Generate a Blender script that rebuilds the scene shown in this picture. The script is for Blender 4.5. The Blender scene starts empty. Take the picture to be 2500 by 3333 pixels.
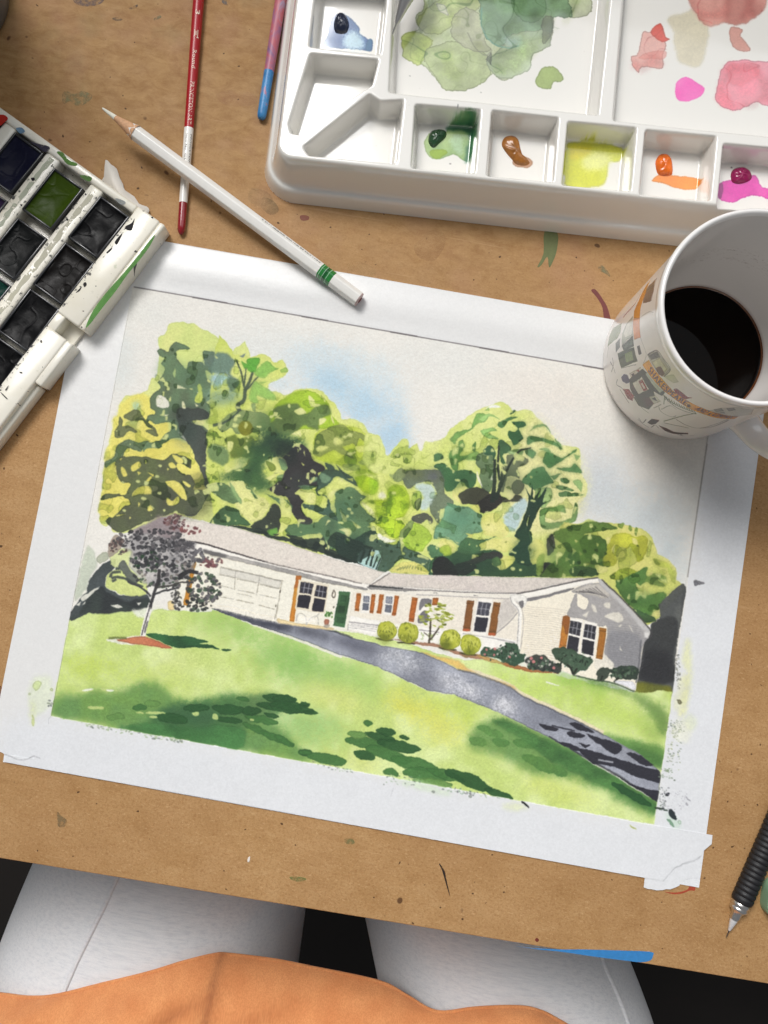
import bpy, bmesh, math, random
import numpy as np
from mathutils import Vector, Matrix, Euler

random.seed(7)
SC = bpy.context.scene
COL = SC.collection

# ------------------------------------------------------------------ camera, light, exposure
CAM_LOC = (-0.00159, -0.01236, 0.43263)
CAM_ROT = (0.07175, -0.00404, 0.17121)
FPX, PW, PH = 2744.5, 2500.0, 3333.0
cam = bpy.data.cameras.new("camera")
cam.sensor_fit = 'VERTICAL'
cam.sensor_height = 36.0
cam.lens = FPX / PH * 36.0
cam.clip_start = 0.01
cam.clip_end = 50
cam_o = bpy.data.objects.new("camera", cam)
cam_o.location = CAM_LOC
cam_o.rotation_euler = CAM_ROT
COL.objects.link(cam_o)
SC.camera = cam_o

world = bpy.data.worlds.new("World")
SC.world = world
world.use_nodes = True
world.node_tree.nodes["Background"].inputs[0].default_value = (0.93, 0.96, 1.0, 1)
world.node_tree.nodes["Background"].inputs[1].default_value = 0.21


def area_light(name, loc, target, sx, sy, power, col):
    l = bpy.data.lights.new(name, 'AREA')
    l.shape = 'RECTANGLE'
    l.size, l.size_y = sx, sy
    l.energy = power
    l.color = col
    o = bpy.data.objects.new(name, l)
    o.location = loc
    o.rotation_euler = (Vector(target) - Vector(loc)).to_track_quat('-Z', 'Y').to_euler()
    COL.objects.link(o)
    return o


# a window beyond the far side of the desk, and the soft ceiling light of the room
area_light("window_light", (0.04, 0.47, 0.74), (0.02, -0.60, 0.66), 1.0, 0.85, 3.2, (0.94, 0.97, 1.0))
lamp = area_light("room_light", (-0.90, 1.18, 2.40), (0.20, -0.50, 0.0), 1.3, 1.3, 7.4, (1.0, 0.975, 0.95))
lamp.data.spread = math.radians(42)

SC.view_settings.view_transform = 'Standard'
SC.view_settings.look = 'None'
SC.view_settings.exposure = -0.02
SC.view_settings.gamma = 1.0
SC.view_settings.use_curve_mapping = False

_R = np.array(Euler(CAM_ROT, 'XYZ').to_matrix())
_C = np.array(CAM_LOC)


def rays(P):
    P = np.asarray(P, float).reshape(-1, 2)
    d = np.stack([(P[:, 0] - PW / 2) / FPX, -(P[:, 1] - PH / 2) / FPX, -np.ones(len(P))], 1)
    return d @ _R.T


def U(P, z=0.0):
    """points of the photo -> points of the plane at height z (metres), N x 2"""
    d = rays(P)
    t = (z - _C[2]) / d[:, 2]
    return (_C + d * t[:, None])[:, :2]


def U3(x, y, z=0.0):
    a = U([(x, y)], z)[0]
    return Vector((a[0], a[1], z))


# close-up views used while measuring: (x0, y0, scale)
VW = dict(F=(0, 0, 1), Z1=(200, 1000, .36166), Z2=(700, 1050, .39180), Z3=(1200, 1250, .45208), Z4=(1550, 1600, .48222),
          Z5=(550, 1700, .42194), Z6=(1050, 1800, .42194), Z7=(100, 1900, .54250), Z8=(900, 2100, .84388),
          ZT=(200, 1650, .33153), A=(0, 0, .5425), B=(0, 700, .5425), P2=(800, 0, .5425), P3=(1600, 0, .5425),
          M=(1900, 600, .40678), C=(2000, 2500, .30139), L=(0, 2700, .75347), R=(1250, 2700, .75347),
          D=(0, 2200, .36166), E=(900, 750, .42194))


def V(v, pts):
    x0, y0, s = VW[v]
    return np.asarray(pts, float).reshape(-1, 2) * s + (x0, y0)


# ------------------------------------------------------------------ material helpers
def s2l(c):
    return tuple(((v / 255) / 12.92 if v / 255 <= .04045 else ((v / 255 + .055) / 1.055) ** 2.4) for v in c)


class NT:
    def __init__(s, name):
        s.m = bpy.data.materials.new(name)
        s.m.use_nodes = True
        s.t = s.m.node_tree
        s.b = s.t.nodes["Principled BSDF"]

    def n(s, typ, **kw):
        nd = s.t.nodes.new(typ)
        for k, v in kw.items():
            if k in nd.inputs:
                nd.inputs[k].default_value = v
            else:
                setattr(nd, k, v)
        return nd

    def l(s, a, b):
        s.t.links.new(a, b)

    def coord(s, scale=(1, 1, 1), rot=(0, 0, 0), kind='Object'):
        tc = s.n('ShaderNodeTexCoord')
        mp = s.n('ShaderNodeMapping')
        mp.inputs['Scale'].default_value = scale
        mp.inputs['Rotation'].default_value = rot
        s.l(tc.outputs[kind], mp.inputs['Vector'])
        return mp.outputs[0]

    def noise(s, vec, scale, detail=4, rough=.55, dist=0):
        nd = s.n('ShaderNodeTexNoise')
        nd.inputs['Scale'].default_value = scale
        nd.inputs['Detail'].default_value = detail
        nd.inputs['Roughness'].default_value = rough
        nd.inputs['Distortion'].default_value = dist
        if vec is not None:
            s.l(vec, nd.inputs['Vector'])
        return nd.outputs[0]

    def ramp(s, fac, stops):
        r = s.n('ShaderNodeValToRGB')
        e = r.color_ramp.elements
        while len(e) < len(stops):
            e.new(.5)
        for i, (p, c) in enumerate(stops):
            e[i].position = p
            e[i].color = (c[0], c[1], c[2], 1) if not isinstance(c, (int, float)) else (c, c, c, 1)
        s.l(fac, r.inputs[0])
        return r.outputs[0]

    def mix(s, fac, a, b, mode='MIX'):
        m = s.n('ShaderNodeMix', data_type='RGBA', blend_type=mode)
        for sock, v in ((m.inputs[0], fac), (m.inputs[6], a), (m.inputs[7], b)):
            if hasattr(v, 'is_linked') or isinstance(v, bpy.types.NodeSocket):
                s.l(v, sock)
            elif isinstance(v, (int, float)):
                sock.default_value = v
            else:
                sock.default_value = (*v, 1)
        return m.outputs[2]

    def math(s, op, a, b=0.0):
        m = s.n('ShaderNodeMath', operation=op)
        for sock, v in ((m.inputs[0], a), (m.inputs[1], b)):
            if isinstance(v, bpy.types.NodeSocket):
                s.l(v, sock)
            else:
                sock.default_value = v
        return m.outputs[0]

    def bump(s, h, strength=.3, dist=.001):
        b = s.n('ShaderNodeBump')
        b.inputs['Strength'].default_value = strength
        b.inputs['Distance'].default_value = dist
        s.l(h, b.inputs['Height'])
        s.l(b.outputs[0], s.b.inputs['Normal'])

    def base(s, v):
        if isinstance(v, bpy.types.NodeSocket):
            s.l(v, s.b.inputs['Base Color'])
        else:
            s.b.inputs['Base Color'].default_value = (*v, 1)

    def set(s, **kw):
        for k, v in kw.items():
            s.b.inputs[k.replace('_', ' ')].default_value = v
        return s


def simple(name, rgb, rough=.5, var=.08, scale=120, bump=0, coat=0, metallic=0, bdist=.0005):
    t = NT(name)
    c = s2l(rgb)
    v = t.coord()
    n = t.noise(v, scale)
    lo = tuple(x * (1 - var) for x in c)
    hi = tuple(min(1, x * (1 + var)) for x in c)
    t.base(t.ramp(n, [(.3, lo), (.7, hi)]))
    t.set(Roughness=rough, Coat_Weight=coat, Coat_Roughness=.08, Metallic=metallic)
    if bump:
        t.bump(t.noise(v, scale * 3, 6), bump, bdist)
    return t.m


# ------------------------------------------------------------------ object helpers
def tag(o, label=None, cat=None, group=None, kind=None):
    if label: o['label'] = label
    if cat: o['category'] = cat
    if group: o['group'] = group
    if kind: o['kind'] = kind
    return o


def thing(name, label, cat, loc=(0, 0, 0), rz=0.0, group=None):
    o = bpy.data.objects.new(name, None)
    o.empty_display_size = .01
    o.location = loc
    o.rotation_euler = (0, 0, rz)
    COL.objects.link(o)
    return tag(o, label, cat, group)


def root_of(o):
    while o.parent is not None:
        o = o.parent
    return o


def obj(name, verts, faces, mat, parent=None, smooth=True, local=False, uv=None):
    """one mesh object; verts are in world space unless local (then in the root's own frame)"""
    verts = np.asarray(verts, float)
    if parent is not None and not local:
        r = root_of(parent)
        M = np.array((Matrix.Translation(r.location) @ r.rotation_euler.to_matrix().to_4x4()).inverted())
        verts = verts @ M[:3, :3].T + M[:3, 3]
    me = bpy.data.meshes.new(name)
    me.from_pydata(verts.tolist(), [], [list(map(int, f)) for f in faces])
    me.update()
    if smooth:
        me.polygons.foreach_set('use_smooth', np.ones(len(me.polygons), bool))
    if uv is not None:
        lay = me.uv_layers.new(name='UVMap')
        vi = np.empty(len(me.loops), np.int32)
        me.loops.foreach_get('vertex_index', vi)
        lay.data.foreach_set('uv', np.asarray(uv, np.float32)[vi].ravel())
    if mat is not None:
        for m in (mat if isinstance(mat, (list, tuple)) else [mat]):
            me.materials.append(m)
    o = bpy.data.objects.new(name, me)
    COL.objects.link(o)
    if parent is not None:
        o.parent = parent
    return o


def bm_obj(name, bm, mat, parent=None, smooth=True, local=False, sharp=None):
    if sharp is not None:
        for e in bm.edges:
            e.smooth = not (len(e.link_faces) == 2 and e.calc_face_angle(0) > math.radians(sharp))
    bmesh.ops.recalc_face_normals(bm, faces=bm.faces)
    bm.verts.index_update()
    v = [tuple(x.co) for x in bm.verts]
    f = [[x.index for x in p.verts] for p in bm.faces]
    sh = [e.index for e in bm.edges if not e.smooth] if sharp is not None else []
    keys = {tuple(sorted((e.verts[0].index, e.verts[1].index))) for e in bm.edges if not e.smooth} if sharp is not None else set()
    o = obj(name, v, f, mat, parent, smooth, local)
    if keys:
        for e in o.data.edges:
            if tuple(sorted(e.vertices)) in keys:
                e.use_edge_sharp = True
    bm.free()
    return o


def prism_bm(bm, pts, z0, z1, bevel=0.0, seg=2):
    """upright prism over a 2-D outline, its top and bottom edges bevelled"""
    pts = np.asarray(pts)
    a = 0.5 * np.sum(pts[:, 0] * np.roll(pts[:, 1], -1) - np.roll(pts[:, 0], -1) * pts[:, 1])
    if a < 0:
        pts = pts[::-1]
    lo = [bm.verts.new((p[0], p[1], z0)) for p in pts]
    hi = [bm.verts.new((p[0], p[1], z1)) for p in pts]
    n = len(pts)
    bm.faces.new(lo[::-1])
    ft = bm.faces.new(hi)
    for i in range(n):
        bm.faces.new((lo[i], lo[(i + 1) % n], hi[(i + 1) % n], hi[i]))
    if bevel:
        bm.edges.ensure_lookup_table()
        ed = list(ft.edges)
        bmesh.ops.bevel(bm, geom=ed, offset=bevel, segments=seg, profile=.5, affect='EDGES')


def box_bm(bm, x0, x1, y0, y1, z0, z1, bevel=0.0):
    b2 = bmesh.new()
    prism_bm(b2, [(x0, y0), (x1, y0), (x1, y1), (x0, y1)], z0, z1)
    if bevel:
        bmesh.ops.bevel(b2, geom=list(b2.edges), offset=bevel, segments=2, profile=.5, affect='EDGES')
    off = {}
    for v in b2.verts:
        off[v] = bm.verts.new(v.co)
    for f in b2.faces:
        bm.faces.new([off[v] for v in f.verts])
    b2.free()


def grid(fn, nu, nv, closeu=False):
    """vertices fn(u, v) on an nu x nv grid and its quads"""
    vs, fs = [], []
    for j in range(nv):
        for i in range(nu):
            vs.append(fn(i / (nu if closeu else nu - 1), j / (nv - 1)))
    for j in range(nv - 1):
        for i in range(nu if closeu else nu - 1):
            k = (i + 1) % nu
            fs.append((j * nu + i, j * nu + k, (j + 1) * nu + k, (j + 1) * nu + i))
    return vs, fs


def lathe(profile, n=48, p0=(0, 0, 0), axis=(0, 0, 1), rot=0.0, shape=None, caps=False):
    """profile [(r, h)] spun round axis from p0; shape(angle, h) scales the radius"""
    q = Vector(axis).normalized()
    M = Matrix.Translation(Vector(p0)) @ q.to_track_quat('Z', 'Y').to_matrix().to_4x4()
    vs, fs = [], []
    for r, h in profile:
        for i in range(n):
            a = 2 * math.pi * i / n + rot
            k = shape(a, h) if shape else 1.0
            vs.append(M @ Vector((r * k * math.cos(a), r * k * math.sin(a), h)))
    m = len(profile)
    for j in range(m - 1):
        for i in range(n):
            k = (i + 1) % n
            fs.append((j * n + i, j * n + k, (j + 1) * n + k, (j + 1) * n + i))
    if caps and profile[0][0] > 1e-7: fs.append(list(range(n))[::-1])
    if caps and profile[-1][0] > 1e-7: fs.append([(m - 1) * n + i for i in range(n)])
    return vs, fs


def catmull(P, k=4, closed=True):
    P = np.asarray(P, float)
    n = len(P)
    out = []
    for i in range(n if closed else n - 1):
        if closed:
            a, b, c, d = P[i - 1], P[i], P[(i + 1) % n], P[(i + 2) % n]
        else:
            a, b, c, d = P[max(i - 1, 0)], P[i], P[i + 1], P[min(i + 2, n - 1)]
        for j in range(k):
            t = j / k
            out.append(.5 * (2 * b + (c - a) * t + (2 * a - 5 * b + 4 * c - d) * t * t + (3 * b - a - 3 * c + d) * t ** 3))
    if not closed: out.append(P[-1])
    return np.array(out)


# ------------------------------------------------------------------ watercolour: numpy noise and a small painter
RNG = np.random.default_rng(11)


def vnoise(h, w, cell, rng=RNG):
    gh, gw = int(h / cell) + 3, int(w / cell) + 3
    g = rng.random((gh, gw), dtype=np.float32)
    y = np.arange(h, dtype=np.float32) / cell
    x = np.arange(w, dtype=np.float32) / cell
    yi, xi = y.astype(int), x.astype(int)
    fy, fx = y - yi, x - xi
    fy = (fy * fy * (3 - 2 * fy))[:, None]
    fx = (fx * fx * (3 - 2 * fx))[None]
    a = g[yi][:, xi] * (1 - fx) + g[yi][:, xi + 1] * fx
    b = g[yi + 1][:, xi] * (1 - fx) + g[yi + 1][:, xi + 1] * fx
    return a * (1 - fy) + b * fy


def bblur(a, r):
    r = int(r)
    if r < 1: return a
    for ax in (0, 1):
        p = np.pad(a, [(r + 1, r) if i == ax else (0, 0) for i in range(2)], mode='edge')
        c = np.cumsum(p, axis=ax, dtype=np.float64)
        n = a.shape[ax]
        hi = np.take(c, np.arange(2 * r + 1, 2 * r + 1 + n), axis=ax)
        lo = np.take(c, np.arange(0, n), axis=ax)
        a = ((hi - lo) / (2 * r + 1)).astype(np.float32)
    return a


class Canvas:
    """paints washes in canvas pixels; to_c maps photo points to canvas pixels"""

    def __init__(s, w, h, bg, to_c):
        s.w, s.h, s.to_c = w, h, to_c
        s.c = np.empty((h, w, 3), np.float32)
        s.c[:] = np.array(bg, np.float32) / 255
        s.wx = (vnoise(h, w, 30) - .5) * 1.3 + (vnoise(h, w, 12) - .5) + (vnoise(h, w, 5) - .5) * .5
        s.wy = (vnoise(h, w, 30) - .5) * 1.3 + (vnoise(h, w, 12) - .5) + (vnoise(h, w, 5) - .5) * .5
        s.g1 = vnoise(h, w, 2.2) * .5 + vnoise(h, w, 4) * .5
        s.g2 = vnoise(h, w, 60) * .6 + vnoise(h, w, 22) * .4
        s.clip = None

    def mask(s, pts, warp, soft, pad=4):
        pts = np.asarray(pts, np.float32)
        pd = int(pad + warp * 1.5 + soft * 2.2)
        x0, y0 = np.maximum(np.floor(pts.min(0)).astype(int) - pd, 0)
        x1, y1 = np.ceil(pts.max(0)).astype(int) + pd
        x1, y1 = min(x1, s.w), min(y1, s.h)
        if x1 <= x0 + 1 or y1 <= y0 + 1: return None
        sl = (slice(y0, y1), slice(x0, x1))
        X = np.arange(x0, x1, dtype=np.float32)[None] + s.wx[sl] * warp
        Y = np.arange(y0, y1, dtype=np.float32)[:, None] + s.wy[sl] * warp
        ins = np.zeros(X.shape, bool)
        q = np.roll(pts, -1, 0)
        for (ax, ay), (bx, by) in zip(pts, q):
            if ay == by: continue
            c = ((ay > Y) != (by > Y))
            ins ^= c & (X < (bx - ax) * (Y - ay) / (by - ay) + ax)
        return sl, ins.astype(np.float32)

    def put(s, sl, m, col, a=1.0, soft=0, edge=.0, gran=.0, col2=None, vary=0.0, mult=False):
        m0 = m
        m = bblur(m, 1) if soft < 1.5 else bblur(bblur(m, soft), soft)
        if soft:
            m = np.clip(m + ((s.g1[sl] - .5) * .55 + (s.wx[sl]) * .22) * np.clip(m * (1 - m) * 5, 0, 1), 0, 1)
        if s.clip is not None: m = m * s.clip[sl]
        col = np.array(col, np.float32) / 255
        C = np.broadcast_to(col, m.shape + (3,)).copy()
        if col2 is not None:
            t = np.clip((s.g2[sl] - .3) * 2.5, 0, 1)[..., None]
            C = C * (1 - t) + (np.array(col2, np.float32) / 255) * t
        if vary: C = C * (1 + (s.g2[sl] - .5) * vary)[..., None]
        if gran: C = C * (1 + (s.g1[sl] - .5) * gran)[..., None]
        if edge:
            rim = m0 * (1 - bblur(m0, 3)) * 2
            C = C * (1 - edge * np.clip(rim, 0, 1))[..., None]
        A = (m * a)[..., None]
        if mult: s.c[sl] = s.c[sl] * (1 - A + A * C)
        else: s.c[sl] = s.c[sl] * (1 - A) + C * A

    def poly(s, v, pts, col, a=1.0, warp=3.0, soft=0, edge=.16, gran=.10, col2=None, vary=.10, smooth=True, mult=False):
        P = s.to_c(V(v, pts))
        if smooth and len(P) > 3: P = catmull(P, 3)
        r = s.mask(P, warp, soft)
        if r is None: return
        s.put(r[0], r[1], col, a, soft, edge, gran, col2, vary, mult)

    def line(s, v, pts, w, col, a=1.0, warp=1.0, taper=0.0, smooth=True):
        P = s.to_c(V(v, pts))
        if smooth and len(P) > 2: P = catmull(P, 4, False)
        d = np.gradient(P, axis=0)
        nrm = np.stack([-d[:, 1], d[:, 0]], 1) / (np.hypot(d[:, 0], d[:, 1])[:, None] + 1e-6)
        ww = w * .5 * (1 - taper * np.linspace(0, 1, len(P)))[:, None]
        Q = np.concatenate([P + nrm * ww, (P - nrm * ww)[::-1]])
        r = s.mask(Q, warp, 0)
        if r is not None: s.put(r[0], r[1], col, a, 0, 0, .08)

    def dab(s, v, x, y, rx, ry, ang, col, a=1.0, warp=2.0, edge=.14, soft=0, vary=.1, gran=.1):
        t = np.arange(14) / 14 * 2 * np.pi
        c_, s_ = math.cos(math.radians(ang)), math.sin(math.radians(ang))
        ex, ey = rx * np.cos(t), ry * np.sin(t)
        s.poly(v, np.stack([x + ex * c_ - ey * s_, y + ex * s_ + ey * c_], 1), col, a, warp, soft, edge, gran, None, vary, False)

    def leafy(s, v, pts, cell, lo, col, a, mult=True, edge=.2, seed=1, dark_only=None, band=None, soft=0):
        """leaf-like marks: a noise threshold inside an outline; lo sets how much is covered"""
        P = s.to_c(V(v, pts))
        r = s.mask(catmull(P, 3), 4, 0)
        if r is None: return
        sl, m = r
        g = np.random.default_rng(seed)
        h, w = m.shape
        n = vnoise(h, w, cell, g) * .55 + vnoise(h, w, cell * .45, g) * .45
        if band is not None: k = np.abs(n - lo) < band
        else: k = n > np.quantile(n[::3, ::3], lo)
        m = m * k
        if dark_only is not None:
            lum = bblur(s.c[sl].mean(-1), 2)
            m = m * ((lum < dark_only[1]) & (lum > dark_only[0]))
        s.put(sl, m.astype(np.float32), col, a, soft, edge, .1, None, .15, mult)

    def image(s, name):
        im = bpy.data.images.new(name, s.w, s.h, alpha=False)
        px = np.ones((s.h, s.w, 4), np.float32)
        px[..., :3] = np.clip(s.c[::-1], 0, 1)
        im.pixels.foreach_set(px.ravel())
        im.update()
        im.pack()
        return im

# ================================================================== THE WATERCOLOUR (flat print on the sheet)
PX0, PX1, PY0, PY1, PS = -0.20, 0.20, -0.157, 0.157, 4500.0


def pc(P):
    w = U(P, 0.0005)
    return np.stack([(w[:, 0] - PX0) * PS, (PY1 - w[:, 1]) * PS], 1)


K = Canvas(int((PX1 - PX0) * PS), int((PY1 - PY0) * PS), (228, 228, 227), pc)
K.poly('F', [(10, 2340), (166, 2330), (2128, 2683), (2330, 1300), (2520, 1140), (2400, 2960), (-60, 2560)], (225, 227, 230), 1, 2, 20, 0, .02, None, .02, False)
SHEET = [(432, 932), (2324, 1264), (2128, 2683), (166, 2330)]
K.poly('F', SHEET, (236, 233, 226), 1, 0, 1, 0, .03, None, .02, False)
_r = K.mask(K.to_c(V('F', SHEET)), 1.2, 0)
clip = np.zeros((K.h, K.w), np.float32)
clip[_r[0]] = bblur(_r[1], 1)
K.clip = clip


def soft(v, x, y, rx, ry, col, a, s=26, ang=0):
    K.dab(v, x, y, rx, ry, ang, col, a, 8, 0, s, 0, .06)


# --- sky: pale warm paper with loose blue
for v, x, y, rx, ry, c, a, sf, g in (('F', 1010, 1170, 330, 70, (214, 224, 226), .6, 34, 10), ('F', 1130, 1250, 210, 90, (188, 214, 230), .8, 30, 24), ('F', 1230, 1370, 110, 80, (178, 208, 228), .85, 22, 40), ('F', 1285, 1430, 50, 60, (160, 198, 224), .8, 14, 20),
                           ('F', 1070, 1240, 70, 40, (166, 202, 224), .8, 16, 20), ('F', 1160, 1310, 80, 50, (172, 206, 226), .7, 18, 35), ('F', 905, 1252, 40, 26, (196, 218, 228), .7, 12, 0), ('F', 1500, 1180, 200, 80, (222, 226, 224), .5, 32, 10),
                           ('F', 1990, 1640, 170, 90, (194, 204, 208), .8, 30, 20), ('F', 2130, 1720, 110, 120, (184, 196, 202), .8, 28, 10), ('F', 2190, 1850, 50, 90, (178, 192, 196), .8, 20, 8), ('F', 1960, 1560, 90, 110, (196, 206, 216), .7, 26, 0), ('F', 2210, 1600, 60, 140, (204, 208, 206), .5, 28, 8),
                           ('F', 395, 1180, 40, 110, (206, 218, 220), .6, 22, 8), ('F', 480, 1010, 80, 50, (222, 226, 222), .5, 24, 8), ('F', 330, 1420, 20, 60, (214, 218, 214), .5, 16, 8), ('F', 1720, 1260, 200, 60, (232, 220, 208), .5, 32, 10), ('F', 2150, 1420, 100, 110, (230, 218, 202), .5, 32, 10)):
    soft(v, x, y, rx, ry, c, a * (.5 if x > 1900 else .56), sf, g)

# --- left tree
p = K.poly
LIME, YEL, OLV, GRY, DRK = (220, 227, 142), (234, 220, 112), (108, 118, 78), (116, 142, 104), (64, 72, 66)
p('Z1', [(340, 1900), (360, 1560), (385, 1400), (410, 1230), (440, 1120), (500, 960), (520, 880), (570, 795), (700, 790), (770, 735), (800, 640), (850, 620), (870, 470), (880, 360), (870, 270),
         (920, 230), (960, 150), (1050, 135), (1190, 150), (1260, 185), (1350, 230), (1420, 290), (1415, 360), (1530, 400), (1700, 420), (1750, 2060), (1330, 1930), (1000, 1870), (880, 1900),
         (690, 1990), (500, 2035), (460, 2020), (450, 1940), (400, 1970)], LIME, 1, 4, 0, .05, .06, (226, 226, 146), .06)
p('Z1', [(345, 1890), (385, 1400), (440, 1130), (560, 820), (800, 800), (830, 920), (950, 1010), (1000, 1180), (1160, 1200), (1180, 1300), (1260, 1480), (1290, 1640), (1100, 1750), (900, 1850), (480, 1900)],
  YEL, .95, 4, 3, 0, .08, (234, 222, 120), .12)
soft('Z1', 680, 910, 30, 50, (150, 196, 196), .8, 7)
soft('Z1', 640, 1030, 60, 40, (190, 206, 170), .6, 8)
p('Z1', [(700, 1790), (1000, 1650), (1150, 1500), (1340, 1500), (1430, 1700), (1250, 1880), (880, 1890)], (112, 112, 72), .7, 5, 14)
p('Z1', [(960, 400), (965, 370), (1020, 310), (1090, 330), (1150, 365), (1145, 385), (1090, 385), (1045, 395), (1035, 450), (1080, 510), (1120, 550), (1150, 490), (1250, 490), (1290, 520), (1270, 400),
         (1330, 395), (1400, 420), (1480, 425), (1540, 470), (1550, 510), (1500, 560), (1540, 600), (1605, 660), (1580, 720), (1520, 770), (1450, 740), (1380, 780), (1330, 830), (1300, 860), (1340, 900),
         (1330, 1000), (1180, 1010), (1280, 1070), (1320, 1110), (1300, 1180), (1350, 1250), (1200, 1330), (1170, 1230), (1060, 1170), (940, 1210), (880, 1260), (780, 1270), (700, 1300), (600, 1265),
         (520, 1400), (480, 1390), (400, 1450), (385, 1395), (480, 1340), (490, 1240), (600, 1180), (690, 1210), (770, 1200), (880, 1190), (930, 1130), (980, 1100), (985, 1040), (920, 1035), (840, 1045),
         (790, 1010), (760, 1040), (770, 980), (830, 960), (830, 930), (795, 900), (800, 820), (830, 770), (890, 740), (875, 690), (870, 670), (930, 550), (895, 500), (930, 460), (880, 430), (860, 390),
         (890, 370), (940, 400)], GRY, .95, 3, 0, .2, .12, (98, 112, 84), .2)
soft('Z1', 1380, 480, 120, 60, (110, 130, 124), .8, 9)
soft('Z1', 1560, 650, 50, 90, (96, 118, 112), .8, 7)
soft('Z1', 1450, 830, 150, 60, (140, 160, 140), .8, 12)
soft('Z1', 1120, 950, 160, 90, (78, 88, 76), .8, 12)
p('Z1', [(1060, 900), (1300, 930), (1310, 1000), (1170, 1020), (1250, 1070), (1310, 1120), (1300, 1200), (1350, 1250), (1400, 1400), (1450, 1500), (1410, 1580), (1350, 1650), (1300, 1720), (1210, 1860),
         (1120, 1870), (1130, 1790), (1250, 1700), (1330, 1660), (1290, 1610), (1280, 1530), (1200, 1380), (1180, 1280), (1090, 1160), (1050, 1040)], DRK, .96, 4, 1, .12, .12, (78, 84, 78), .25)
p('Z1', [(490, 1400), (560, 1330), (700, 1350), (780, 1350), (900, 1370), (960, 1340), (1000, 1310), (1090, 1330), (1160, 1380), (1150, 1440), (1090, 1400), (1040, 1410), (1070, 1480), (1150, 1520), (1195, 1590),
         (1180, 1640), (1260, 1640), (1310, 1700), (1200, 1860), (1000, 1850), (880, 1890), (740, 1940), (620, 1990), (500, 2030), (460, 1990), (400, 1930), (470, 1880), (560, 1790), (620, 1760), (540, 1690),
         (440, 1720), (350, 1740), (380, 1690), (480, 1670), (580, 1680), (620, 1590), (560, 1590), (510, 1540)], OLV, .95, 4, 0, .2, .12, (86, 90, 68), .25)
soft('Z1', 950, 1700, 110, 90, (82, 82, 70), .7, 12)
for q in ([(555, 985), (620, 930), (700, 930), (740, 1000), (800, 1050), (850, 1090), (865, 1150), (830, 1110), (760, 1060), (720, 1010), (620, 1020)],
          [(520, 980), (550, 1030), (545, 1070), (600, 1060), (670, 1090), (680, 1120), (600, 1110), (550, 1160), (480, 1170), (470, 1110), (510, 1060)],
          [(760, 1110), (830, 1100), (860, 1150), (810, 1150)]):
    p('Z1', q, (116, 122, 82), .95, 3, 0, .2)
CRM = (232, 226, 180)
for q, c in (([(1040, 390), (1200, 400), (1270, 440), (1260, 490), (1150, 485), (1120, 555), (1080, 500), (1040, 440)], LIME),
             ([(1370, 520), (1420, 490), (1460, 540), (1490, 600), (1480, 700), (1430, 740), (1370, 780), (1340, 740), (1370, 680), (1360, 640), (1400, 600)], (190, 212, 218)),
             ([(1300, 570), (1350, 600), (1370, 650), (1310, 640)], LIME), ([(860, 800), (910, 800), (960, 850), (960, 905), (860, 895)], (236, 230, 206)), ([(1040, 690), (1130, 735), (1035, 730)], CRM),
             ([(1080, 840), (1110, 870), (1115, 910), (1085, 900)], CRM), ([(1190, 850), (1230, 890), (1210, 895)], CRM), ([(1215, 760), (1265, 770), (1240, 795)], (236, 234, 214)),
             ([(1220, 700), (1250, 690), (1270, 780), (1260, 850), (1220, 860), (1195, 830), (1230, 760)], (210, 218, 110)), ([(920, 960), (965, 965), (930, 980)], CRM),
             ([(1000, 590), (1025, 550), (1020, 630), (1005, 615)], LIME), ([(1180, 1015), (1280, 1020), (1260, 1060), (1210, 1050)], (228, 224, 150)), ([(1050, 1120), (1085, 1130), (1120, 1195), (1080, 1160)], (226, 222, 206)),
             ([(915, 445), (945, 470), (925, 472)], LIME)):
    p('Z1', q, c, .95, 2, 0, .03, .05)
for q in ([(530, 1440), (560, 1440), (590, 1510), (550, 1520)], [(625, 1430), (690, 1390), (710, 1440), (640, 1480)], [(745, 1370), (770, 1400), (750, 1410)], [(680, 1480), (720, 1490), (690, 1510)],
          [(780, 1490), (840, 1510), (830, 1530)], [(760, 1570), (800, 1525), (820, 1530), (790, 1575)], [(960, 1410), (1000, 1395), (1040, 1440), (990, 1450)], [(630, 1700), (690, 1620), (780, 1610), (810, 1680), (700, 1680)],
          [(930, 1565), (1050, 1570), (1120, 1680), (1110, 1740), (1000, 1640)], [(1090, 1560), (1160, 1600), (1140, 1620), (1090, 1580)], [(950, 1710), (1000, 1740), (1050, 1700), (1060, 1750), (1010, 1780), (955, 1770)],
          [(770, 1800), (800, 1780), (820, 1820), (780, 1830)], [(690, 1750), (710, 1760), (690, 1800)], [(740, 1290), (790, 1260), (890, 1280), (930, 1330), (860, 1350), (770, 1340)],
          [(600, 1270), (700, 1300), (730, 1270), (720, 1320), (640, 1320)], [(920, 1220), (1050, 1190), (1090, 1240), (1160, 1320), (1050, 1310), (970, 1320), (900, 1240)], [(990, 1330), (1060, 1340), (1110, 1390), (1050, 1400)],
          [(480, 1870), (580, 1860), (500, 1880)], [(605, 1880), (620, 1890), (610, 1910)], [(780, 1200), (830, 1190), (840, 1205), (800, 1212)], [(520, 1360), (550, 1350), (530, 1375)], [(950, 1440), (970, 1450), (955, 1468)]):
    p('Z1', q, YEL, .95, 2, 0, .03, .05, (238, 226, 130))

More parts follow.
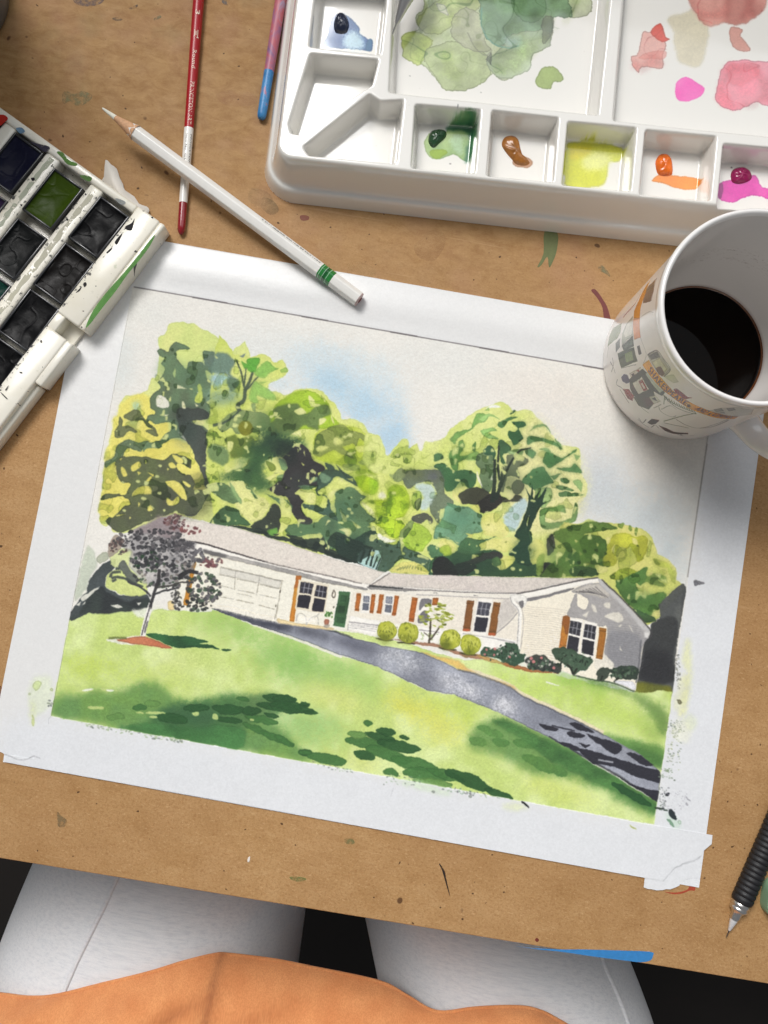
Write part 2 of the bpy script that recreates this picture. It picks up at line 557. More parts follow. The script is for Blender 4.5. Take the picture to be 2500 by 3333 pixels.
# --- middle trees
p('Z2', [(0, 215), (130, 215), (145, 260), (240, 265), (290, 280), (380, 255), (450, 285), (490, 325), (560, 310), (600, 370), (600, 400), (540, 470), (470, 500), (440, 540), (440, 575), (520, 575), (610, 590),
         (680, 550), (770, 540), (870, 560), (960, 630), (1010, 690), (1040, 750), (1050, 800), (1150, 800), (1230, 850), (1290, 920), (1370, 940), (1400, 1010), (1420, 1100), (1470, 1080), (1530, 975),
         (1590, 990), (1605, 1060), (1700, 1070), (1700, 2080), (1440, 2060), (1000, 1940), (0, 1700)], (212, 220, 112), 1, 4, 0, .05, .06, (222, 224, 136), .06)
p('Z2', [(0, 260), (90, 250), (150, 300), (170, 340), (120, 420), (200, 480), (190, 530), (130, 570), (100, 490), (100, 430), (30, 430), (-40, 400)], (112, 136, 122), .9, 4, 2, .14)
p('Z2', [(-20, 440), (100, 430), (90, 480), (0, 540)], (178, 206, 222), .95, 3, 5, 0)
p('Z2', [(-60, 600), (60, 570), (150, 560), (210, 600), (150, 660), (40, 680), (-60, 660)], (140, 164, 140), .8, 4, 10, 0)
p('Z2', [(820, 1050), (840, 930), (900, 870), (1050, 840), (1150, 860), (1260, 920), (1390, 1010), (1410, 1130), (1390, 1250), (1200, 1230), (1000, 1180), (850, 1130)], (192, 206, 70), .9, 4, 1, .08, .06, (206, 214, 100))
p('Z2', [(440, 790), (500, 690), (600, 600), (700, 560), (780, 558), (880, 610), (945, 670), (960, 740), (1000, 800), (1030, 830), (1020, 870), (900, 880), (700, 880), (500, 900)], (160, 188, 44), .97, 3, 0, .14, .08, (172, 198, 60))
p('Z2', [(480, 730), (560, 690), (680, 680), (740, 740), (790, 740), (850, 680), (940, 680), (960, 750), (880, 790), (860, 860), (850, 890), (760, 850), (690, 880), (640, 920), (520, 960), (440, 930), (450, 850), (490, 790)],
  (92, 112, 62), .96, 4, 2, .15, .12, (112, 132, 76), .25)
p('Z2', [(820, 1060), (850, 940), (930, 880), (1060, 845), (1110, 880), (1170, 910), (1240, 930), (1310, 1000), (1300, 1015), (1260, 960), (1240, 985), (1190, 960), (1180, 1030), (1150, 1010), (1110, 1020), (1060, 1030),
         (1130, 1100), (1140, 1130), (1040, 1090), (980, 1060), (880, 1110), (830, 1100)], (148, 158, 84), .95, 3, 0, .16)
p('Z2', [(20, 850), (100, 770), (200, 730), (330, 735), (430, 770), (460, 830), (400, 900), (260, 910), (170, 920), (130, 870), (60, 910)], (136, 152, 98), .92, 3, 1, .15)
K.dab('Z2', 250, 870, 66, 62, 0, (128, 126, 30), .9, 3)
p('Z2', [(80, 960), (160, 930), (200, 960), (300, 930), (330, 1020), (290, 1100), (150, 1120), (120, 1070), (90, 1010)], (112, 128, 52), .92, 4, 2, .12)
p('Z2', [(-40, 1000), (80, 1030), (120, 1130), (60, 1180), (0, 1150), (-60, 1120)], (118, 142, 92), .9, 4, 2, .12)
p('Z2', [(380, 960), (420, 880), (560, 930), (700, 960), (760, 1010), (700, 1080), (520, 1110), (400, 1170), (400, 1260), (480, 1340), (500, 1370), (300, 1390), (230, 1330), (80, 1310), (60, 1270), (230, 1210), (290, 1120), (300, 1020)],
  (52, 84, 54), .96, 5, 8, .1, .12, (70, 104, 58), .2)
soft('Z2', 440, 990, 110, 60, (32, 56, 46), .8, 14)
soft('Z2', 560, 1030, 130, 45, (36, 54, 46), .8, 10, -8)
soft('Z2', 400, 830, 80, 90, (88, 116, 66), .7, 14)
p('Z2', [(560, 1130), (600, 1090), (680, 1010), (750, 1030), (800, 1080), (820, 1140), (900, 1190), (900, 1230), (850, 1250), (890, 1310), (870, 1340), (800, 1370), (700, 1380), (660, 1420), (700, 1430), (740, 1480),
         (720, 1530), (750, 1600), (800, 1640), (790, 1680), (700, 1660), (640, 1560), (600, 1460), (520, 1430), (450, 1380), (500, 1340), (570, 1250), (480, 1250), (590, 1220), (600, 1180)], (54, 53, 56), .97, 3, 0, .12, .1, (62, 62, 64), .15)
p('Z2', [(110, 1330), (240, 1320), (310, 1400), (440, 1480), (430, 1570), (330, 1660), (240, 1610), (190, 1540), (140, 1460)], (228, 224, 150), .9, 4, 1, .03)
for q, c in (([(-30, 1640), (20, 1570), (90, 1530), (190, 1550), (230, 1620), (300, 1680), (200, 1690), (-30, 1690)], (64, 92, 60)),
             ([(-60, 1360), (60, 1330), (170, 1400), (210, 1480), (120, 1500), (20, 1450)], (92, 116, 76)), ([(120, 1320), (180, 1400), (220, 1480), (200, 1500), (140, 1410)], (134, 158, 104)),
             ([(240, 1310), (300, 1390), (360, 1450), (320, 1440)], (96, 126, 80)), ([(300, 1690), (430, 1600), (470, 1500), (530, 1530), (550, 1600), (530, 1640), (545, 1700), (500, 1750), (380, 1730)], (52, 60, 54)),
             ([(420, 1430), (500, 1440), (600, 1480), (640, 1560), (560, 1540), (500, 1470)], (98, 126, 90)),
             ([(90, 1690), (350, 1710), (520, 1770), (700, 1800), (880, 1790), (950, 1710), (940, 1850), (1000, 1900), (1180, 1980), (1330, 2050), (1200, 2010), (930, 1930), (700, 1850), (400, 1770), (160, 1712)], (44, 56, 50)),
             ([(590, 1690), (700, 1660), (800, 1680), (900, 1610), (990, 1620), (1000, 1520), (990, 1420), (1050, 1380), (1130, 1370), (1200, 1420), (1250, 1440), (1200, 1490), (1250, 1570), (1350, 1630), (1270, 1660),
               (1330, 1700), (1340, 1790), (1260, 1840), (1200, 1980), (1080, 1940), (1000, 1890), (930, 1860), (880, 1760), (700, 1770), (640, 1790), (580, 1720)], (94, 122, 84)),
             ([(1020, 1770), (1150, 1800), (1320, 1700), (1340, 1790), (1250, 1850), (1190, 1995), (1050, 1950), (1000, 1880)], (50, 74, 60)),
             ([(880, 1230), (980, 1230), (1080, 1240), (1150, 1300), (1170, 1350), (1090, 1310), (1010, 1280), (930, 1350), (850, 1400), (950, 1480), (970, 1560), (1020, 1640), (900, 1600), (750, 1540), (740, 1510), (860, 1530),
               (930, 1540), (920, 1440), (840, 1410)], (66, 90, 74)),
             ([(900, 1160), (960, 1180), (1000, 1230), (950, 1240)], (70, 92, 74)), ([(1000, 1180), (1090, 1260), (1160, 1330), (1180, 1360), (1130, 1340), (1060, 1260)], (66, 86, 70))):
    p('Z2', q, c, .95, 4, 0, .16, .12, tuple(int(k * 1.12) for k in c), .2)
soft('Z2', 960, 1700, 60, 90, (62, 82, 66), .6, 10)
LG = (222, 224, 128)
for q in ([(410, 1160), (470, 1120), (540, 1110), (590, 1150), (600, 1190), (560, 1260), (490, 1240), (420, 1200)], [(80, 1180), (170, 1130), (280, 1120), (260, 1190), (170, 1220), (90, 1240)],
          [(690, 1410), (770, 1390), (820, 1400), (850, 1490), (740, 1490)], [(930, 1430), (1030, 1380), (980, 1440), (970, 1490)], [(530, 1440), (600, 1500), (640, 1570), (600, 1700), (540, 1740), (550, 1600)],
          [(1040, 1545), (1060, 1580), (1100, 1640), (1060, 1640)], [(1130, 1630), (1210, 1700), (1180, 1710)], [(1250, 1690), (1320, 1670), (1300, 1700)], [(1030, 1720), (1110, 1700), (1140, 1740), (1110, 1780), (1120, 1810), (1090, 1800), (1080, 1740)],
          [(990, 960), (1030, 940), (1070, 970), (1050, 1010), (1000, 1015)], [(650, 735), (710, 705), (760, 740), (690, 765)], [(775, 610), (820, 640), (830, 670), (880, 680), (800, 700)], [(870, 790), (920, 790), (900, 830), (865, 850)],
          [(490, 790), (540, 760), (530, 780), (500, 795)], [(640, 920), (700, 880), (720, 950)], [(960, 750), (980, 790), (990, 840), (965, 810)], [(740, 1060), (755, 1110), (735, 1080)], [(685, 1040), (700, 1060), (685, 1085)],
          [(580, 1090), (630, 1100), (620, 1110)], [(720, 1160), (745, 1180), (730, 1190)], [(580, 1370), (600, 1365), (590, 1385)], [(100, 990), (150, 990), (140, 1050), (110, 1070)], [(260, 935), (290, 940), (275, 960)],
          [(840, 1040), (900, 1020), (940, 1040), (860, 1080)], [(930, 1640), (960, 1640), (910, 1690)], [(440, 1280), (500, 1250), (490, 1320), (420, 1290)], [(1170, 1030), (1280, 1010), (1280, 1050), (1200, 1080)],
          [(1010, 1290), (1060, 1290), (1060, 1320)], [(1090, 1290), (1140, 1290), (1140, 1320)], [(920, 1800), (950, 1850), (940, 1890)]):
    p('Z2', q, LG, .93, 2.5, 0, .04, .05, (232, 228, 160))
for q, c in (([(470, 1130), (490, 1080), (480, 1150)], (150, 175, 110)), ([(540, 1120), (590, 1150), (605, 1200), (570, 1230), (540, 1170)], (146, 176, 118)), ([(420, 1150), (480, 1160), (500, 1210), (450, 1230)], (136, 150, 66)),
             ([(510, 1270), (570, 1260), (540, 1320), (510, 1310)], (140, 165, 108)), ([(880, 1240), (960, 1290), (920, 1330), (880, 1310)], (128, 156, 120)), ([(800, 1290), (850, 1280), (850, 1310), (810, 1320)], (130, 160, 118)),
             ([(690, 1360), (740, 1350), (830, 1350), (780, 1390)], (120, 150, 108)), ([(430, 1730), (500, 1700), (520, 1740), (470, 1760)], (120, 168, 76)), ([(640, 1580), (670, 1600), (690, 1620)], (150, 170, 130)),
             ([(1160, 1280), (1250, 1270), (1330, 1300), (1350, 1370), (1310, 1420), (1220, 1400), (1170, 1340)], (168, 192, 40)), ([(1430, 1400), (1500, 1350), (1560, 1380), (1610, 1470), (1590, 1560), (1540, 1620), (1400, 1600),
             (1330, 1590), (1350, 1520), (1250, 1470), (1350, 1470), (1420, 1480)], (172, 194, 44)), ([(1340, 1660), (1560, 1640), (1570, 1740), (1480, 1790), (1400, 1720)], (176, 198, 52)),
             ([(1190, 1160), (1290, 1120), (1380, 1170), (1390, 1220), (1290, 1200)], (156, 168, 96)), ([(1060, 1180), (1200, 1180), (1190, 1230), (1080, 1220)], (160, 172, 96)), ([(1280, 1215), (1390, 1210), (1380, 1240), (1290, 1240)], (158, 182, 50)),
             ([(1160, 1250), (1200, 1220), (1260, 1230), (1240, 1260)], (158, 176, 60)), ([(1430, 1190), (1500, 1150), (1590, 1170), (1600, 1190), (1500, 1180)], (164, 174, 100)), ([(1450, 1270), (1480, 1210), (1560, 1220), (1570, 1270), (1490, 1300)], (160, 172, 108)),
             ([(1340, 1790), (1430, 1830), (1500, 1840), (1560, 1740), (1659, 1870), (1700, 1970), (1560, 1930), (1480, 1990), (1440, 2060), (1370, 2030), (1390, 1960), (1330, 1880)], (88, 114, 92))):
    p('Z2', q, c, .95, 3.5, 0, .13, .1, tuple(min(255, int(k * 1.08)) for k in c), .12)
p('Z2', [(1350, 1440), (1380, 1390), (1420, 1440), (1380, 1470)], (236, 230, 200), .9, 3, 2, 0)
p('Z2', [(1210, 1480), (1300, 1540), (1330, 1620), (1250, 1550)], (232, 228, 168), .9, 3, 1, 0)
p('Z2', [(1350, 1750), (1440, 1790), (1500, 1810), (1430, 1830), (1370, 1800)], (240, 236, 216), .9, 3, 1, 0)
p('Z2', [(1195, 1920), (1230, 1880), (1320, 1860), (1390, 1960), (1390, 2060), (1200, 2000)], (186, 216, 214), .95, 2, 1, 0)
for a, b, w in (((1290, 1880), (1255, 2010), 4), ((1315, 1870), (1292, 2025), 5), ((1350, 1940), (1310, 2035), 3), ((1375, 1950), (1335, 2050), 3), ((1240, 1880), (1208, 1995), 5), ((1180, 1880), (1160, 1960), 4)):
    K.line('Z2', [a, b], w, (42, 58, 52), .95, 1.5)
for q, w in (([(205, 740), (190, 690), (240, 640), (250, 560), (290, 470), (312, 400)], 11), ([(250, 560), (330, 480), (405, 395)], 6), ([(243, 540), (215, 420), (180, 310)], 5), ([(238, 520), (250, 430), (262, 370)], 5),
             ([(-20, 850), (90, 820), (200, 740)], 7)):
    K.line('Z2', q, w, (78, 92, 72), .92, 2, .45)
for q, c in (([(220, 320), (260, 340), (270, 300), (330, 285), (370, 300), (360, 340), (340, 370), (340, 410), (290, 410), (265, 370), (240, 380)], (98, 168, 60)),
             ([(280, 600), (330, 490), (400, 520), (450, 560), (510, 640), (420, 640), (350, 600), (350, 670), (300, 660)], (158, 196, 100)), ([(350, 380), (430, 320), (490, 370), (530, 380), (460, 410), (420, 460), (330, 440)], (146, 192, 92)),
             ([(370, 490), (440, 490), (490, 470), (400, 505)], (166, 204, 106)), ([(540, 390), (590, 365), (600, 400), (550, 410)], (164, 196, 96)), ([(200, 275), (250, 255), (240, 290)], (140, 156, 150)), ([(295, 670), (330, 680), (330, 740), (310, 720)], (150, 170, 110))):
    p('Z2', q, c, .92, 3, 0, .16)

# --- right-hand trees
p('Z3', [(-20, 350), (60, 370), (110, 430), (120, 500), (160, 490), (230, 395), (280, 410), (290, 470), (380, 470), (400, 410), (450, 410), (500, 400), (550, 380), (600, 310), (690, 250), (740, 210), (850, 150), (940, 125), (1010, 150),
         (1040, 185), (1150, 190), (1200, 240), (1270, 300), (1390, 430), (1500, 460), (1530, 530), (1520, 640), (1570, 720), (1565, 800), (1510, 850), (1510, 900), (1460, 990), (1420, 1020), (1659, 1000), (1659, 1400), (450, 1372),
         (150, 1352), (380, 1000), (300, 700), (-20, 600)], (216, 224, 126), 1, 4, 0, .04, .05, (224, 226, 146), .06)
p('Z3', [(1100, 300), (1200, 240), (1390, 430), (1520, 540), (1565, 790), (1450, 1010), (1200, 1100), (1000, 1000), (950, 600)], (234, 226, 164), .85, 4, 12, 0)
p('Z3', [(840, 175), (880, 145), (930, 150), (950, 170), (890, 165)], (240, 238, 226), .9, 2, 0, 0)
for q, c in (([(580, 480), (630, 450), (680, 470), (650, 510), (750, 500), (740, 460), (770, 410), (760, 500), (690, 540), (650, 560), (640, 620), (600, 610), (580, 540)], (92, 134, 70)),
             ([(590, 390), (640, 340), (740, 310), (780, 210), (860, 230), (850, 260), (790, 290), (730, 330), (640, 390), (620, 430)], (118, 156, 84)), ([(640, 430), (680, 400), (690, 450), (650, 480)], (110, 148, 80)),
             ([(810, 330), (890, 310), (930, 330), (860, 350), (950, 400), (860, 390), (820, 360)], (144, 178, 104)), ([(830, 190), (860, 160), (870, 190)], (150, 176, 100)), ([(790, 250), (870, 215), (950, 250), (880, 235), (830, 270)], (150, 180, 110)),
             ([(930, 280), (1000, 240), (1080, 235), (1000, 265), (970, 310)], (78, 118, 70)), ([(1020, 210), (1040, 180), (1052, 190), (1030, 215)], (56, 90, 56)),
             ([(1030, 270), (1100, 270), (1125, 300), (1075, 320), (1105, 370), (1112, 400), (1050, 450), (1030, 410), (1005, 370), (1010, 335), (1050, 340), (1070, 310)], (54, 96, 58)),
             ([(960, 400), (1000, 430), (1030, 480), (960, 520), (1000, 590), (950, 560), (935, 430)], (66, 100, 66)), ([(1140, 400), (1150, 370), (1250, 380), (1330, 400), (1370, 430), (1385, 470), (1340, 440), (1250, 410), (1190, 420), (1150, 440)], (88, 128, 78)),
             ([(1250, 560), (1290, 490), (1350, 510), (1420, 520), (1490, 470), (1480, 500), (1400, 545), (1350, 580), (1300, 600)], (72, 116, 66)), ([(1150, 340), (1220, 295), (1290, 300), (1310, 350), (1280, 310), (1210, 320)], (120, 154, 96)),
             ([(1350, 600), (1450, 600), (1490, 570), (1530, 640), (1440, 630)], (86, 128, 76)), ([(1300, 660), (1400, 640), (1330, 690)], (104, 140, 88)), ([(1380, 670), (1450, 690), (1440, 710), (1400, 710)], (96, 134, 84)),
             ([(1340, 730), (1430, 740), (1480, 770), (1400, 765)], (112, 144, 90)), ([(1370, 770), (1500, 790), (1560, 800), (1450, 815), (1380, 805)], (98, 132, 82)), ([(1230, 470), (1280, 460), (1320, 500), (1270, 485)], (128, 160, 104)),
             ([(1130, 480), (1180, 470), (1210, 500), (1180, 540), (1140, 510)], (94, 130, 84)), ([(1340, 380), (1370, 410), (1400, 460), (1370, 450)], (110, 146, 92)), ([(1480, 510), (1530, 520), (1500, 560)], (120, 150, 92)),
             ([(1470, 700), (1520, 690), (1540, 780), (1500, 740)], (136, 164, 104)), ([(700, 540), (760, 480), (800, 500), (780, 550)], (150, 180, 110)),
             ([(770, 540), (800, 500), (880, 500), (900, 560), (900, 640), (880, 770), (820, 760), (800, 620), (770, 590)], (104, 124, 88)), ([(830, 470), (870, 440), (912, 480), (900, 560), (890, 510), (840, 505)], (58, 92, 64)),
             ([(1000, 510), (1100, 510), (1150, 560), (1080, 600), (1090, 680), (1000, 660), (960, 780), (930, 720), (990, 580)], (102, 110, 82)), ([(1000, 490), (1060, 470), (1120, 490), (1080, 520)], (150, 172, 118)),
             ([(470, 580), (550, 570), (600, 620), (650, 620), (760, 630), (785, 680), (730, 755), (660, 700), (600, 770), (540, 750), (510, 640)], (66, 106, 66)), ([(470, 500), (520, 490), (540, 530), (480, 550)], (80, 116, 74)),
             ([(1040, 700), (1100, 690), (1120, 760), (1050, 790), (1020, 750)], (96, 100, 76)),
             ([(640, 800), (740, 740), (830, 750), (880, 790), (940, 800), (1010, 830), (1050, 790), (1100, 800), (1100, 840), (960, 850), (850, 925), (800, 922), (760, 870), (660, 850)], (66, 68, 56)),
             ([(870, 790), (930, 780), (950, 860), (850, 925), (790, 912), (770, 870)], (48, 48, 44)),
             ([(1100, 700), (1170, 620), (1240, 590), (1290, 650), (1330, 710), (1270, 720), (1200, 770), (1150, 730)], (84, 124, 78)),
             ([(1240, 900), (1320, 880), (1400, 870), (1420, 930), (1390, 920), (1290, 910), (1270, 990), (1380, 990), (1450, 960), (1490, 850), (1510, 880), (1500, 940), (1470, 990), (1400, 1025), (1250, 1040), (1220, 960)], (124, 152, 92)),
             ([(1200, 760), (1300, 740), (1320, 810), (1280, 880), (1230, 880)], (150, 172, 110)), ([(250, 640), (380, 610), (500, 620), (540, 680), (540, 780), (600, 830), (590, 890), (520, 900), (510, 1000), (470, 960), (440, 880), (450, 810), (490, 790),
             (450, 720), (420, 700), (340, 720), (290, 760), (250, 710)], (106, 116, 92)),
             ([(130, 760), (200, 720), (260, 750), (290, 830), (270, 920), (200, 960), (180, 1080), (120, 1060), (60, 930), (50, 870), (120, 870)], (176, 198, 58)), ([(240, 1100), (330, 1000), (420, 1040), (450, 1110), (400, 1180), (370, 1210), (250, 1170)], (172, 196, 76)),
             ([(180, 650), (230, 610), (270, 640), (240, 700), (190, 700)], (150, 162, 110)), ([(60, 740), (60, 690), (0, 680), (0, 790), (50, 790)], (160, 190, 50)), ([(210, 1100), (260, 1020), (330, 960), (330, 1010), (260, 1100)], (134, 150, 90)),
             ([(470, 1050), (540, 950), (560, 870), (700, 880), (770, 920), (830, 960), (820, 1060), (720, 1090), (690, 1160), (640, 1160), (560, 1110), (470, 1110)], (116, 154, 120)),
             ([(-20, 1090), (50, 1120), (120, 1150), (200, 1170), (280, 1180), (400, 1240), (470, 1290), (450, 1370), (410, 1340), (350, 1280), (250, 1260), (160, 1320), (110, 1350), (60, 1340), (80, 1280), (90, 1200), (-20, 1180)], (80, 104, 84)),
             ([(430, 1372), (480, 1240), (620, 1220), (700, 1140), (760, 1190), (850, 1190), (960, 1210), (940, 1320), (1040, 1290), (1010, 1200), (1080, 1150), (1060, 1060), (1150, 1050), (1180, 1130), (1160, 1190), (1190, 1290), (1300, 1280),
               (1440, 1340), (1540, 1390), (640, 1378)], (52, 84, 56)),
             ([(640, 1210), (690, 1110), (800, 1120), (890, 1100), (900, 1040), (990, 1080), (910, 1095), (830, 1150), (780, 1210)], (76, 110, 72)), ([(1100, 1170), (1130, 1100), (1170, 1200), (1180, 1290), (1080, 1300), (1050, 1230)], (54, 84, 58)),
             ([(420, 1180), (480, 1160), (540, 1220), (450, 1250)], (78, 112, 78)), ([(560, 850), (640, 870), (700, 890), (620, 900)], (96, 134, 98))):
    p('Z3', q, c, .95, 3.5, 0, .16, .12, tuple(min(255, int(k * 1.12)) for k in c), .18)
soft('Z3', 450, 660, 60, 45, (96, 98, 116), .7, 9, 40)
soft('Z3', 330, 640, 80, 26, (116, 120, 74), .6, 8)
p('Z3', [(330, 730), (430, 715), (480, 780), (450, 860), (400, 905), (370, 880), (385, 800)], (200, 216, 212), .95, 3, 3, 0)
p('Z3', [(310, 800), (360, 760), (380, 820), (340, 900), (310, 870)], (176, 196, 90), .9, 3, 1)
p('Z3', [(330, 850), (370, 820), (380, 880), (345, 915)], (134, 146, 92), .9, 3, 1)
p('Z3', [(315, 955), (400, 930), (450, 950), (465, 985), (440, 1010), (420, 975), (380, 1000), (330, 990)], (84, 88, 82), .9, 3, 1)
for q, w in (([(890, 850), (905, 700), (908, 540)], 11), ([(910, 830), (948, 720), (968, 590)], 9), ([(945, 690), (930, 590), (936, 440)], 7), ([(950, 740), (1010, 590), (1075, 490), (1170, 460)], 6)):
    K.line('Z3', q, w, (40, 54, 46), .95, 1.5, .5)
p('Z3', [(970, 990), (1010, 900), (1110, 820), (1145, 880), (1090, 980), (1050, 1060), (990, 1045)], (192, 212, 214), .95, 3, 2, 0)
for q in ([(780, 620), (810, 700), (820, 740), (790, 690)], [(1150, 840), (1200, 850), (1180, 900), (1150, 960)], [(885, 650), (890, 690), (878, 690)]): p('Z3', q, (236, 230, 202), .9, 2, 0, 0)
p('Z3', [(1050, 1095), (1100, 990), (1140, 900), (1150, 800), (1100, 700), (1152, 785), (1170, 800), (1180, 720), (1187, 820), (1202, 810), (1240, 740), (1213, 830), (1285, 730), (1253, 850), (1355, 815), (1250, 870), (1195, 960), (1160, 1045),
         (1130, 1045), (1160, 940), (1132, 1000), (1115, 1095)], (40, 66, 52), .97, 2, 0, .1)
p('Z3', [(1060, 1080), (1120, 1010), (1150, 1060), (1170, 1200), (1180, 1290), (1090, 1300), (1050, 1240), (1020, 1210), (1090, 1130)], (48, 78, 58), .9, 4, 1)
for q in ([(740, 1220), (790, 1225), (780, 1270), (740, 1260)], [(880, 1290), (930, 1260), (960, 1230), (1050, 1240), (1040, 1290), (960, 1340), (920, 1310)], [(800, 1160), (900, 1110), (1070, 1110), (1080, 1140), (1000, 1200), (900, 1190)],
          [(820, 960), (930, 920), (960, 980), (1010, 1060), (980, 1100), (880, 1090), (820, 1080)], [(1150, 1160), (1210, 1110), (1270, 1160), (1290, 1220), (1230, 1280), (1180, 1290), (1160, 1240)], [(700, 1070), (760, 1080), (740, 1110)],
          [(730, 880), (790, 870), (800, 930), (740, 900)], [(600, 770), (670, 710), (700, 750), (640, 800), (680, 860), (620, 830)], [(500, 1150), (540, 1110), (620, 1160), (600, 1210), (520, 1190)]):
    p('Z3', q, (224, 222, 124), .95, 3, 0, .04, .05, (234, 226, 150))
p('Z3', [(500, 1180), (560, 1150), (600, 1200), (590, 1240), (510, 1210)], (170, 192, 70), .9, 4, 0)
for q, c in (([(460, 1370), (490, 1250), (570, 1250), (645, 1372)], (38, 40, 40)), ([(660, 1290), (800, 1230), (830, 1210), (960, 1210), (950, 1250), (850, 1260), (760, 1300)], (62, 64, 60)), ([(1230, 1380), (1250, 1290), (1310, 1290), (1370, 1375)], (38, 40, 40)),
             ([(620, 1300), (700, 1280), (780, 1320), (700, 1370), (640, 1360)], (44, 50, 48)), ([(1210, 1370), (1215, 1250), (1240, 1225), (1265, 1240), (1240, 1375)], (150, 172, 86)), ([(880, 1260), (930, 1240), (950, 1290), (900, 1310)], (96, 130, 76))):
    p('Z3', q, c, .95, 3, 0, .1)
p('Z3', [(155, 1352), (230, 1290), (320, 1275), (380, 1310), (425, 1362)], (228, 220, 132), 1, 2, 0, .06)
for k in range(9): K.line('Z3', [(200 + k * 22, 1325 - abs(4 - k) * -4), (230 + k * 18, 1300 + abs(4 - k) * 5)], 2.5, (120, 130, 84), .7)
# far right trees
p('Z4', [(560, 240), (690, 220), (850, 212), (960, 210), (1060, 240), (1140, 260), (1190, 330), (1220, 420), (1290, 460), (1340, 520), (1350, 600), (1400, 650), (1200, 870), (1100, 860), (830, 600), (830, 577), (560, 577)], (210, 212, 118), 1, 4, 0, .06, .06, (222, 214, 130), .08)
for q, c in (([(520, 300), (560, 250), (700, 215), (850, 210), (960, 240), (900, 260), (800, 270), (720, 290), (780, 300), (860, 330), (880, 380), (860, 440), (900, 510), (800, 560), (600, 575), (440, 570), (500, 480), (570, 440), (600, 380)], (92, 120, 54)),
             ([(870, 400), (920, 290), (1000, 280), (1080, 300), (1130, 290), (1160, 330), (1150, 400), (1110, 460), (1070, 460), (1040, 360), (960, 440), (930, 500), (860, 500)], (172, 172, 62)), ([(940, 400), (1000, 370), (1010, 440), (960, 480)], (160, 162, 90)),
             ([(930, 640), (980, 550), (1080, 540), (1150, 510), (1150, 570), (1200, 590), (1100, 640), (1130, 700), (1200, 690), (1280, 680), (1250, 780), (1180, 830), (1120, 830), (1050, 780)], (82, 118, 58)),
             ([(1140, 600), (1200, 560), (1270, 570), (1290, 620), (1220, 600), (1280, 640), (1200, 630)], (116, 142, 70)), ([(1180, 450), (1240, 470), (1300, 490), (1310, 520), (1230, 510)], (176, 182, 84)), ([(1290, 520), (1330, 530), (1340, 620), (1310, 600)], (176, 184, 90)),
             ([(1050, 790), (1180, 840), (1200, 870), (1120, 870)], (62, 88, 54)), ([(960, 215), (1000, 210), (990, 250), (970, 240)], (112, 132, 60)), ([(1030, 230), (1045, 230), (1045, 265), (1032, 260)], (112, 132, 60)), ([(1070, 240), (1090, 250), (1085, 290), (1070, 280)], (112, 132, 60)),
             ([(620, 470), (640, 400), (700, 430), (690, 500)], (62, 92, 50)), ([(700, 320), (800, 290), (880, 350), (860, 440), (740, 440)], (72, 100, 44)), ([(480, 320), (520, 280), (530, 380), (480, 440)], (66, 68, 64)), ([(640, 520), (760, 500), (830, 560), (660, 575)], (58, 84, 48)),
             ([(900, 560), (1000, 520), (1080, 540), (960, 600)], (150, 160, 60)), ([(1230, 760), (1280, 740), (1270, 800), (1240, 790)], (70, 80, 60))):
    p('Z4', q, c, .93, 4, 0, .14, .12, tuple(min(255, int(k * 1.15)) for k in c), .25)
for q in ([(660, 325), (690, 335), (670, 350)], [(805, 340), (832, 350), (820, 372)], [(870, 310), (905, 310), (900, 350), (880, 345)], [(1050, 310), (1090, 320), (1090, 360), (1060, 350)], [(640, 380), (670, 400), (650, 430)], [(600, 440), (640, 460), (600, 470)],
          [(800, 490), (860, 500), (900, 520), (830, 550)], [(690, 400), (720, 420), (700, 430)], [(1070, 610), (1110, 640), (1140, 690), (1110, 700)], [(1150, 560), (1200, 540), (1190, 570)], [(1180, 840), (1200, 800), (1240, 810), (1225, 840)], [(560, 400), (590, 420), (560, 440)],
          [(730, 470), (770, 480), (750, 500)], [(780, 420), (810, 440), (780, 460)], [(910, 390), (940, 350), (930, 420)]):
    p('Z4', q, (228, 220, 140), .93, 2.5, 0, .03)
p('Z4', [(1240, 760), (1300, 690), (1375, 622), (1412, 640), (1400, 760), (1380, 880), (1360, 1000), (1335, 1200), (1310, 1400), (1085, 1310), (1100, 1150), (1130, 1000), (1175, 960), (1180, 890), (1230, 850)], (94, 97, 96), .97, 3, 1, .1, .14, (108, 110, 106), .2)
p('Z4', [(1190, 880), (1250, 840), (1350, 850), (1365, 960), (1330, 1100), (1318, 1290), (1100, 1270), (1120, 1050), (1170, 960)], (70, 72, 72), .92, 4, 2, .1, .2, (58, 60, 62), .3)
p('Z4', [(1120, 1090), (1300, 1080), (1312, 1290), (1100, 1260)], (50, 51, 54), .85, 4, 8, 0, .2)
p('Z4', [(1075, 1290), (1200, 1300), (1311, 1320), (1306, 1400), (1290, 1500), (1150, 1400), (1060, 1350)], (134, 132, 40), .95, 3, 2, .1, .1, (104, 106, 44))

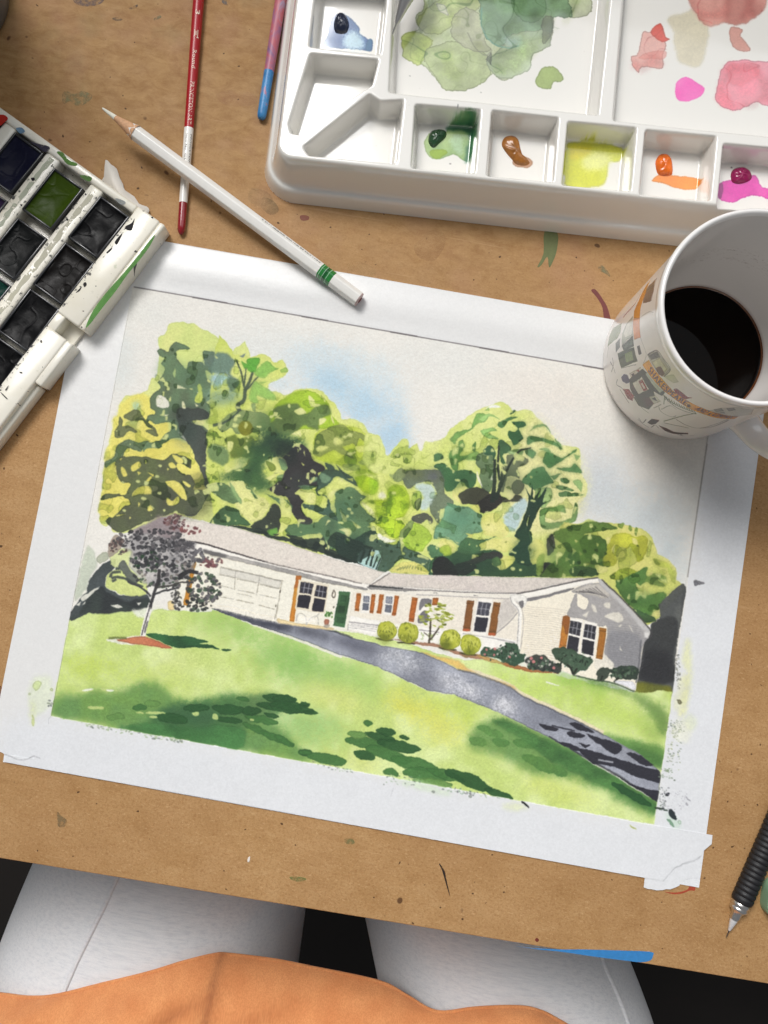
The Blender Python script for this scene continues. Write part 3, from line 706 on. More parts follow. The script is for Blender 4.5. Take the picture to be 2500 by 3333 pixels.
for v, x, y, rx, ry, c, a, sf in (('Z1', 1200, 620, 150, 90, (96, 128, 96), .55, 14), ('Z1', 960, 560, 120, 120, (120, 150, 106), .5, 12), ('Z1', 1130, 1120, 120, 120, (70, 86, 78), .5, 14), ('Z2', 300, 1130, 110, 110, (66, 104, 58), .6, 14), ('Z2', 560, 760, 90, 50, (104, 128, 62), .5, 10),
                           ('Z2', 620, 1100, 70, 90, (36, 48, 44), .6, 8), ('Z2', 700, 1330, 90, 50, (50, 58, 54), .5, 8), ('Z2', 1080, 1560, 90, 110, (70, 104, 78), .5, 12), ('Z2', 1150, 1850, 120, 70, (44, 70, 58), .55, 10), ('Z2', 800, 1720, 110, 50, (76, 108, 72), .5, 10),
                           ('Z3', 640, 700, 90, 60, (52, 92, 58), .5, 10), ('Z3', 1010, 700, 100, 90, (74, 90, 62), .5, 12), ('Z3', 640, 980, 110, 70, (100, 142, 112), .6, 12), ('Z3', 760, 1290, 180, 60, (42, 62, 50), .6, 12), ('Z3', 1120, 1200, 70, 90, (44, 76, 58), .6, 10), ('Z3', 1240, 680, 80, 50, (72, 116, 70), .5, 8),
                           ('Z3', 1400, 1250, 130, 90, (82, 116, 56), .55, 12), ('Z4', 760, 400, 100, 90, (86, 118, 48), .6, 12), ('Z4', 980, 430, 70, 70, (176, 180, 70), .5, 12), ('Z4', 1100, 720, 100, 60, (78, 116, 62), .5, 10)):
    soft(v, x, y, rx, ry, c, a, sf)

# --- broken foliage: leaf marks and small lifted lights over all the trees
LT = [(340, 1900), (360, 1560), (410, 1230), (500, 960), (600, 1000), (800, 760), (880, 420), (1000, 330), (1250, 420), (1530, 430), (1640, 600), (1500, 1100), (1450, 1600), (1300, 1880), (880, 1890), (500, 2020)]
MT = [(-60, 640), (300, 640), (460, 640), (700, 570), (870, 580), (1030, 800), (1250, 880), (1390, 1010), (1420, 1120), (1590, 1080), (1659, 1120), (1659, 1900), (1440, 2030), (1000, 1900), (700, 1820), (300, 1700), (-60, 1660)]
RT = [(20, 480), (120, 540), (240, 440), (400, 480), (560, 420), (700, 270), (850, 180), (1010, 170), (1200, 260), (1390, 450), (1510, 540), (1550, 760), (1500, 900), (1440, 1020), (1640, 1030), (1640, 1370), (640, 1365), (150, 1340), (0, 1100)]
FT = [(560, 260), (850, 225), (1050, 250), (1190, 350), (1300, 490), (1340, 600), (1230, 800), (1120, 850), (830, 600), (560, 570)]
for v, P_, sd in (('Z1', LT, 5), ('Z2', MT, 6), ('Z3', RT, 7), ('Z4', FT, 8)):
    K.leafy(v, P_, 34, .84, (206, 218, 180), .7, True, .2, sd, (.40, .86))
    K.leafy(v, P_, 26, .90, (160, 184, 146), .8, True, .2, sd + 30, (.25, .62))
    K.leafy(v, P_, 20, .965, (226, 228, 150), .85, False, .05, sd + 40, (.20, .54))
    K.leafy(v, P_, 42, .5, (210, 220, 182), .5, True, .1, sd + 60, (.5, .9), .010)
for q, c in (([(1000, 1740), (1300, 1850), (1340, 1790), (1200, 1990), (940, 1900)], (40, 58, 50)), ([(300, 1730), (880, 1800), (930, 1890), (1200, 2000), (900, 1930), (500, 1790)], (36, 48, 44))):
    K.leafy('Z2', q, 30, .25, c, .8, False, .1, 77)

# wet passages: here and there the paint has run together
wet = np.clip((vnoise(K.h, K.w, 75) * .7 + vnoise(K.h, K.w, 30) * .3 - .55) * 4.5, 0, 1)[..., None] * .6
ink = bblur(np.clip((K.c.max(-1) - K.c.min(-1) - .16) * 6, 0, 1), 3)[..., None]
wet = wet * ink
for rad in (3, 4):
    bl_ = np.stack([bblur(bblur(K.c[..., i], rad), rad) for i in range(3)], -1)
    K.c = K.c * (1 - wet) + (bl_ * (1 + (K.g1[..., None] - .5) * .12)) * wet
    wet = np.clip((vnoise(K.h, K.w, 90) - .66) * 5, 0, 1)[..., None] * .6 * ink

# --- lawn and drive
p('F', [(205, 2060), (224, 2015), (280, 1990), (430, 1985), (590, 1984), (700, 1986), (800, 2000), (900, 2030), (1250, 2075), (1470, 2140), (1600, 2150), (1850, 2205), (2060, 2252), (2240, 2290), (2180, 2720), (130, 2350), (140, 2250)], (207, 221, 132), 1, 4, 0, .05, .07, (218, 227, 158), .1)
for v, x, y, rx, ry, c, a, s, g in (('Z7', 1180, 240, 220, 60, (160, 192, 100), .8, 22, 14), ('Z7', 1500, 420, 240, 110, (146, 186, 98), .75, 30, 20), ('Z7', 1600, 360, 120, 50, (176, 206, 110), .6, 14, 20), ('Z7', 330, 500, 170, 40, (190, 206, 76), .7, 20, 0),
                                   ('Z7', 700, 560, 260, 40, (186, 202, 90), .6, 22, 5), ('Z7', 620, 250, 260, 40, (212, 222, 130), .6, 22, 0), ('Z7', 900, 460, 160, 50, (222, 226, 154), .7, 26, 8), ('Z8', 130, 90, 160, 60, (152, 190, 104), .8, 24, 22),
                                   ('Z8', 300, 130, 150, 40, (160, 196, 110), .7, 24, 25), ('Z8', 560, 260, 170, 40, (218, 214, 96), .8, 22, 25), ('Z8', 220, 190, 130, 40, (222, 220, 130), .6, 22, 15), ('Z8', 120, 320, 160, 50, (150, 190, 120), .7, 24, 10),
                                   ('Z8', 700, 250, 120, 40, (198, 212, 96), .6, 22, 25), ('Z8', 1010, 160, 170, 40, (194, 214, 104), .7, 20, 15), ('Z8', 1300, 250, 160, 60, (190, 210, 100), .7, 22, 25), ('Z8', 330, 460, 70, 30, (212, 214, 130), .6, 16, 10),
                                   ('Z4', 150, 1130, 90, 30, (172, 208, 110), .6, 14, 15), ('Z4', 700, 1270, 200, 40, (150, 190, 84), .7, 16, 12), ('Z4', 1200, 1560, 60, 160, (150, 180, 90), .6, 20, 0), ('Z8', 640, 330, 100, 40, (222, 222, 120), .6, 20, 20), ('Z8', 1100, 560, 150, 40, (214, 220, 120), .6, 20, 20)):
    soft(v, x, y, rx, ry, c, a, s, g)
p('Z4', [(700, 1250), (900, 1280), (1080, 1360), (1290, 1490), (1270, 1660), (1150, 1480), (1000, 1370), (820, 1300)], (104, 136, 70), .7, 4, 7, 0)
p('Z7', [(120, 790), (150, 690), (230, 655), (500, 640), (760, 590), (870, 680), (1000, 690), (1200, 660), (1300, 690), (1340, 800), (1480, 850), (1600, 960), (1680, 1070), (1250, 1000), (900, 935), (620, 880), (250, 815)], (124, 162, 84), .92, 5, 9, 0, .14, (104, 142, 80), .15)
p('Z7', [(760, 770), (900, 720), (1080, 700), (1240, 680), (1380, 640), (1500, 690), (1480, 790), (1300, 850), (1280, 910), (1235, 990), (900, 935), (700, 880)], (84, 122, 74), .8, 5, 8, 0, .14, (70, 112, 64), .2)
p('Z7', [(500, 870), (700, 830), (900, 850), (1100, 840), (1270, 870), (1285, 910), (1235, 992), (900, 938), (600, 880)], (58, 106, 56), .9, 4, 3, .1, .14, (78, 126, 70), .25)
soft('Z7', 950, 800, 190, 60, (62, 100, 66), .7, 12)
for v, x, y, rx, ry, g, c in (('Z7', 1490, 688, 105, 28, 12, 0), ('Z7', 1500, 742, 150, 30, 10, 0), ('Z7', 1272, 690, 42, 15, 8, 1), ('Z7', 1185, 750, 96, 30, 5, 0), ('Z7', 1000, 745, 82, 26, 2, 0), ('Z7', 1190, 815, 80, 22, 8, 0), ('Z7', 1380, 815, 104, 26, 14, 1), ('Z7', 1620, 735, 60, 15, -10, 0),
                              ('Z7', 1440, 790, 50, 14, 14, 0), ('Z7', 655, 740, 46, 20, 0, 1), ('Z7', 850, 810, 90, 34, 8, 0), ('Z7', 1320, 760, 60, 30, 0, 0), ('Z7', 730, 715, 50, 24, 0, 2), ('Z7', 510, 800, 60, 20, 0, 2), ('Z7', 1350, 870, 90, 22, 22, 1), ('Z7', 1480, 925, 110, 24, 22, 1), ('Z7', 1650, 1010, 40, 24, 8, 0),
                              ('Z8', 30, 210, 50, 18, 8, 0), ('Z8', 60, 240, 90, 20, 10, 0), ('Z8', 132, 260, 32, 10, 6, 0), ('Z8', 112, 226, 22, 9, -10, 0), ('Z8', 30, 365, 46, 16, 28, 1), ('Z8', 195, 437, 78, 22, 10, 1), ('Z8', 112, 412, 26, 11, 5, 1), ('Z8', 355, 302, 18, 13, 10, 1), ('Z8', 340, 376, 82, 20, 8, 1),
                              ('Z8', 400, 355, 64, 16, 12, 0), ('Z8', 424, 334, 40, 16, 8, 0), ('Z8', 493, 354, 19, 10, 10, 0), ('Z8', 470, 388, 92, 22, 12, 0), ('Z8', 340, 424, 44, 20, 14, 0), ('Z8', 430, 420, 96, 24, 18, 1), ('Z8', 530, 455, 100, 24, 14, 1), ('Z8', 310, 345, 40, 15, 8, 2), ('Z8', 440, 492, 32, 14, 5, 1),
                              ('Z8', 575, 498, 90, 26, 10, 1), ('Z8', 650, 500, 80, 20, 18, 1), ('Z8', 740, 520, 100, 24, 22, 0), ('Z8', 860, 570, 62, 14, 18, 0), ('Z8', 600, 530, 80, 16, 8, 2), ('Z8', 840, 340, 40, 16, 10, 2), ('Z8', 800, 320, 26, 12, 5, 2), ('Z8', 865, 372, 38, 15, 10, 1), ('Z8', 775, 370, 34, 16, 14, 2),
                              ('Z8', 960, 383, 50, 18, 10, 1), ('Z8', 1000, 445, 60, 16, 14, 1), ('Z8', 1060, 475, 70, 20, 16, 1)):
    K.dab(v, x, y, rx, ry, g, ((48, 92, 48), (74, 120, 62), (112, 150, 80))[c], .93, 4, .14)
for x, y, rx, ry in ((320, 638, 60, 8), (450, 634, 34, 8), (390, 743, 50, 10), (750, 772, 60, 9), (990, 780, 22, 12), (1330, 815, 14, 8), (740, 800, 26, 10), (660, 772, 24, 6), (1110, 800, 20, 18)):
    K.dab('Z7', x, y, rx, ry, 4, (206, 216, 138), .85, 3, 0)
K.dab('Z7', 340, 636, 40, 7, 0, (242, 240, 220), .9, 3, 0); K.dab('Z7', 475, 634, 26, 7, 0, (242, 240, 220), .9, 3, 0)
p('Z8', [(800, 290), (900, 280), (1100, 360), (1250, 450), (1470, 590), (1465, 660), (1350, 615), (1200, 530), (1000, 490), (860, 430), (740, 380)], (112, 150, 76), .8, 5, 9, 0, .14, (96, 136, 72), .2)
p('Z8', [(820, 292), (900, 290), (1010, 350), (1180, 430), (1330, 520), (1470, 610), (1462, 650), (1300, 560), (1100, 470), (1010, 410), (930, 350)], (56, 98, 54), .85, 4, 4, .1, .14, (80, 124, 66), .25)
K.dab('Z8', 1370, 575, 92, 16, 30, (44, 88, 48), .9, 3)
p('Z8', [(1240, 340), (1400, 370), (1495, 395), (1480, 480), (1360, 412)], (98, 140, 70), .85, 4, 5, 0)
p('Z8', [(1340, 390), (1480, 420), (1480, 480), (1400, 440)], (78, 118, 62), .7, 4, 6, 0)
# drive
DR = np.concatenate([V('Z5', [(300, 652), (480, 690), (640, 730), (850, 772), (1080, 792), (1280, 842), (1420, 892), (1640, 945)]), V('Z8', [(560, 28), (640, 62), (700, 92), (860, 140), (960, 200), (1110, 270), (1260, 342), (1400, 420), (1482, 490), (1478, 602),
      (1330, 510), (1170, 420), (1040, 350), (880, 270), (800, 235), (680, 190), (580, 172), (490, 130), (370, 72), (250, 40)]), V('Z5', [(1330, 1030), (1060, 920), (860, 850), (620, 772), (440, 712)])])
for q in ([(240, 36), (370, 66), (490, 124), (580, 166), (680, 184)], [(1180, 424), (1330, 514), (1440, 580)]): K.line('Z8', q, 7, (236, 232, 220), .9, 1.5)
K.line('Z5', [(560, 748), (860, 858), (1060, 930), (1330, 1040)], 6, (236, 232, 222), .9, 1.5)
K.line('Z8', [(720, 92), (860, 134), (960, 194), (1110, 264), (1260, 336)], 9, (236, 220, 186), .9, 2)
p('Z6', [(740, 760), (900, 800), (1050, 830), (1080, 860), (1200, 940), (1380, 980), (1500, 1060), (1300, 980), (1050, 890), (900, 830)], (226, 180, 100), .75, 4, 2, .1)
p('F', DR, (150, 153, 164), 1, 2, 0, .3, .16, (164, 167, 177), .15, False)
K.clip = clip
for v, x, y, rx, ry, c, a, s, g in (('Z5', 480, 690, 200, 30, (58, 60, 72), .98, 5, 14), ('Z5', 760, 780, 200, 34, (66, 68, 80), .95, 7, 12), ('Z5', 1080, 840, 200, 38, (88, 90, 100), .9, 9, 14), ('Z6', 250, 700, 200, 40, (96, 98, 110), .8, 10, 14), ('Z6', 480, 760, 120, 40, (130, 132, 140), .6, 12, 20),
                                   ('Z6', 640, 900, 80, 60, (128, 130, 140), .6, 16, 30), ('Z8', 480, 60, 90, 20, (214, 215, 217), .85, 16, 20), ('Z8', 700, 160, 110, 24, (216, 216, 219), .9, 14, 24), ('Z8', 880, 230, 50, 34, (216, 216, 219), .85, 10, 40), ('Z8', 580, 130, 70, 20, (120, 122, 132), .6, 12, 20),
                                   ('Z8', 1080, 270, 150, 18, (118, 120, 130), .7, 10, 26), ('Z8', 900, 170, 120, 18, (140, 142, 152), .6, 10, 24), ('Z8', 1350, 410, 120, 30, (140, 142, 150), .6, 10, 28)):
    t = np.arange(16) / 16 * 2 * np.pi
    cc, ss = math.cos(math.radians(g)), math.sin(math.radians(g))
    P = np.stack([x + rx * np.cos(t) * cc - ry * np.sin(t) * ss, y + rx * np.cos(t) * ss + ry * np.sin(t) * cc], 1)
    r = K.mask(K.to_c(V(v, P)), 4, s)
    rd = K.mask(K.to_c(DR), 2, 0)
    full = np.zeros((K.h, K.w), np.float32); full[rd[0]] = rd[1]
    K.clip = clip * full
    K.put(r[0], r[1], c, a, s, 0, .25)
    K.clip = clip
K.line('Z5', [(310, 652), (480, 690), (640, 728), (850, 770), (1080, 792), (1280, 842), (1420, 890)], 4, (66, 68, 76), .7, 1.5)
K.line('Z8', [(1050, 352), (1170, 420), (1330, 512), (1470, 600)], 4, (66, 68, 76), .8, 1.5)
K.line('Z8', [(700, 92), (860, 140), (960, 200), (1110, 270), (1260, 342)], 3, (96, 98, 106), .7, 1.5)
for q in ([(1010, 300), (1084, 318), (1075, 330), (1040, 325)], [(1125, 305), (1160, 300), (1225, 335), (1170, 328)], [(1118, 330), (1150, 332), (1185, 348), (1175, 358), (1130, 350)], [(1165, 374), (1210, 385), (1195, 395)], [(1190, 342), (1260, 360), (1335, 388), (1310, 422), (1262, 392)],
          [(1165, 400), (1230, 408), (1320, 440), (1475, 486), (1474, 532), (1300, 470), (1225, 452)], [(1350, 414), (1400, 425), (1456, 462), (1400, 455)], [(1280, 490), (1400, 545), (1478, 560), (1474, 605), (1380, 545)], [(1090, 372), (1150, 385), (1180, 408), (1130, 400)]):
    p('Z8', q, (46, 46, 56), .95, 3, 0, .08, .1)
K.line('Z8', [(1060, 308), (1150, 330)], 3, (46, 46, 56), .9)
K.line('Z8', [(1240, 440), (1300, 452)], 4, (190, 192, 198), .8)

# --- the house
WALL, ROOF, WHT, SIL = (246, 239, 216), (232, 225, 215), (246, 242, 234), (160, 157, 154)
K.line('Z5', [(60, 640), (200, 662), (330, 660)], 16, (240, 236, 224), .9)
p('Z5', [(60, 560), (110, 300), (200, 250), (300, 230), (850, 360), (1190, 440), (1545, 530), (1440, 545), (1385, 832), (1270, 832), (960, 792), (840, 770), (380, 662), (150, 650)], WALL, 1, 1, 0, .05, .05, (241, 234, 212), .06, False)
p('Z5', [(300, 640), (380, 632), (860, 742), (850, 775), (380, 668)], (242, 238, 228), .9, 2, 3, 0)
p('Z5', [(840, 740), (960, 770), (1200, 800), (1270, 830), (960, 795), (845, 772)], (238, 214, 160), .9, 2, 1)
p('ZT', [(1040, 940), (1090, 920), (1110, 1000), (1045, 1005)], (240, 214, 150), .9, 2, 1)
p('Z5', [(-60, 60), (100, -10), (230, -12), (300, 0), (480, 32), (620, 72), (760, 112), (1210, 262), (1400, 318), (1590, 366), (1665, 380), (1545, 478), (1500, 470), (1060, 375), (760, 306), (440, 212), (170, 150), (60, 130)], ROOF, 1, 1, 0, .1, .09, (222, 214, 205), .1, False)
p('Z5', [(180, 150), (440, 214), (760, 308), (1060, 378), (1500, 472), (1540, 480), (1535, 510), (1190, 432), (850, 342), (560, 276), (270, 212), (200, 200)], WHT, 1, 1, 0, .03, .03, None, 0, False)
p('Z5', [(268, 208), (400, 238), (560, 274), (850, 342), (1190, 430), (1535, 508), (1535, 526), (1190, 462), (850, 378), (560, 308), (400, 268), (280, 238)], (152, 150, 148), .95, 1.5, 0, .1, .15, (172, 168, 164), .2, False)
p('Z5', [(268, 208), (330, 222), (440, 250), (420, 272), (280, 238)], (104, 102, 102), .9, 2, 2)
K.line('Z5', [(170, 148), (300, 172), (440, 214), (620, 266), (760, 308)], 4, (70, 64, 64), .95, 1, .4)
K.line('Z5', [(760, 308), (1060, 378), (1290, 424), (1490, 470)], 2.4, (120, 112, 108), .9, 1)
p('Z5', [(395, 348), (870, 448), (850, 512), (700, 470), (520, 430), (388, 400)], (222, 219, 210), .9, 1, 1, .1, .06, None, 0, False)
for q, w in (([(400, 345), (560, 382), (880, 452)], 2.6), ([(390, 402), (510, 430)], 1.8), ([(525, 435), (675, 466)], 1.8), ([(700, 476), (850, 510)], 2.4), ([(515, 378), (510, 430), (505, 520)], 1.4), ([(700, 415), (690, 470), (672, 560)], 1.4), ([(870, 455), (845, 600), (815, 750)], 1.8),
             ([(390, 485), (500, 512)], 1.2), ([(530, 520), (660, 548)], 1.5), ([(700, 556), (830, 582)], 1.2), ([(385, 570), (500, 592)], 1.2), ([(515, 596), (650, 622)], 1.6), ([(690, 636), (815, 668)], 1.6), ([(520, 545), (640, 570)], 1), ([(840, 640), (825, 740)], 1.2)):
    K.line('Z5', q, w, (150, 146, 138), .8, 1)
for x, y in ((856, 532), (824, 642)): K.dab('Z5', x, y, 4, 10, 8, (50, 48, 48), .9, 1)
p('Z5', [(178, 296), (208, 300), (185, 440), (145, 645), (108, 632), (150, 450)], (212, 148, 54), 1, 2, 0, .15, .1, (196, 128, 48), .2, False)
p('Z5', [(985, 408), (1022, 412), (1002, 500), (962, 765), (926, 760), (965, 510)], (216, 154, 62), 1, 1.5, 0, .15, .08, (204, 136, 52), .1, False)
p('Z5', [(985, 408), (1022, 412), (1004, 500), (965, 508)], (186, 116, 56), .9, 1.5, 0, .1, .1, None, .1, False)


def window(v, quad, frame, rows=2, col=(58, 58, 68), cols=3, top=True):
    q = np.array(quad, float)
    c = q.mean(0)
    if frame: p(v, c + (q - c) * frame, WHT, 1, .8, 0, .05, 0, None, 0, False)
    L = lambda s, t: tuple((q[0] * (1 - s) + q[1] * s) * (1 - t) + (q[3] * (1 - s) + q[2] * s) * t)
    p(v, [L(0, 0), L(1, 0), L(1, .45), L(0, .45)], col, .97, 1.2, 0, .1, .3, tuple(k + 26 for k in col), .3, False)
    p(v, [L(0, .52), L(1, .52), L(1, 1), L(0, 1)], tuple(k - 8 for k in col), .97, 1.2, 0, .1, .2, None, .3, False)
    if top:
        for k in range(1, cols): K.line(v, [L(k / cols, 0), L(k / cols, .45)], 1.9, (176, 176, 180), .85, .8)
        K.line(v, [L(0, .23), L(1, .23)], 1.9, (170, 170, 174), .85, .8)


p('Z5', [(1000, 440), (1235, 478), (1200, 705), (970, 665)], (238, 226, 198), 1, .8, 0, .03, 0, None, 0, False)
window('Z5', [(1018, 455), (1115, 470), (1076, 662), (984, 650)], 0, 2, (50, 50, 62))
window('Z5', [(1136, 480), (1222, 495), (1188, 692), (1102, 680)], 0, 2, (50, 50, 62))
for q in ([(975, 760), (1000, 700), (1050, 720), (1060, 790)], [(1060, 790), (1090, 740), (1140, 720), (1150, 790)], [(985, 700), (980, 760)], [(1120, 735), (1160, 700)]): K.line('Z5', q, 2, (178, 178, 180), .8)
K.dab('Z5', 1060, 745, 90, 28, 6, (246, 244, 240), .6, 3, 0, 2)
K.line('Z5', [(1268, 520), (1256, 560), (1262, 575), (1278, 572), (1280, 540), (1270, 520)], 2.2, (80, 74, 74), .9)
K.dab('Z5', 1270, 652, 4, 9, 5, (50, 48, 48), .9, 1)
p('Z6', [(120, 284), (218, 292), (168, 580), (80, 565)], (244, 240, 228), 1, .8, 0, 0, 0, None, 0, False)
p('Z6', [(126, 290), (215, 298), (166, 576), (82, 562)], (62, 96, 60), 1, 1, 0, .12, .12, (88, 128, 84), .3, False)
for q in ([(142, 318), (188, 324), (178, 374), (132, 366)], [(128, 400), (176, 408), (166, 462), (118, 452)], [(112, 490), (166, 498), (156, 545), (104, 535)]):
    p('Z6', q, (48, 78, 50), .85, 1.5, 0, .1, .1, (70, 108, 70), .3, False)
p('Z6', [(14, 512), (48, 518), (42, 556), (12, 550)], (178, 116, 88), .95, 1.5, 0)
K.dab('Z6', 30, 562, 26, 14, 0, (180, 172, 162), .8, 2)
for k in range(16): K.dab('Z6', 45 + random.uniform(-30, 32), 485 + random.uniform(-30, 26), 11, 5, random.uniform(0, 180), random.choice(((92, 148, 62), (124, 168, 84), (66, 112, 52))), .9, 2)
# right wing
p('Z6', [(190, 600), (232, 300), (360, 280), (700, 320), (1450, 345), (1565, 420), (1545, 730), (1250, 770), (1100, 730), (700, 660), (420, 640)], (241, 235, 222), 1, 1, 0, .04, .06, (234, 227, 214), .06, False)
p('Z6', [(188, 590), (210, 482), (480, 532), (1200, 622), (1495, 672), (1490, 790), (1240, 780), (1100, 740), (700, 665), (420, 640)], (246, 243, 236), 1, 1.5, 0, .02, .03, None, 0, False)
for q, w in (([(200, 532), (380, 552), (580, 574)], 3), ([(740, 590), (900, 612)], 2.5), ([(1080, 622), (1240, 640), (1480, 690)], 2.5), ([(196, 545), (192, 595)], 2), ([(205, 560), (420, 588)], 1.2), ([(205, 575), (410, 602)], 1.2), ([(215, 550), (420, 572)], 1.2)):
    K.line('Z6', q, w, (160, 156, 158), .8, 1)
p('Z6', [(1370, 380), (1450, 360), (1510, 430), (1340, 615), (1335, 600)], (206, 200, 194), .8, 1.5, 2, 0)
K.line('Z6', [(1335, 620), (1420, 550), (1505, 455)], 2, (140, 136, 138), .8, 1)
p('Z3', [(2, 1452), (150, 1358), (300, 1366), (640, 1377), (1100, 1390), (1645, 1398), (1300, 1450), (1085, 1508), (840, 1492), (600, 1482), (300, 1462)], (224, 216, 207), 1, 1, 0, .08, .12, (213, 204, 198), .12, False)
K.line('Z3', [(150, 1358), (80, 1405), (0, 1452)], 2.2, (124, 116, 112), .9, 1)
p('Z6', [(355, 252), (480, 262), (760, 280), (1100, 300), (1440, 312), (1450, 352), (1100, 336), (720, 318), (360, 288)], (238, 233, 222), 1, 1, 0, .02, .03, None, 0, False)
p('Z6', [(355, 252), (480, 264), (760, 284), (640, 292), (420, 282), (352, 268)], (150, 148, 146), .9, 1.5, 1)
K.line('Z6', [(358, 250), (480, 262), (620, 270)], 4.5, (66, 66, 68), .95, 1, .3)
K.line('Z6', [(620, 270), (760, 282), (1100, 300), (1440, 308), (1520, 312)], 2.2, (120, 114, 114), .9, 1)
K.line('Z6', [(720, 318), (1100, 336), (1440, 352)], 2, (170, 164, 164), .8, 1)
for x, y in ((640, 294), (872, 306), (1180, 326)): K.dab('Z6', x, y, 18, 3, 4, (120, 118, 120), .8, 1)


def shutter(v, q, c, c2):
    p(v, q, c, 1, 1, 0, .14, .14, c2, .2, False)
    q = np.array(q, float)
    for t in (.1, .9): K.line(v, [q[0] * (1 - t) + q[3] * t, q[1] * (1 - t) + q[2] * t], 1.6, tuple(int(k * .6) for k in c), .8, .8)


for q in ([(262, 306), (299, 308), (276, 448), (244, 445)], [(378, 314), (411, 318), (386, 466), (356, 460)], [(439, 317), (473, 319), (446, 469), (414, 466)], [(556, 325), (591, 330), (562, 481), (530, 476)], [(690, 339), (732, 342), (702, 530), (661, 522)], [(848, 345), (893, 347), (886, 402), (844, 402)]):
    shutter('Z6', q, (198, 124, 56), (178, 104, 48))
for q in ([(1115, 364), (1169, 367), (1136, 602), (1080, 597)], [(1318, 375), (1371, 380), (1334, 632), (1276, 628)]): shutter('Z6', q, (158, 106, 52), (134, 90, 48))
for q in ([(1084, 582), (1136, 588), (1132, 606), (1080, 600)], [(1280, 610), (1334, 618), (1330, 636), (1276, 630)]): p('Z6', q, (206, 110, 66), .9, 1, 0, .1, 0, None, 0, False)
for q, fr, c in (([(315, 328), (362, 330), (350, 440), (302, 438)], 1.4, (112, 116, 128)), ([(490, 332), (545, 336), (524, 456), (474, 452)], 1.35, (120, 124, 134)), ([(1204, 376), (1297, 383), (1256, 608), (1164, 598)], 1.28, (56, 56, 66))):
    window('Z6', q, fr, 2, c)
p('Z6', [(742, 346), (845, 352), (832, 552), (728, 548)], WHT, 1, .8, 0, .03, 0, None, 0, False)
p('Z6', [(756, 354), (838, 358), (832, 405), (790, 400), (744, 442)], (126, 124, 128), .95, 1.5, 0, .1)
p('Z6', [(748, 470), (800, 440), (820, 530), (735, 535)], (110, 108, 112), .9, 2, 0, .1)
# gable
p('Z4', [(300, 740), (340, 720), (820, 600), (1145, 920), (1120, 1100), (1075, 1345), (940, 1290), (640, 1235), (290, 1090), (300, 830)], (246, 239, 222), 1, 1, 0, .04, .05, (240, 232, 214), .06, False)
for k in range(26):
    y0 = 770 + k * 15
    x1 = 640 - max(0, k - 6) * 3.2
    K.line('Z4', [(322, y0), (480, y0 + 16), (x1, y0 + 34)], 1.1, (196, 188, 176), .7, 1.5)
p('Z4', [(640, 670), (820, 612), (1000, 770), (1160, 940), (1120, 1060), (1090, 1220), (1000, 1205), (870, 1130), (880, 920), (830, 905), (720, 860), (620, 835), (640, 760), (660, 700), (680, 690), (690, 770), (740, 790), (760, 730), (700, 690)], (178, 175, 174), .95, 3, 0, .1, .08, (158, 156, 158), .15)
p('Z4', [(880, 960), (1000, 940), (1110, 990), (1090, 1220), (960, 1190), (885, 1120)], (144, 144, 148), .75, 3, 5, 0, .1)
for k in range(22):
    y0 = 880 + k * 15
    K.line('Z4', [(885, y0), (1000, y0 + 14), (1118 - k * 2, y0 + 32)], 1.2, (132, 132, 136), .6, 1.5)
for q in ([(780, 755), (803, 768), (812, 812), (790, 800)], [(860, 756), (900, 750), (902, 790), (870, 782)], [(860, 838), (960, 815), (992, 860), (960, 885), (900, 860)], [(1028, 898), (1055, 940), (1062, 952), (1040, 930)], [(955, 905), (985, 895), (970, 915)], [(965, 1040), (985, 1080), (970, 1070)],
          [(715, 830), (760, 800), (745, 845)], [(600, 900), (640, 850), (640, 880)], [(815, 1100), (860, 1090), (930, 1160), (900, 1210), (800, 1190)]):
    p('Z4', q, (234, 229, 216), .9, 2.5, 0, .04)
p('Z4', [(650, 668), (820, 615), (905, 690), (860, 720), (760, 690)], (206, 200, 190), .8, 2, 0)
for k in range(7): K.line('Z4', [(670 + k * 22, 668 - k * 6 + 8), (780 + k * 18, 678 + k * 6)], 1.6, (92, 90, 92), .75, 1.2)
p('Z4', [(330, 722), (480, 690), (640, 650), (640, 664), (480, 710), (336, 740)], (134, 132, 134), .95, 1.5, 0, .1)
p('Z4', [(270, 690), (440, 656), (640, 612), (820, 578), (830, 604), (640, 648), (440, 696), (300, 722), (330, 722)], WHT, 1, 1, 0, .03, 0, None, 0, False)
K.line('Z4', [(268, 692), (440, 655), (600, 620), (715, 596), (825, 578)], 3, (86, 82, 82), .9, 1)
p('Z4', [(820, 580), (842, 590), (1000, 742), (1172, 930), (1166, 960), (1140, 950), (980, 770), (832, 626)], (198, 196, 194), 1, 1, 0, .08, .05, None, 0, False)
K.line('Z4', [(845, 590), (1000, 740), (1174, 930), (1166, 988)], 3.4, (82, 80, 82), .9, 1)
p('Z4', [(1130, 945), (1172, 945), (1162, 992), (1135, 982)], (226, 224, 220), .95, 1, 0, .1, 0, None, 0, False)
K.line('Z4', [(1112, 1000), (1098, 1150), (1080, 1290)], 4, (112, 112, 116), .8, 1)
p('Z4', [(225, 705), (262, 690), (340, 710), (330, 770), (300, 780), (285, 745), (240, 740)], (240, 237, 230), 1, 1.5, 0, .1)
p('Z4', [(286, 742), (318, 738), (312, 785), (292, 775)], (118, 116, 118), .9, 1.5, 0)
K.line('Z4', [(238, 715), (250, 752), (292, 800), (294, 900), (280, 1060)], 9, (244, 241, 234), 1, 1)
K.line('Z4', [(228, 712), (240, 752), (284, 802), (284, 900), (272, 1050)], 1.6, (150, 146, 146), .85, 1)
K.line('Z4', [(270, 742), (310, 795), (318, 900), (300, 1060)], 1.6, (170, 166, 164), .85, 1)
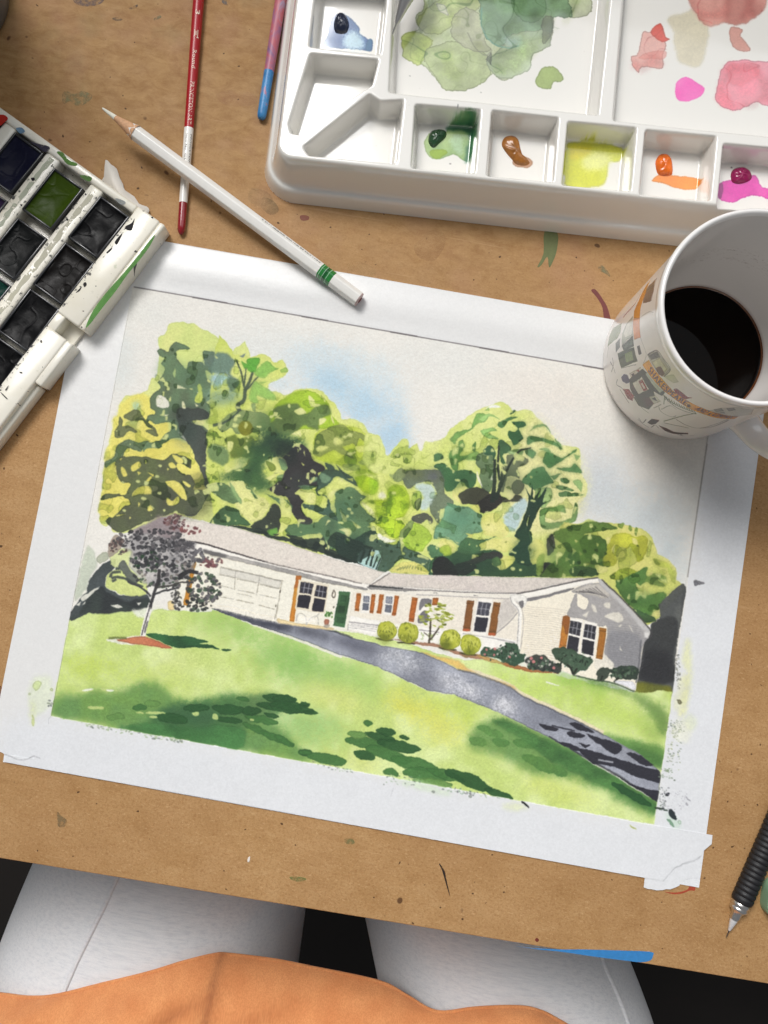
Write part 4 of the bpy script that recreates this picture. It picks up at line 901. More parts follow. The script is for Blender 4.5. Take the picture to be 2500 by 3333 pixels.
window('Z4', [(637, 868), (712, 885), (682, 1082), (608, 1062)], 1.22, 2, (58, 58, 66))
window('Z4', [(735, 890), (808, 908), (785, 1106), (708, 1086)], 1.22, 2, (52, 52, 60))
shutter('Z4', [(586, 838), (634, 846), (604, 1062), (558, 1056)], (206, 146, 62), (186, 120, 56))
p('Z4', [(588, 838), (634, 846), (622, 950), (600, 960), (592, 900), (580, 900)], (156, 98, 48), .9, 2, 0)
shutter('Z4', [(830, 912), (877, 922), (852, 1132), (807, 1126)], (182, 124, 52), (160, 104, 46))
# planting
p('Z6', [(520, 655), (720, 680), (900, 705), (1060, 760), (1210, 780), (1330, 830), (1100, 800), (900, 730), (700, 700)], (168, 118, 86), .85, 2, 1)
p('Z4', [(170, 1150), (260, 1160), (350, 1190), (570, 1225), (380, 1215), (200, 1175)], (176, 112, 66), .9, 2, 1)
p('Z4', [(0, 1095), (120, 1130), (200, 1170), (60, 1140)], (204, 166, 100), .8, 2, 1)
for cx, cy, rx, ry in ((495, 594, 77, 74), (660, 613, 82, 86), (984, 664, 84, 80), (1140, 704, 80, 78)):
    K.dab('Z6', cx - 20, cy + ry * .93, rx * .9, 8, 6, (62, 56, 40), .85, 2)
    K.dab('Z6', cx, cy, rx, ry, 0, (186, 188, 70), 1, 3, .2)
    soft('Z6', cx + 22, cy - 22, 40, 40, (210, 210, 108), .7, 6)
    soft('Z6', cx - 25, cy + 45, 52, 30, (104, 112, 36), .9, 6, 20)
    for k in range(30):
        a = random.uniform(0, 6.28); r = random.uniform(.1, .95)
        K.dab('Z6', cx + rx * r * math.cos(a), cy + ry * r * math.sin(a), random.uniform(8, 18), random.uniform(2, 4.5), 55 + a * 20 % 90, random.choice(((116, 122, 38), (140, 146, 46), (96, 104, 34), (206, 206, 110))), .8, 2, 0)
for q, w in (([(820, 695), (830, 600), (836, 500)], 5), ([(830, 670), (880, 600), (900, 560)], 4), ([(822, 640), (780, 610)], 2)): K.line('Z6', q, w, (66, 58, 44), .9, 1.5, .3)
for k in range(70):
    a = random.uniform(0, 6.28); r = random.uniform(0, 1) ** .6
    x, y = 872 + 126 * r * math.cos(a), 478 + 92 * r * math.sin(a)
    K.dab('Z6', x, y, random.uniform(12, 24), random.uniform(5, 9), random.uniform(-10, 40), random.choice(((192, 200, 76), (206, 210, 106), (160, 168, 52), (214, 218, 126), (104, 110, 40))), .92, 2.5)
for k in range(14): K.dab('Z6', 800 + random.uniform(-40, 90), 640 + random.uniform(-25, 30), 9, 4, random.uniform(0, 90), (196, 206, 130), .8, 2)
p('Z6', [(1215, 770), (1240, 720), (1285, 720), (1310, 740), (1400, 720), (1420, 690), (1500, 700), (1520, 760), (1560, 790), (1560, 835), (1480, 862), (1380, 832), (1290, 800), (1240, 795)], (78, 104, 76), .97, 5, 0, .15, .15, (54, 82, 60), .3)
p('Z4', [(330, 1145), (380, 1115), (440, 1100), (500, 1130), (575, 1170), (560, 1225), (480, 1210), (400, 1200), (350, 1185)], (86, 92, 78), .97, 5, 0, .15, .15, (58, 62, 60), .3)
for v, x, y, rx, ry, n in (('Z6', 1380, 775, 160, 65, 60), ('Z4', 450, 1165, 110, 45, 50)):
    for k in range(n):
        a = random.uniform(0, 6.28); r = random.uniform(0, 1) ** .5
        K.dab(v, x + rx * r * math.cos(a), y + ry * r * math.sin(a), random.uniform(6, 13), random.uniform(5, 10), random.uniform(0, 180), random.choice(((48, 70, 54), (70, 96, 70), (116, 140, 112), (44, 56, 50), (236, 230, 220))), .85, 2.5)
for v, x, y in (('Z6', 1265, 742), ('Z6', 1250, 778), ('Z6', 1328, 740), ('Z6', 1320, 785), ('Z6', 1440, 800), ('Z4', 370, 1130), ('Z4', 385, 1150), ('Z4', 525, 1185), ('Z4', 440, 1120), ('Z6', 1610, 812), ('Z6', 1625, 842)):
    K.dab(v, x, y, 10, 10, 0, (226, 152, 150), .95, 2)
for q, c in (([(520, 1075), (600, 1060), (690, 1090), (785, 1130), (770, 1175), (700, 1205), (655, 1235), (620, 1190), (545, 1130)], (82, 106, 80)), ([(805, 1205), (850, 1190), (900, 1200), (880, 1260), (850, 1282), (815, 1262)], (78, 90, 78)),
             ([(890, 1205), (960, 1180), (1010, 1170), (1095, 1205), (1080, 1275), (990, 1265), (950, 1275), (920, 1240)], (66, 82, 70))):
    p('Z4', q, c, .97, 6, 0, .15, .15, tuple(int(k * .75) for k in c), .3)
for k in range(40):
    a = random.uniform(0, 6.28); r = random.uniform(0, 1) ** .5
    for x, y, rx, ry in ((655, 1135, 120, 60), (985, 1222, 90, 44)):
        K.dab('Z4', x + rx * r * math.cos(a), y + ry * r * math.sin(a), random.uniform(8, 15), random.uniform(4, 7), random.uniform(0, 180), random.choice(((54, 76, 58), (96, 122, 92), (46, 60, 50), (120, 140, 112))), .85, 2.5)
for q in ([(655, 1235), (640, 1195), (610, 1165)], [(655, 1232), (680, 1190)], [(930, 1285), (960, 1255)], [(840, 1275), (850, 1240)]): K.line('Z4', q, 4, (44, 48, 42), .9)
p('Z4', [(950, 1275), (1060, 1285), (1068, 1340), (1000, 1310), (940, 1290)], (226, 226, 230), .95, 2, 0, .1)
K.line('Z4', [(650, 1238), (800, 1270), (930, 1292), (1065, 1348)], 3, (70, 84, 60), .8)
K.line('Z4', [(470, 1285), (560, 1308)], 4, (244, 242, 226), .9, 1, .6)
# plum tree on the left
p('ZT', [(130, 885), (225, 400), (300, 420), (350, 560), (290, 650), (240, 830), (180, 890)], (196, 204, 186), .8, 4, 2, .1)
p('ZT', [(70, 1105), (110, 1000), (150, 950), (240, 830), (300, 660), (430, 545), (530, 520), (520, 580), (440, 690), (440, 790), (560, 860), (720, 870), (840, 870), (890, 960), (780, 1012), (560, 1022), (250, 1052), (130, 1105)], (82, 90, 92), .97, 4, 0, .14, .14, (62, 70, 70), .3)
p('ZT', [(170, 1030), (380, 780), (440, 830), (520, 880), (680, 920), (830, 900), (880, 950), (780, 1010), (560, 1020), (250, 1045)], (50, 56, 58), .85, 4, 2, .1, .14, (66, 78, 70), .3)
for q in ([(190, 900), (240, 860), (370, 780), (300, 860), (220, 930)], [(200, 850), (230, 820), (250, 835), (210, 870)], [(480, 960), (560, 965), (600, 985), (520, 985)], [(740, 940), (785, 935), (760, 970)], [(190, 970), (240, 930), (230, 960)], [(140, 960), (190, 930), (170, 975)]): p('ZT', q, (236, 234, 222), .9, 3, 0, 0)
p('ZT', [(440, 700), (480, 630), (560, 590), (680, 540), (800, 640), (845, 850), (720, 880), (560, 850), (440, 790)], (216, 222, 140), .97, 4, 0, .08)
p('ZT', [(470, 440), (560, 400), (700, 430), (700, 560), (560, 600), (480, 560)], (214, 218, 150), .9, 4, 1, .05)
p('ZT', [(560, 590), (600, 530), (660, 570), (690, 640), (745, 680), (730, 750), (650, 740), (620, 660)], (104, 110, 104), .95, 4, 0)
for q in ([(480, 690), (500, 640), (580, 635)], [(490, 700), (540, 680), (620, 700), (720, 750), (800, 780)], [(525, 600), (570, 605)], [(500, 730), (540, 700)]): K.line('ZT', q, 6, (74, 82, 78), .9, 2)
p('ZT', [(820, 180), (900, 130), (1000, 85), (1090, 120), (1180, 240), (1080, 330), (900, 300), (780, 250), (680, 240)], (146, 134, 136), .9, 5, 3, .1)
p('ZT', [(450, 400), (490, 310), (560, 280), (620, 330), (560, 420), (470, 500)], (166, 152, 138), .85, 4, 1, .15)
p('ZT', [(350, 540), (380, 470), (440, 440), (460, 500), (390, 550)], (176, 178, 148), .8, 4, 1, .15)
p('ZT', [(620, 330), (700, 260), (900, 260), (1080, 300), (1300, 340), (1310, 420), (1280, 640), (1150, 720), (940, 780), (780, 720), (680, 560), (700, 440), (620, 430)], (130, 128, 132), .78, 7, 2, .1, .15, (176, 172, 170), .3)
for x, y, rx, ry, n, cs, sz in ((880, 320, 340, 110, 150, ((82, 80, 84), (58, 58, 62), (112, 108, 110), (70, 68, 72), (236, 232, 226)), 24), (1050, 470, 310, 140, 130, ((96, 96, 98), (66, 66, 70), (60, 60, 64), (130, 128, 130), (240, 236, 230)), 25),
                               (1010, 650, 300, 150, 115, ((112, 108, 110), (76, 76, 78), (60, 62, 64), (150, 142, 138), (232, 228, 220), (86, 104, 84)), 25), (830, 520, 160, 90, 60, ((70, 70, 74), (54, 56, 60), (44, 76, 50), (110, 108, 110)), 24),
                               (1400, 800, 160, 150, 90, ((108, 106, 110), (130, 128, 130), (60, 80, 62), (88, 108, 90), (72, 72, 76)), 26), (1320, 960, 160, 70, 40, ((74, 78, 76), (50, 52, 52), (100, 118, 100)), 20), (1130, 890, 60, 110, 26, ((104, 104, 98), (130, 128, 122), (66, 66, 66)), 24),
                               (560, 390, 90, 80, 36, ((96, 76, 76), (120, 100, 96), (84, 82, 80)), 20), (1120, 150, 120, 70, 46, ((120, 76, 78), (96, 72, 76), (150, 122, 120), (104, 92, 92)), 22), (1250, 230, 110, 40, 18, ((160, 104, 102), (130, 84, 84)), 20),
                               (1460, 540, 120, 50, 30, ((152, 104, 106), (126, 84, 88), (124, 116, 120)), 26), (1330, 470, 80, 60, 20, ((120, 118, 122), (98, 96, 100)), 28), (1200, 380, 110, 60, 30, ((92, 90, 94), (118, 114, 116)), 26)):
    for k in range(n):
        a = random.uniform(0, 6.28); r = random.uniform(0, 1) ** .5
        c = random.choice(cs)
        z = sz * random.uniform(.5, 1.05) * (.55 if c[0] > 225 else 1)
        K.dab('ZT', x + rx * r * math.cos(a), y + ry * r * math.sin(a), z, z * random.uniform(.5, .85), random.uniform(-60, 70), c, .9, 2.5, .16, 0, .1, .1)
for q, w, c in (([(800, 1270), (830, 1120), (880, 940)], 13, (238, 234, 228)), ([(965, 610), (940, 740), (905, 870), (870, 990)], 8, (52, 50, 52)), ([(870, 980), (840, 1080), (800, 1230), (790, 1265)], 4, (84, 82, 84)), ([(885, 960), (860, 1070), (830, 1160)], 3, (70, 68, 70)),
                ([(880, 880), (780, 790), (650, 730)], 5, (66, 68, 70)), ([(910, 860), (1020, 820), (1150, 790)], 5, (60, 60, 62)), ([(920, 790), (1060, 770), (1180, 740), (1300, 740)], 5, (70, 68, 66)), ([(1150, 690), (1250, 630), (1340, 650)], 11, (46, 46, 48)), ([(845, 860), (830, 820)], 4, (66, 66, 68))):
    K.line('ZT', q, w, c, .93, 2, .25)
p('ZT', [(690, 1010), (800, 1005), (900, 990), (880, 1040), (800, 1090), (720, 1050)], (240, 238, 222), .8, 4, 2, 0)
K.line('ZT', [(800, 1270), (830, 1120), (868, 1000)], 11, (240, 236, 230), .95, 1.5)
K.line('ZT', [(790, 1262), (828, 1110), (866, 990)], 3, (90, 88, 90), .9, 1.5); K.line('ZT', [(822, 1230), (846, 1120)], 4, (96, 94, 96), .8, 1.5)
p('ZT', [(440, 1310), (540, 1290), (800, 1265), (860, 1330), (640, 1350), (500, 1330)], (240, 236, 216), .9, 3, 1, 0)
p('ZT', [(835, 1242), (960, 1238), (1100, 1255), (1300, 1278), (1445, 1320), (1340, 1335), (1440, 1350), (1560, 1385), (1460, 1388), (1300, 1378), (1080, 1370), (960, 1320)], (38, 82, 48), .97, 3, 1, .12, .15, (54, 104, 60), .3)
K.dab('ZT', 1620, 1397, 46, 12, 4, (42, 84, 50), .93, 2)
p('ZT', [(538, 1305), (640, 1285), (800, 1268), (870, 1282), (980, 1335), (1085, 1385), (980, 1388), (900, 1370), (640, 1332)], (212, 138, 98), 1, 2, 0, .2, .1, (196, 120, 84), .1)
K.line('ZT', [(460, 1290), (540, 1284), (640, 1285)], 5, (110, 120, 60), .8)

# --- pencil lines, drips and dabs on the margin
K.clip = None
K.line('F', [(436, 933), (900, 1014), (1600, 1137), (2000, 1207), (2330, 1265)], 2.3, (84, 78, 80), .95, 0, 0, False)
K.line('F', [(2326, 1262), (2278, 1600), (2237, 1877)], 1.8, (130, 124, 120), .8, 0, 0, False)
for v, x, y, rx, ry, g, c, a in (('Z4', 1420, 1250, 26, 260, 4, (226, 228, 150), .5), ('Z4', 1380, 1380, 40, 150, 3, (230, 230, 170), .4), ('Z4', 1440, 1560, 50, 60, 0, (222, 230, 190), .5), ('D', 370, 160, 110, 180, 5, (220, 230, 196), .55), ('D', 300, 330, 20, 110, 3, (214, 224, 160), .5), ('Z8', 560, 545, 120, 14, 12, (206, 226, 190), .55),
                                  ('C', 620, 560, 120, 34, 42, (186, 216, 190), .6), ('Z8', 1560, 330, 40, 50, 0, (232, 232, 200), .4), ('Z8', 920, 620, 50, 12, 10, (222, 230, 170), .5)):
    K.dab(v, x, y, rx, ry, g, c, a, 6, .06, 5)
for v, x, y, rx, ry, g, c, a in (('D', 330, 90, 34, 40, 20, (206, 220, 160), .9), ('D', 470, 130, 14, 18, 0, (208, 220, 166), .9), ('D', 450, 270, 9, 9, 0, (120, 128, 122), .9), ('D', 270, 160, 14, 10, 0, (214, 226, 180), .8), ('D', 300, 400, 14, 50, 5, (212, 224, 150), .8),
                                ('C', 570, 272, 22, 22, 30, (30, 32, 40), .97), ('C', 620, 500, 74, 34, 55, (44, 52, 56), .97), ('C', 515, 265, 8, 10, 0, (70, 74, 84), .9), ('C', 655, 125, 14, 12, 20, (126, 138, 120), .9), ('C', 600, 592, 56, 14, 40, (126, 166, 136), .9), ('C', 480, 430, 40, 12, 20, (50, 66, 52), .9),
                                ('C', 535, 455, 26, 9, 20, (40, 58, 48), .9), ('C', 775, 378, 22, 12, 60, (206, 206, 214), .9), ('C', 795, 330, 30, 8, 35, (190, 190, 200), .8), ('C', 570, 30, 16, 12, 0, (140, 160, 120), .8), ('C', 615, 95, 14, 6, 40, (110, 130, 100), .8), ('C', 700, 580, 20, 24, 0, (196, 222, 200), .8),
                                ('C', 590, 205, 16, 6, 20, (176, 178, 184), .8), ('C', 200, 625, 46, 10, 30, (206, 216, 130), .9), ('Z8', 960, 615, 16, 4, 50, (20, 24, 26), .97), ('Z8', 950, 606, 8, 3, 30, (20, 24, 26), .97), ('Z8', 605, 563, 7, 5, 0, (150, 160, 150), .8), ('Z8', 745, 576, 8, 6, 0, (160, 170, 160), .8),
                                ('Z4', 1490, 612, 26, 14, 5, (126, 126, 130), .95), ('Z4', 1520, 612, 18, 9, 10, (136, 136, 140), .95), ('Z4', 1478, 622, 14, 12, 0, (120, 120, 126), .95), ('Z4', 1372, 1418, 18, 13, 20, (116, 116, 84), .9), ('Z8', 1553, 218, 8, 7, 0, (150, 148, 120), .8)):
    K.dab(v, x, y, rx, ry, g, c, a, 4, .2)
for v, x0, y0, x1, y1, n, cs in (('Z4', 1345, 1100, 1375, 1330, 60, ((90, 92, 84), (60, 62, 60), (180, 180, 150))), ('Z4', 1300, 1540, 1400, 1640, 50, ((140, 150, 120), (110, 120, 110), (206, 210, 190))), ('C', 480, 0, 620, 110, 40, ((120, 140, 110), (170, 186, 160))), ('C', 480, 200, 560, 470, 50, ((70, 80, 84), (40, 44, 48), (96, 110, 96))),
                                 ('C', 560, 250, 780, 440, 60, ((206, 206, 212), (190, 190, 198), (216, 216, 222))), ('Z8', 140, 455, 300, 490, 26, ((120, 126, 122), (176, 200, 160))), ('Z8', 410, 500, 560, 540, 26, ((150, 180, 140), (110, 120, 110))), ('Z8', 640, 548, 860, 590, 40, ((150, 184, 150), (120, 124, 124), (190, 210, 180))),
                                 ('D', 430, 200, 480, 290, 8, ((120, 128, 122), (150, 160, 140))), ('D', 700, 420, 1650, 590, 60, ((206, 220, 180), (180, 200, 160), (140, 150, 140))), ('Z8', 1500, 300, 1560, 480, 60, ((150, 160, 130), (120, 136, 116), (196, 204, 160)))):
    for k in range(n):
        t = random.random()
        if v in ('Z8', 'D') and x1 - x0 > 150: x, y = x0 + (x1 - x0) * t, y0 + (y1 - y0) * t + random.uniform(-8, 8) * (2 if v == 'D' else 1)
        else: x, y = random.uniform(x0, x1), random.uniform(y0, y1)
        f = {'Z4': 5, 'C': 8, 'Z8': 4, 'D': 12}[v]
        K.dab(v, x, y, f * random.uniform(.5, 1.5), f * random.uniform(.3, .7), random.uniform(-10, 40), random.choice(cs), .75, 2.5)
K.line('D', [(45, 708), (100, 725), (180, 757), (250, 745), (300, 720), (370, 738)], 1.4, (150, 150, 154), .7, 2)
K.line('C', [(935, 940), (860, 995), (730, 1030), (620, 1110), (575, 1160), (525, 1220)], 2.0, (176, 178, 182), .7, 2.5)
K.line('Z8', [(450, 548), (440, 582)], 1.2, (180, 180, 184), .6)
for y in range(0, K.h, 300):  # paper tooth
    sl = slice(y, min(K.h, y + 300))
    K.c[sl] *= (1 + (K.g1[sl] - .5) * .035)[..., None]
_l = K.c.mean(-1, keepdims=True)
K.c = np.clip(_l + (K.c - _l) * 1.02, .02, 1) ** (1 + .12 * clip[..., None])
K.c[..., 0] *= 1 - .016 * clip * (K.c[..., 1] > K.c[..., 2] + .08)
K.c[..., 2] *= 1 + .05 * clip * (K.c[..., 1] > K.c[..., 2] + .08)
IMG_PAINT = K.image("watercolour_print")


def planar_uv(v, x0, x1, y0, y1):
    v = np.asarray(v, float)
    return np.stack([(v[:, 0] - x0) / (x1 - x0), (v[:, 1] - y0) / (y1 - y0)], 1)


def print_mat(name, img, rough, bump_s, bump_scale, coat=0.0, bdist=.0003):
    t = NT(name)
    tx = t.n('ShaderNodeTexImage', image=img, interpolation='Cubic', extension='EXTEND')
    uvn = t.n('ShaderNodeUVMap')
    t.l(uvn.outputs[0], tx.inputs[0])
    t.base(tx.outputs[0])
    t.set(Roughness=rough, Coat_Weight=coat, Coat_Roughness=.05)
    if name == 'paper_tape':
        t.base(t.mix(1.0, tx.outputs[0], (.99, .988, .984), 'MULTIPLY'))
        t.bump(t.math('ADD', t.noise(t.coord(), bump_scale, 3, .6), t.math('MULTIPLY', t.noise(t.coord((1, 2.5, 1)), 45, 3, .5), 1.5)), .16, .0005)
    elif bump_s: t.bump(t.noise(t.coord(), bump_scale, 3, .6), bump_s, bdist)
    return t.m

# ================================================================== THE SETTING: desk top, dark floor
def wood_mat():
    t = NT("hardboard")
    v = t.coord()
    vs = t.coord((1, 1.9, 1), (0, 0, .12))
    big = t.noise(v, 9, 5, .65)
    streak = t.noise(vs, 60, 7, .7, .3)
    blot = t.noise(v, 38, 5, .6)
    fib = t.noise(v, 820, 4, .75, .5)
    fib2 = t.noise(t.coord((1, 2.2, 1), (0, 0, .4)), 560, 5, .75, .7)
    c = t.ramp(streak, [(.3, s2l((172, 130, 82))), (.5, s2l((187, 145, 95))), (.72, s2l((197, 157, 108)))])
    c = t.mix(t.ramp(big, [(.38, 0), (.66, .75)]), c, s2l((164, 122, 76)))
    c = t.mix(t.ramp(blot, [(.35, .0), (.75, .40)]), c, s2l((200, 158, 110)))
    c = t.mix(t.ramp(fib, [(.36, .42), (.52, 0)]), c, s2l((140, 94, 52)))
    c = t.mix(t.ramp(fib2, [(.55, 0), (.70, .6)]), c, s2l((222, 182, 132)))
    c = t.mix(t.ramp(fib2, [(.28, .5), (.42, 0)]), c, s2l((138, 94, 54)))
    # grimy painted wear on the far half of the board
    grad = t.n('ShaderNodeSeparateXYZ')
    t.l(t.coord(), grad.inputs[0])
    far = t.ramp(t.math('ADD', grad.outputs[1], t.math('MULTIPLY', t.noise(v, 9, 4), .12)), [(.14, 0), (.26, 1)])
    grime = t.mix(t.ramp(t.noise(vs, 95, 8, .75, .4), [(.36, 0), (.64, 1)]), s2l((146, 106, 62)), s2l((178, 140, 92)))
    grime = t.mix(t.ramp(t.noise(v, 20, 3), [(.5, 0), (.72, .5)]), grime, s2l((170, 122, 104)))
    grime = t.mix(t.ramp(t.noise(v, 26, 4), [(.58, 0), (.75, .4)]), grime, s2l((136, 128, 96)))
    c = t.mix(t.math('MULTIPLY', far, .8), c, grime)
    spk = t.noise(v, 330, 1, .4)
    c = t.mix(t.ramp(spk, [(.75, 0), (.79, .85)]), c, s2l((62, 38, 24)))
    spk2 = t.noise(t.coord((1, 1, 1), (0, 0, 1)), 120, 1, .3)
    c = t.mix(t.ramp(spk2, [(.79, 0), (.82, .8)]), c, s2l((74, 44, 28)))
    for rz, sc, lo in ((.35, 60, .70), (-.5, 45, .71), (1.35, 50, .72)):
        scr = t.noise(t.coord((1, 34, 1), (0, 0, rz)), sc / 6, 3, .6)
        c = t.mix(t.ramp(scr, [(lo, 0), (lo + .03, .28)]), c, s2l((214, 176, 130)))
    c = t.mix(1.0, c, (.975, 1.0, 1.05), 'MULTIPLY')
    t.base(c)
    t.l(t.ramp(t.noise(v, 60, 4), [(.3, .55), (.7, .72)]), t.b.inputs['Roughness'])
    t.b.inputs['Specular IOR Level'].default_value = .25
    t.bump(t.math('ADD', fib, t.math('MULTIPLY', fib2, .7)), .25, .0004)
    return t.m


WOOD = wood_mat()
e0, e1 = U([(0, 2794)])[0], U([(2500, 3203)])[0]
ed = (e1 - e0) / np.linalg.norm(e1 - e0)
en = np.array([-ed[1], ed[0]])
cnr = [e0 - ed * .30, e1 + ed * .30, e1 + ed * .30 + en * .70, e0 - ed * .30 + en * .70]
desk = thing('desk_top', 'brown hardboard desk top, paint stained, under the painting and all the tools', 'desk')
desk['kind'] = 'structure'
bm = bmesh.new()
prism_bm(bm, cnr, -.0058, 0, .0007, 2)
bm_obj('board', bm, WOOD, desk, sharp=50)


def stain(pts, v, col, alpha=.75, rough=.55, label=None, z=.00012, nscale=420, lo=.36, hi=.62):
    t = NT('stain_paint')
    nz = t.noise(t.coord(), nscale, 5, .65)
    cc = s2l(col)
    t.base(t.ramp(nz, [(.3, tuple(k * .8 for k in cc)), (.7, cc)]))
    t.set(Roughness=rough)
    t.l(t.ramp(nz, [(lo, 0.0), (hi, alpha)]), t.b.inputs['Alpha'])
    P = catmull(U(V(v, pts), z), 3)
    n = len(P)
    o = obj('paint_stain', [(p[0], p[1], z) for p in P], [list(range(n))], t.m, desk, False)
    if label: o['label'] = label
    return o


stain([(372, 600), (378, 555), (405, 548), (445, 565), (490, 545), (545, 565), (550, 590), (500, 630), (455, 632), (420, 605), (385, 625)], 'A', (134, 132, 84), .6, label='pale green dried splash')
stain([(772, 48), (800, 38), (828, 26), (822, 42), (785, 55)], 'A', (66, 50, 34), .85)
stain([(672, 112), (700, 102), (736, 118), (700, 125)], 'A', (80, 64, 40), .7)
stain([(925, 110), (960, 92), (966, 104), (930, 122)], 'A', (104, 112, 70), .7)
stain([(1330, 0), (1355, -8), (1362, 20), (1368, 34), (1340, 22)], 'A', (96, 92, 88), .8)
stain([(440, -10), (520, -20), (620, -10), (600, 25), (520, 38), (460, 25)], 'A', (82, 70, 84), .6, label='dark violet dried splash')
stain([(1300, 560), (1400, 540), (1520, 560), (1540, 620), (1400, 640), (1320, 610)], 'A', (176, 104, 90), .22, nscale=40, lo=.4, hi=.7)
stain([(60, 850), (88, 838), (120, 870), (160, 930), (190, 985), (215, 1072), (218, 1110), (168, 1105), (150, 985), (105, 905)], 'M', (124, 58, 54), .9, lo=.05, hi=.2, label='dark red curved brush stroke')
stain([(318, 1390), (396, 1398), (392, 1500), (368, 1570), (345, 1605), (335, 1540), (300, 1590), (275, 1600), (312, 1520)], 'P3', (112, 124, 72), .8, lo=.15, hi=.35, label='green brush stroke')
stain([(640, 1600), (665, 1592), (700, 1630), (712, 1660), (680, 1640), (645, 1620)], 'P3', (128, 132, 98), .6)
stain([(325, 1296), (352, 1290), (380, 1300), (374, 1320), (335, 1322)], 'P2', (140, 70, 44), .8, lo=.1, hi=.3)
stain([(790, 1185), (905, 1180), (908, 1215), (872, 1225), (872, 1320), (815, 1322), (740, 1352), (640, 1362), (540, 1335), (640, 1345), (740, 1330), (805, 1290)], 'C', (186, 78, 52), .85, lo=.1, hi=.35, label='rust red brush mark')
stain([(560, 502), (640, 512), (760, 518), (860, 518), (1000, 522), (1150, 528), (1162, 545), (1150, 566), (1108, 573), (1040, 566), (900, 548), (780, 530), (660, 517)], 'R', (54, 132, 196), .97, lo=.05, hi=.2, label='bright blue brush stroke on the front edge')
stain([(652, 477), (660, 468), (670, 476), (662, 486)], 'R', (120, 52, 40), .95, lo=0, hi=.1)
stain([(238, 150), (243, 150), (262, 180), (268, 210), (285, 285), (278, 270), (262, 215), (250, 175)], 'R', (40, 26, 20), .9, lo=.3, hi=.4, nscale=300)
stain([(1070, 125), (1080, 116), (1078, 138), (1070, 140)], 'L', (238, 230, 220), .95, lo=0, hi=.1, z=.0002)
stain([(510, 1240), (525, 1225), (548, 1255), (590, 1285), (603, 1310), (590, 1350), (560, 1365), (520, 1350), (518, 1300)], 'D', (134, 116, 82), .7, label='dried drip mark')
stain([(1250, 205), (1300, 205), (1325, 215), (1300, 225), (1270, 222)], 'L', (116, 134, 74), .7)
stain([(1490, 40), (1525, 42), (1530, 62), (1495, 60)], 'L', (118, 132, 84), .6)
stain([(-20, 90), (10, 95), (16, 130), (12, 190), (-20, 190)], 'D', (110, 44, 38), .85)
stain([(1510, 1130), (1600, 1150), (1640, 1210), (1560, 1240), (1490, 1200)], 'A', (110, 104, 66), .25, nscale=50, lo=.35, hi=.7)
stain([(100, 1185), (160, 1200), (200, 1260), (150, 1290), (90, 1240)], 'P2', (98, 92, 52), .4, nscale=60, lo=.35, hi=.7)
stain([(1180, 0), (1290, 20), (1300, 110), (1250, 200), (1190, 240), (1090, 200), (1060, 120), (1120, 60)], 'E', (160, 110, 66), .25, nscale=30, lo=.4, hi=.7)
stain([(540, 260), (640, 240), (760, 300), (740, 360), (600, 330)], 'E', (196, 160, 100), .35, nscale=40, lo=.4, hi=.7)

FLOOR = simple("dark_floor", (30, 24, 20), .8, .2, 12)
obj('floor', [(-2, -2, -.74), (2, -2, -.74), (2, 2, -.74), (-2, 2, -.74)], [(0, 1, 2, 3)], FLOOR, None, False)['kind'] = 'structure'

# ================================================================== THE SHEET AND ITS TAPES
PAPER = print_mat("painted_paper", IMG_PAINT, .75, .8, 800)
TAPE = print_mat("paper_tape", IMG_PAINT, .36, .10, 300)
sheet = thing('watercolour_painting', 'white taped sheet with a watercolour of a cream house, lawn and green trees', 'painting', tuple(U3(1250, 1850)))


def flat_slab(name, P, z0, z1, mat, parent, bevel=0.0):
    bm = bmesh.new()
    prism_bm(bm, P, z0, z1, bevel, 1)
    bm.normal_update()
    bm.verts.index_update()
    v = [tuple(x.co) for x in bm.verts]
    f = [[x.index for x in q.verts] for q in bm.faces]
    bm.free()
    return obj(name, v, f, mat, parent, False, uv=planar_uv(v, PX0, PX1, PY0, PY1))


flat_slab('paper', U([(302, 745), (2516, 1131), (2275, 2889), (10, 2480)], .0004), .00005, .0005, PAPER, sheet)


def strip(name, inner, outer, hump, z=.00062, n=64, m=9):
    """a tape strip between two photo polylines, lying on the sheet with a slight cockle across its width"""
    I, O = U(inner, z), U(outer, z)

    def rs(P):
        d = np.r_[0, np.cumsum(np.hypot(*np.diff(P, axis=0).T))]
        t = np.linspace(0, d[-1], n)
        return np.stack([np.interp(t, d, P[:, 0]), np.interp(t, d, P[:, 1])], 1)
    I, O = rs(I), rs(O)
    vs, fs = [], []
    for j in range(m):
        s = j / (m - 1)
        for i in range(n):
            q = I[i] * (1 - s) + O[i] * s
            u = i / (n - 1)
            h = hump(u, s) * math.sin(math.pi * s) ** 2 * min(1, u * 12, (1 - u) * 12)
            vs.append((q[0], q[1], z + h))
    for j in range(m - 1):
        for i in range(n - 1):
            fs.append((j * n + i, j * n + i + 1, (j + 1) * n + i + 1, (j + 1) * n + i))
    return obj(name, vs, fs, TAPE, sheet, True, uv=planar_uv(vs, PX0, PX1, PY0, PY1))


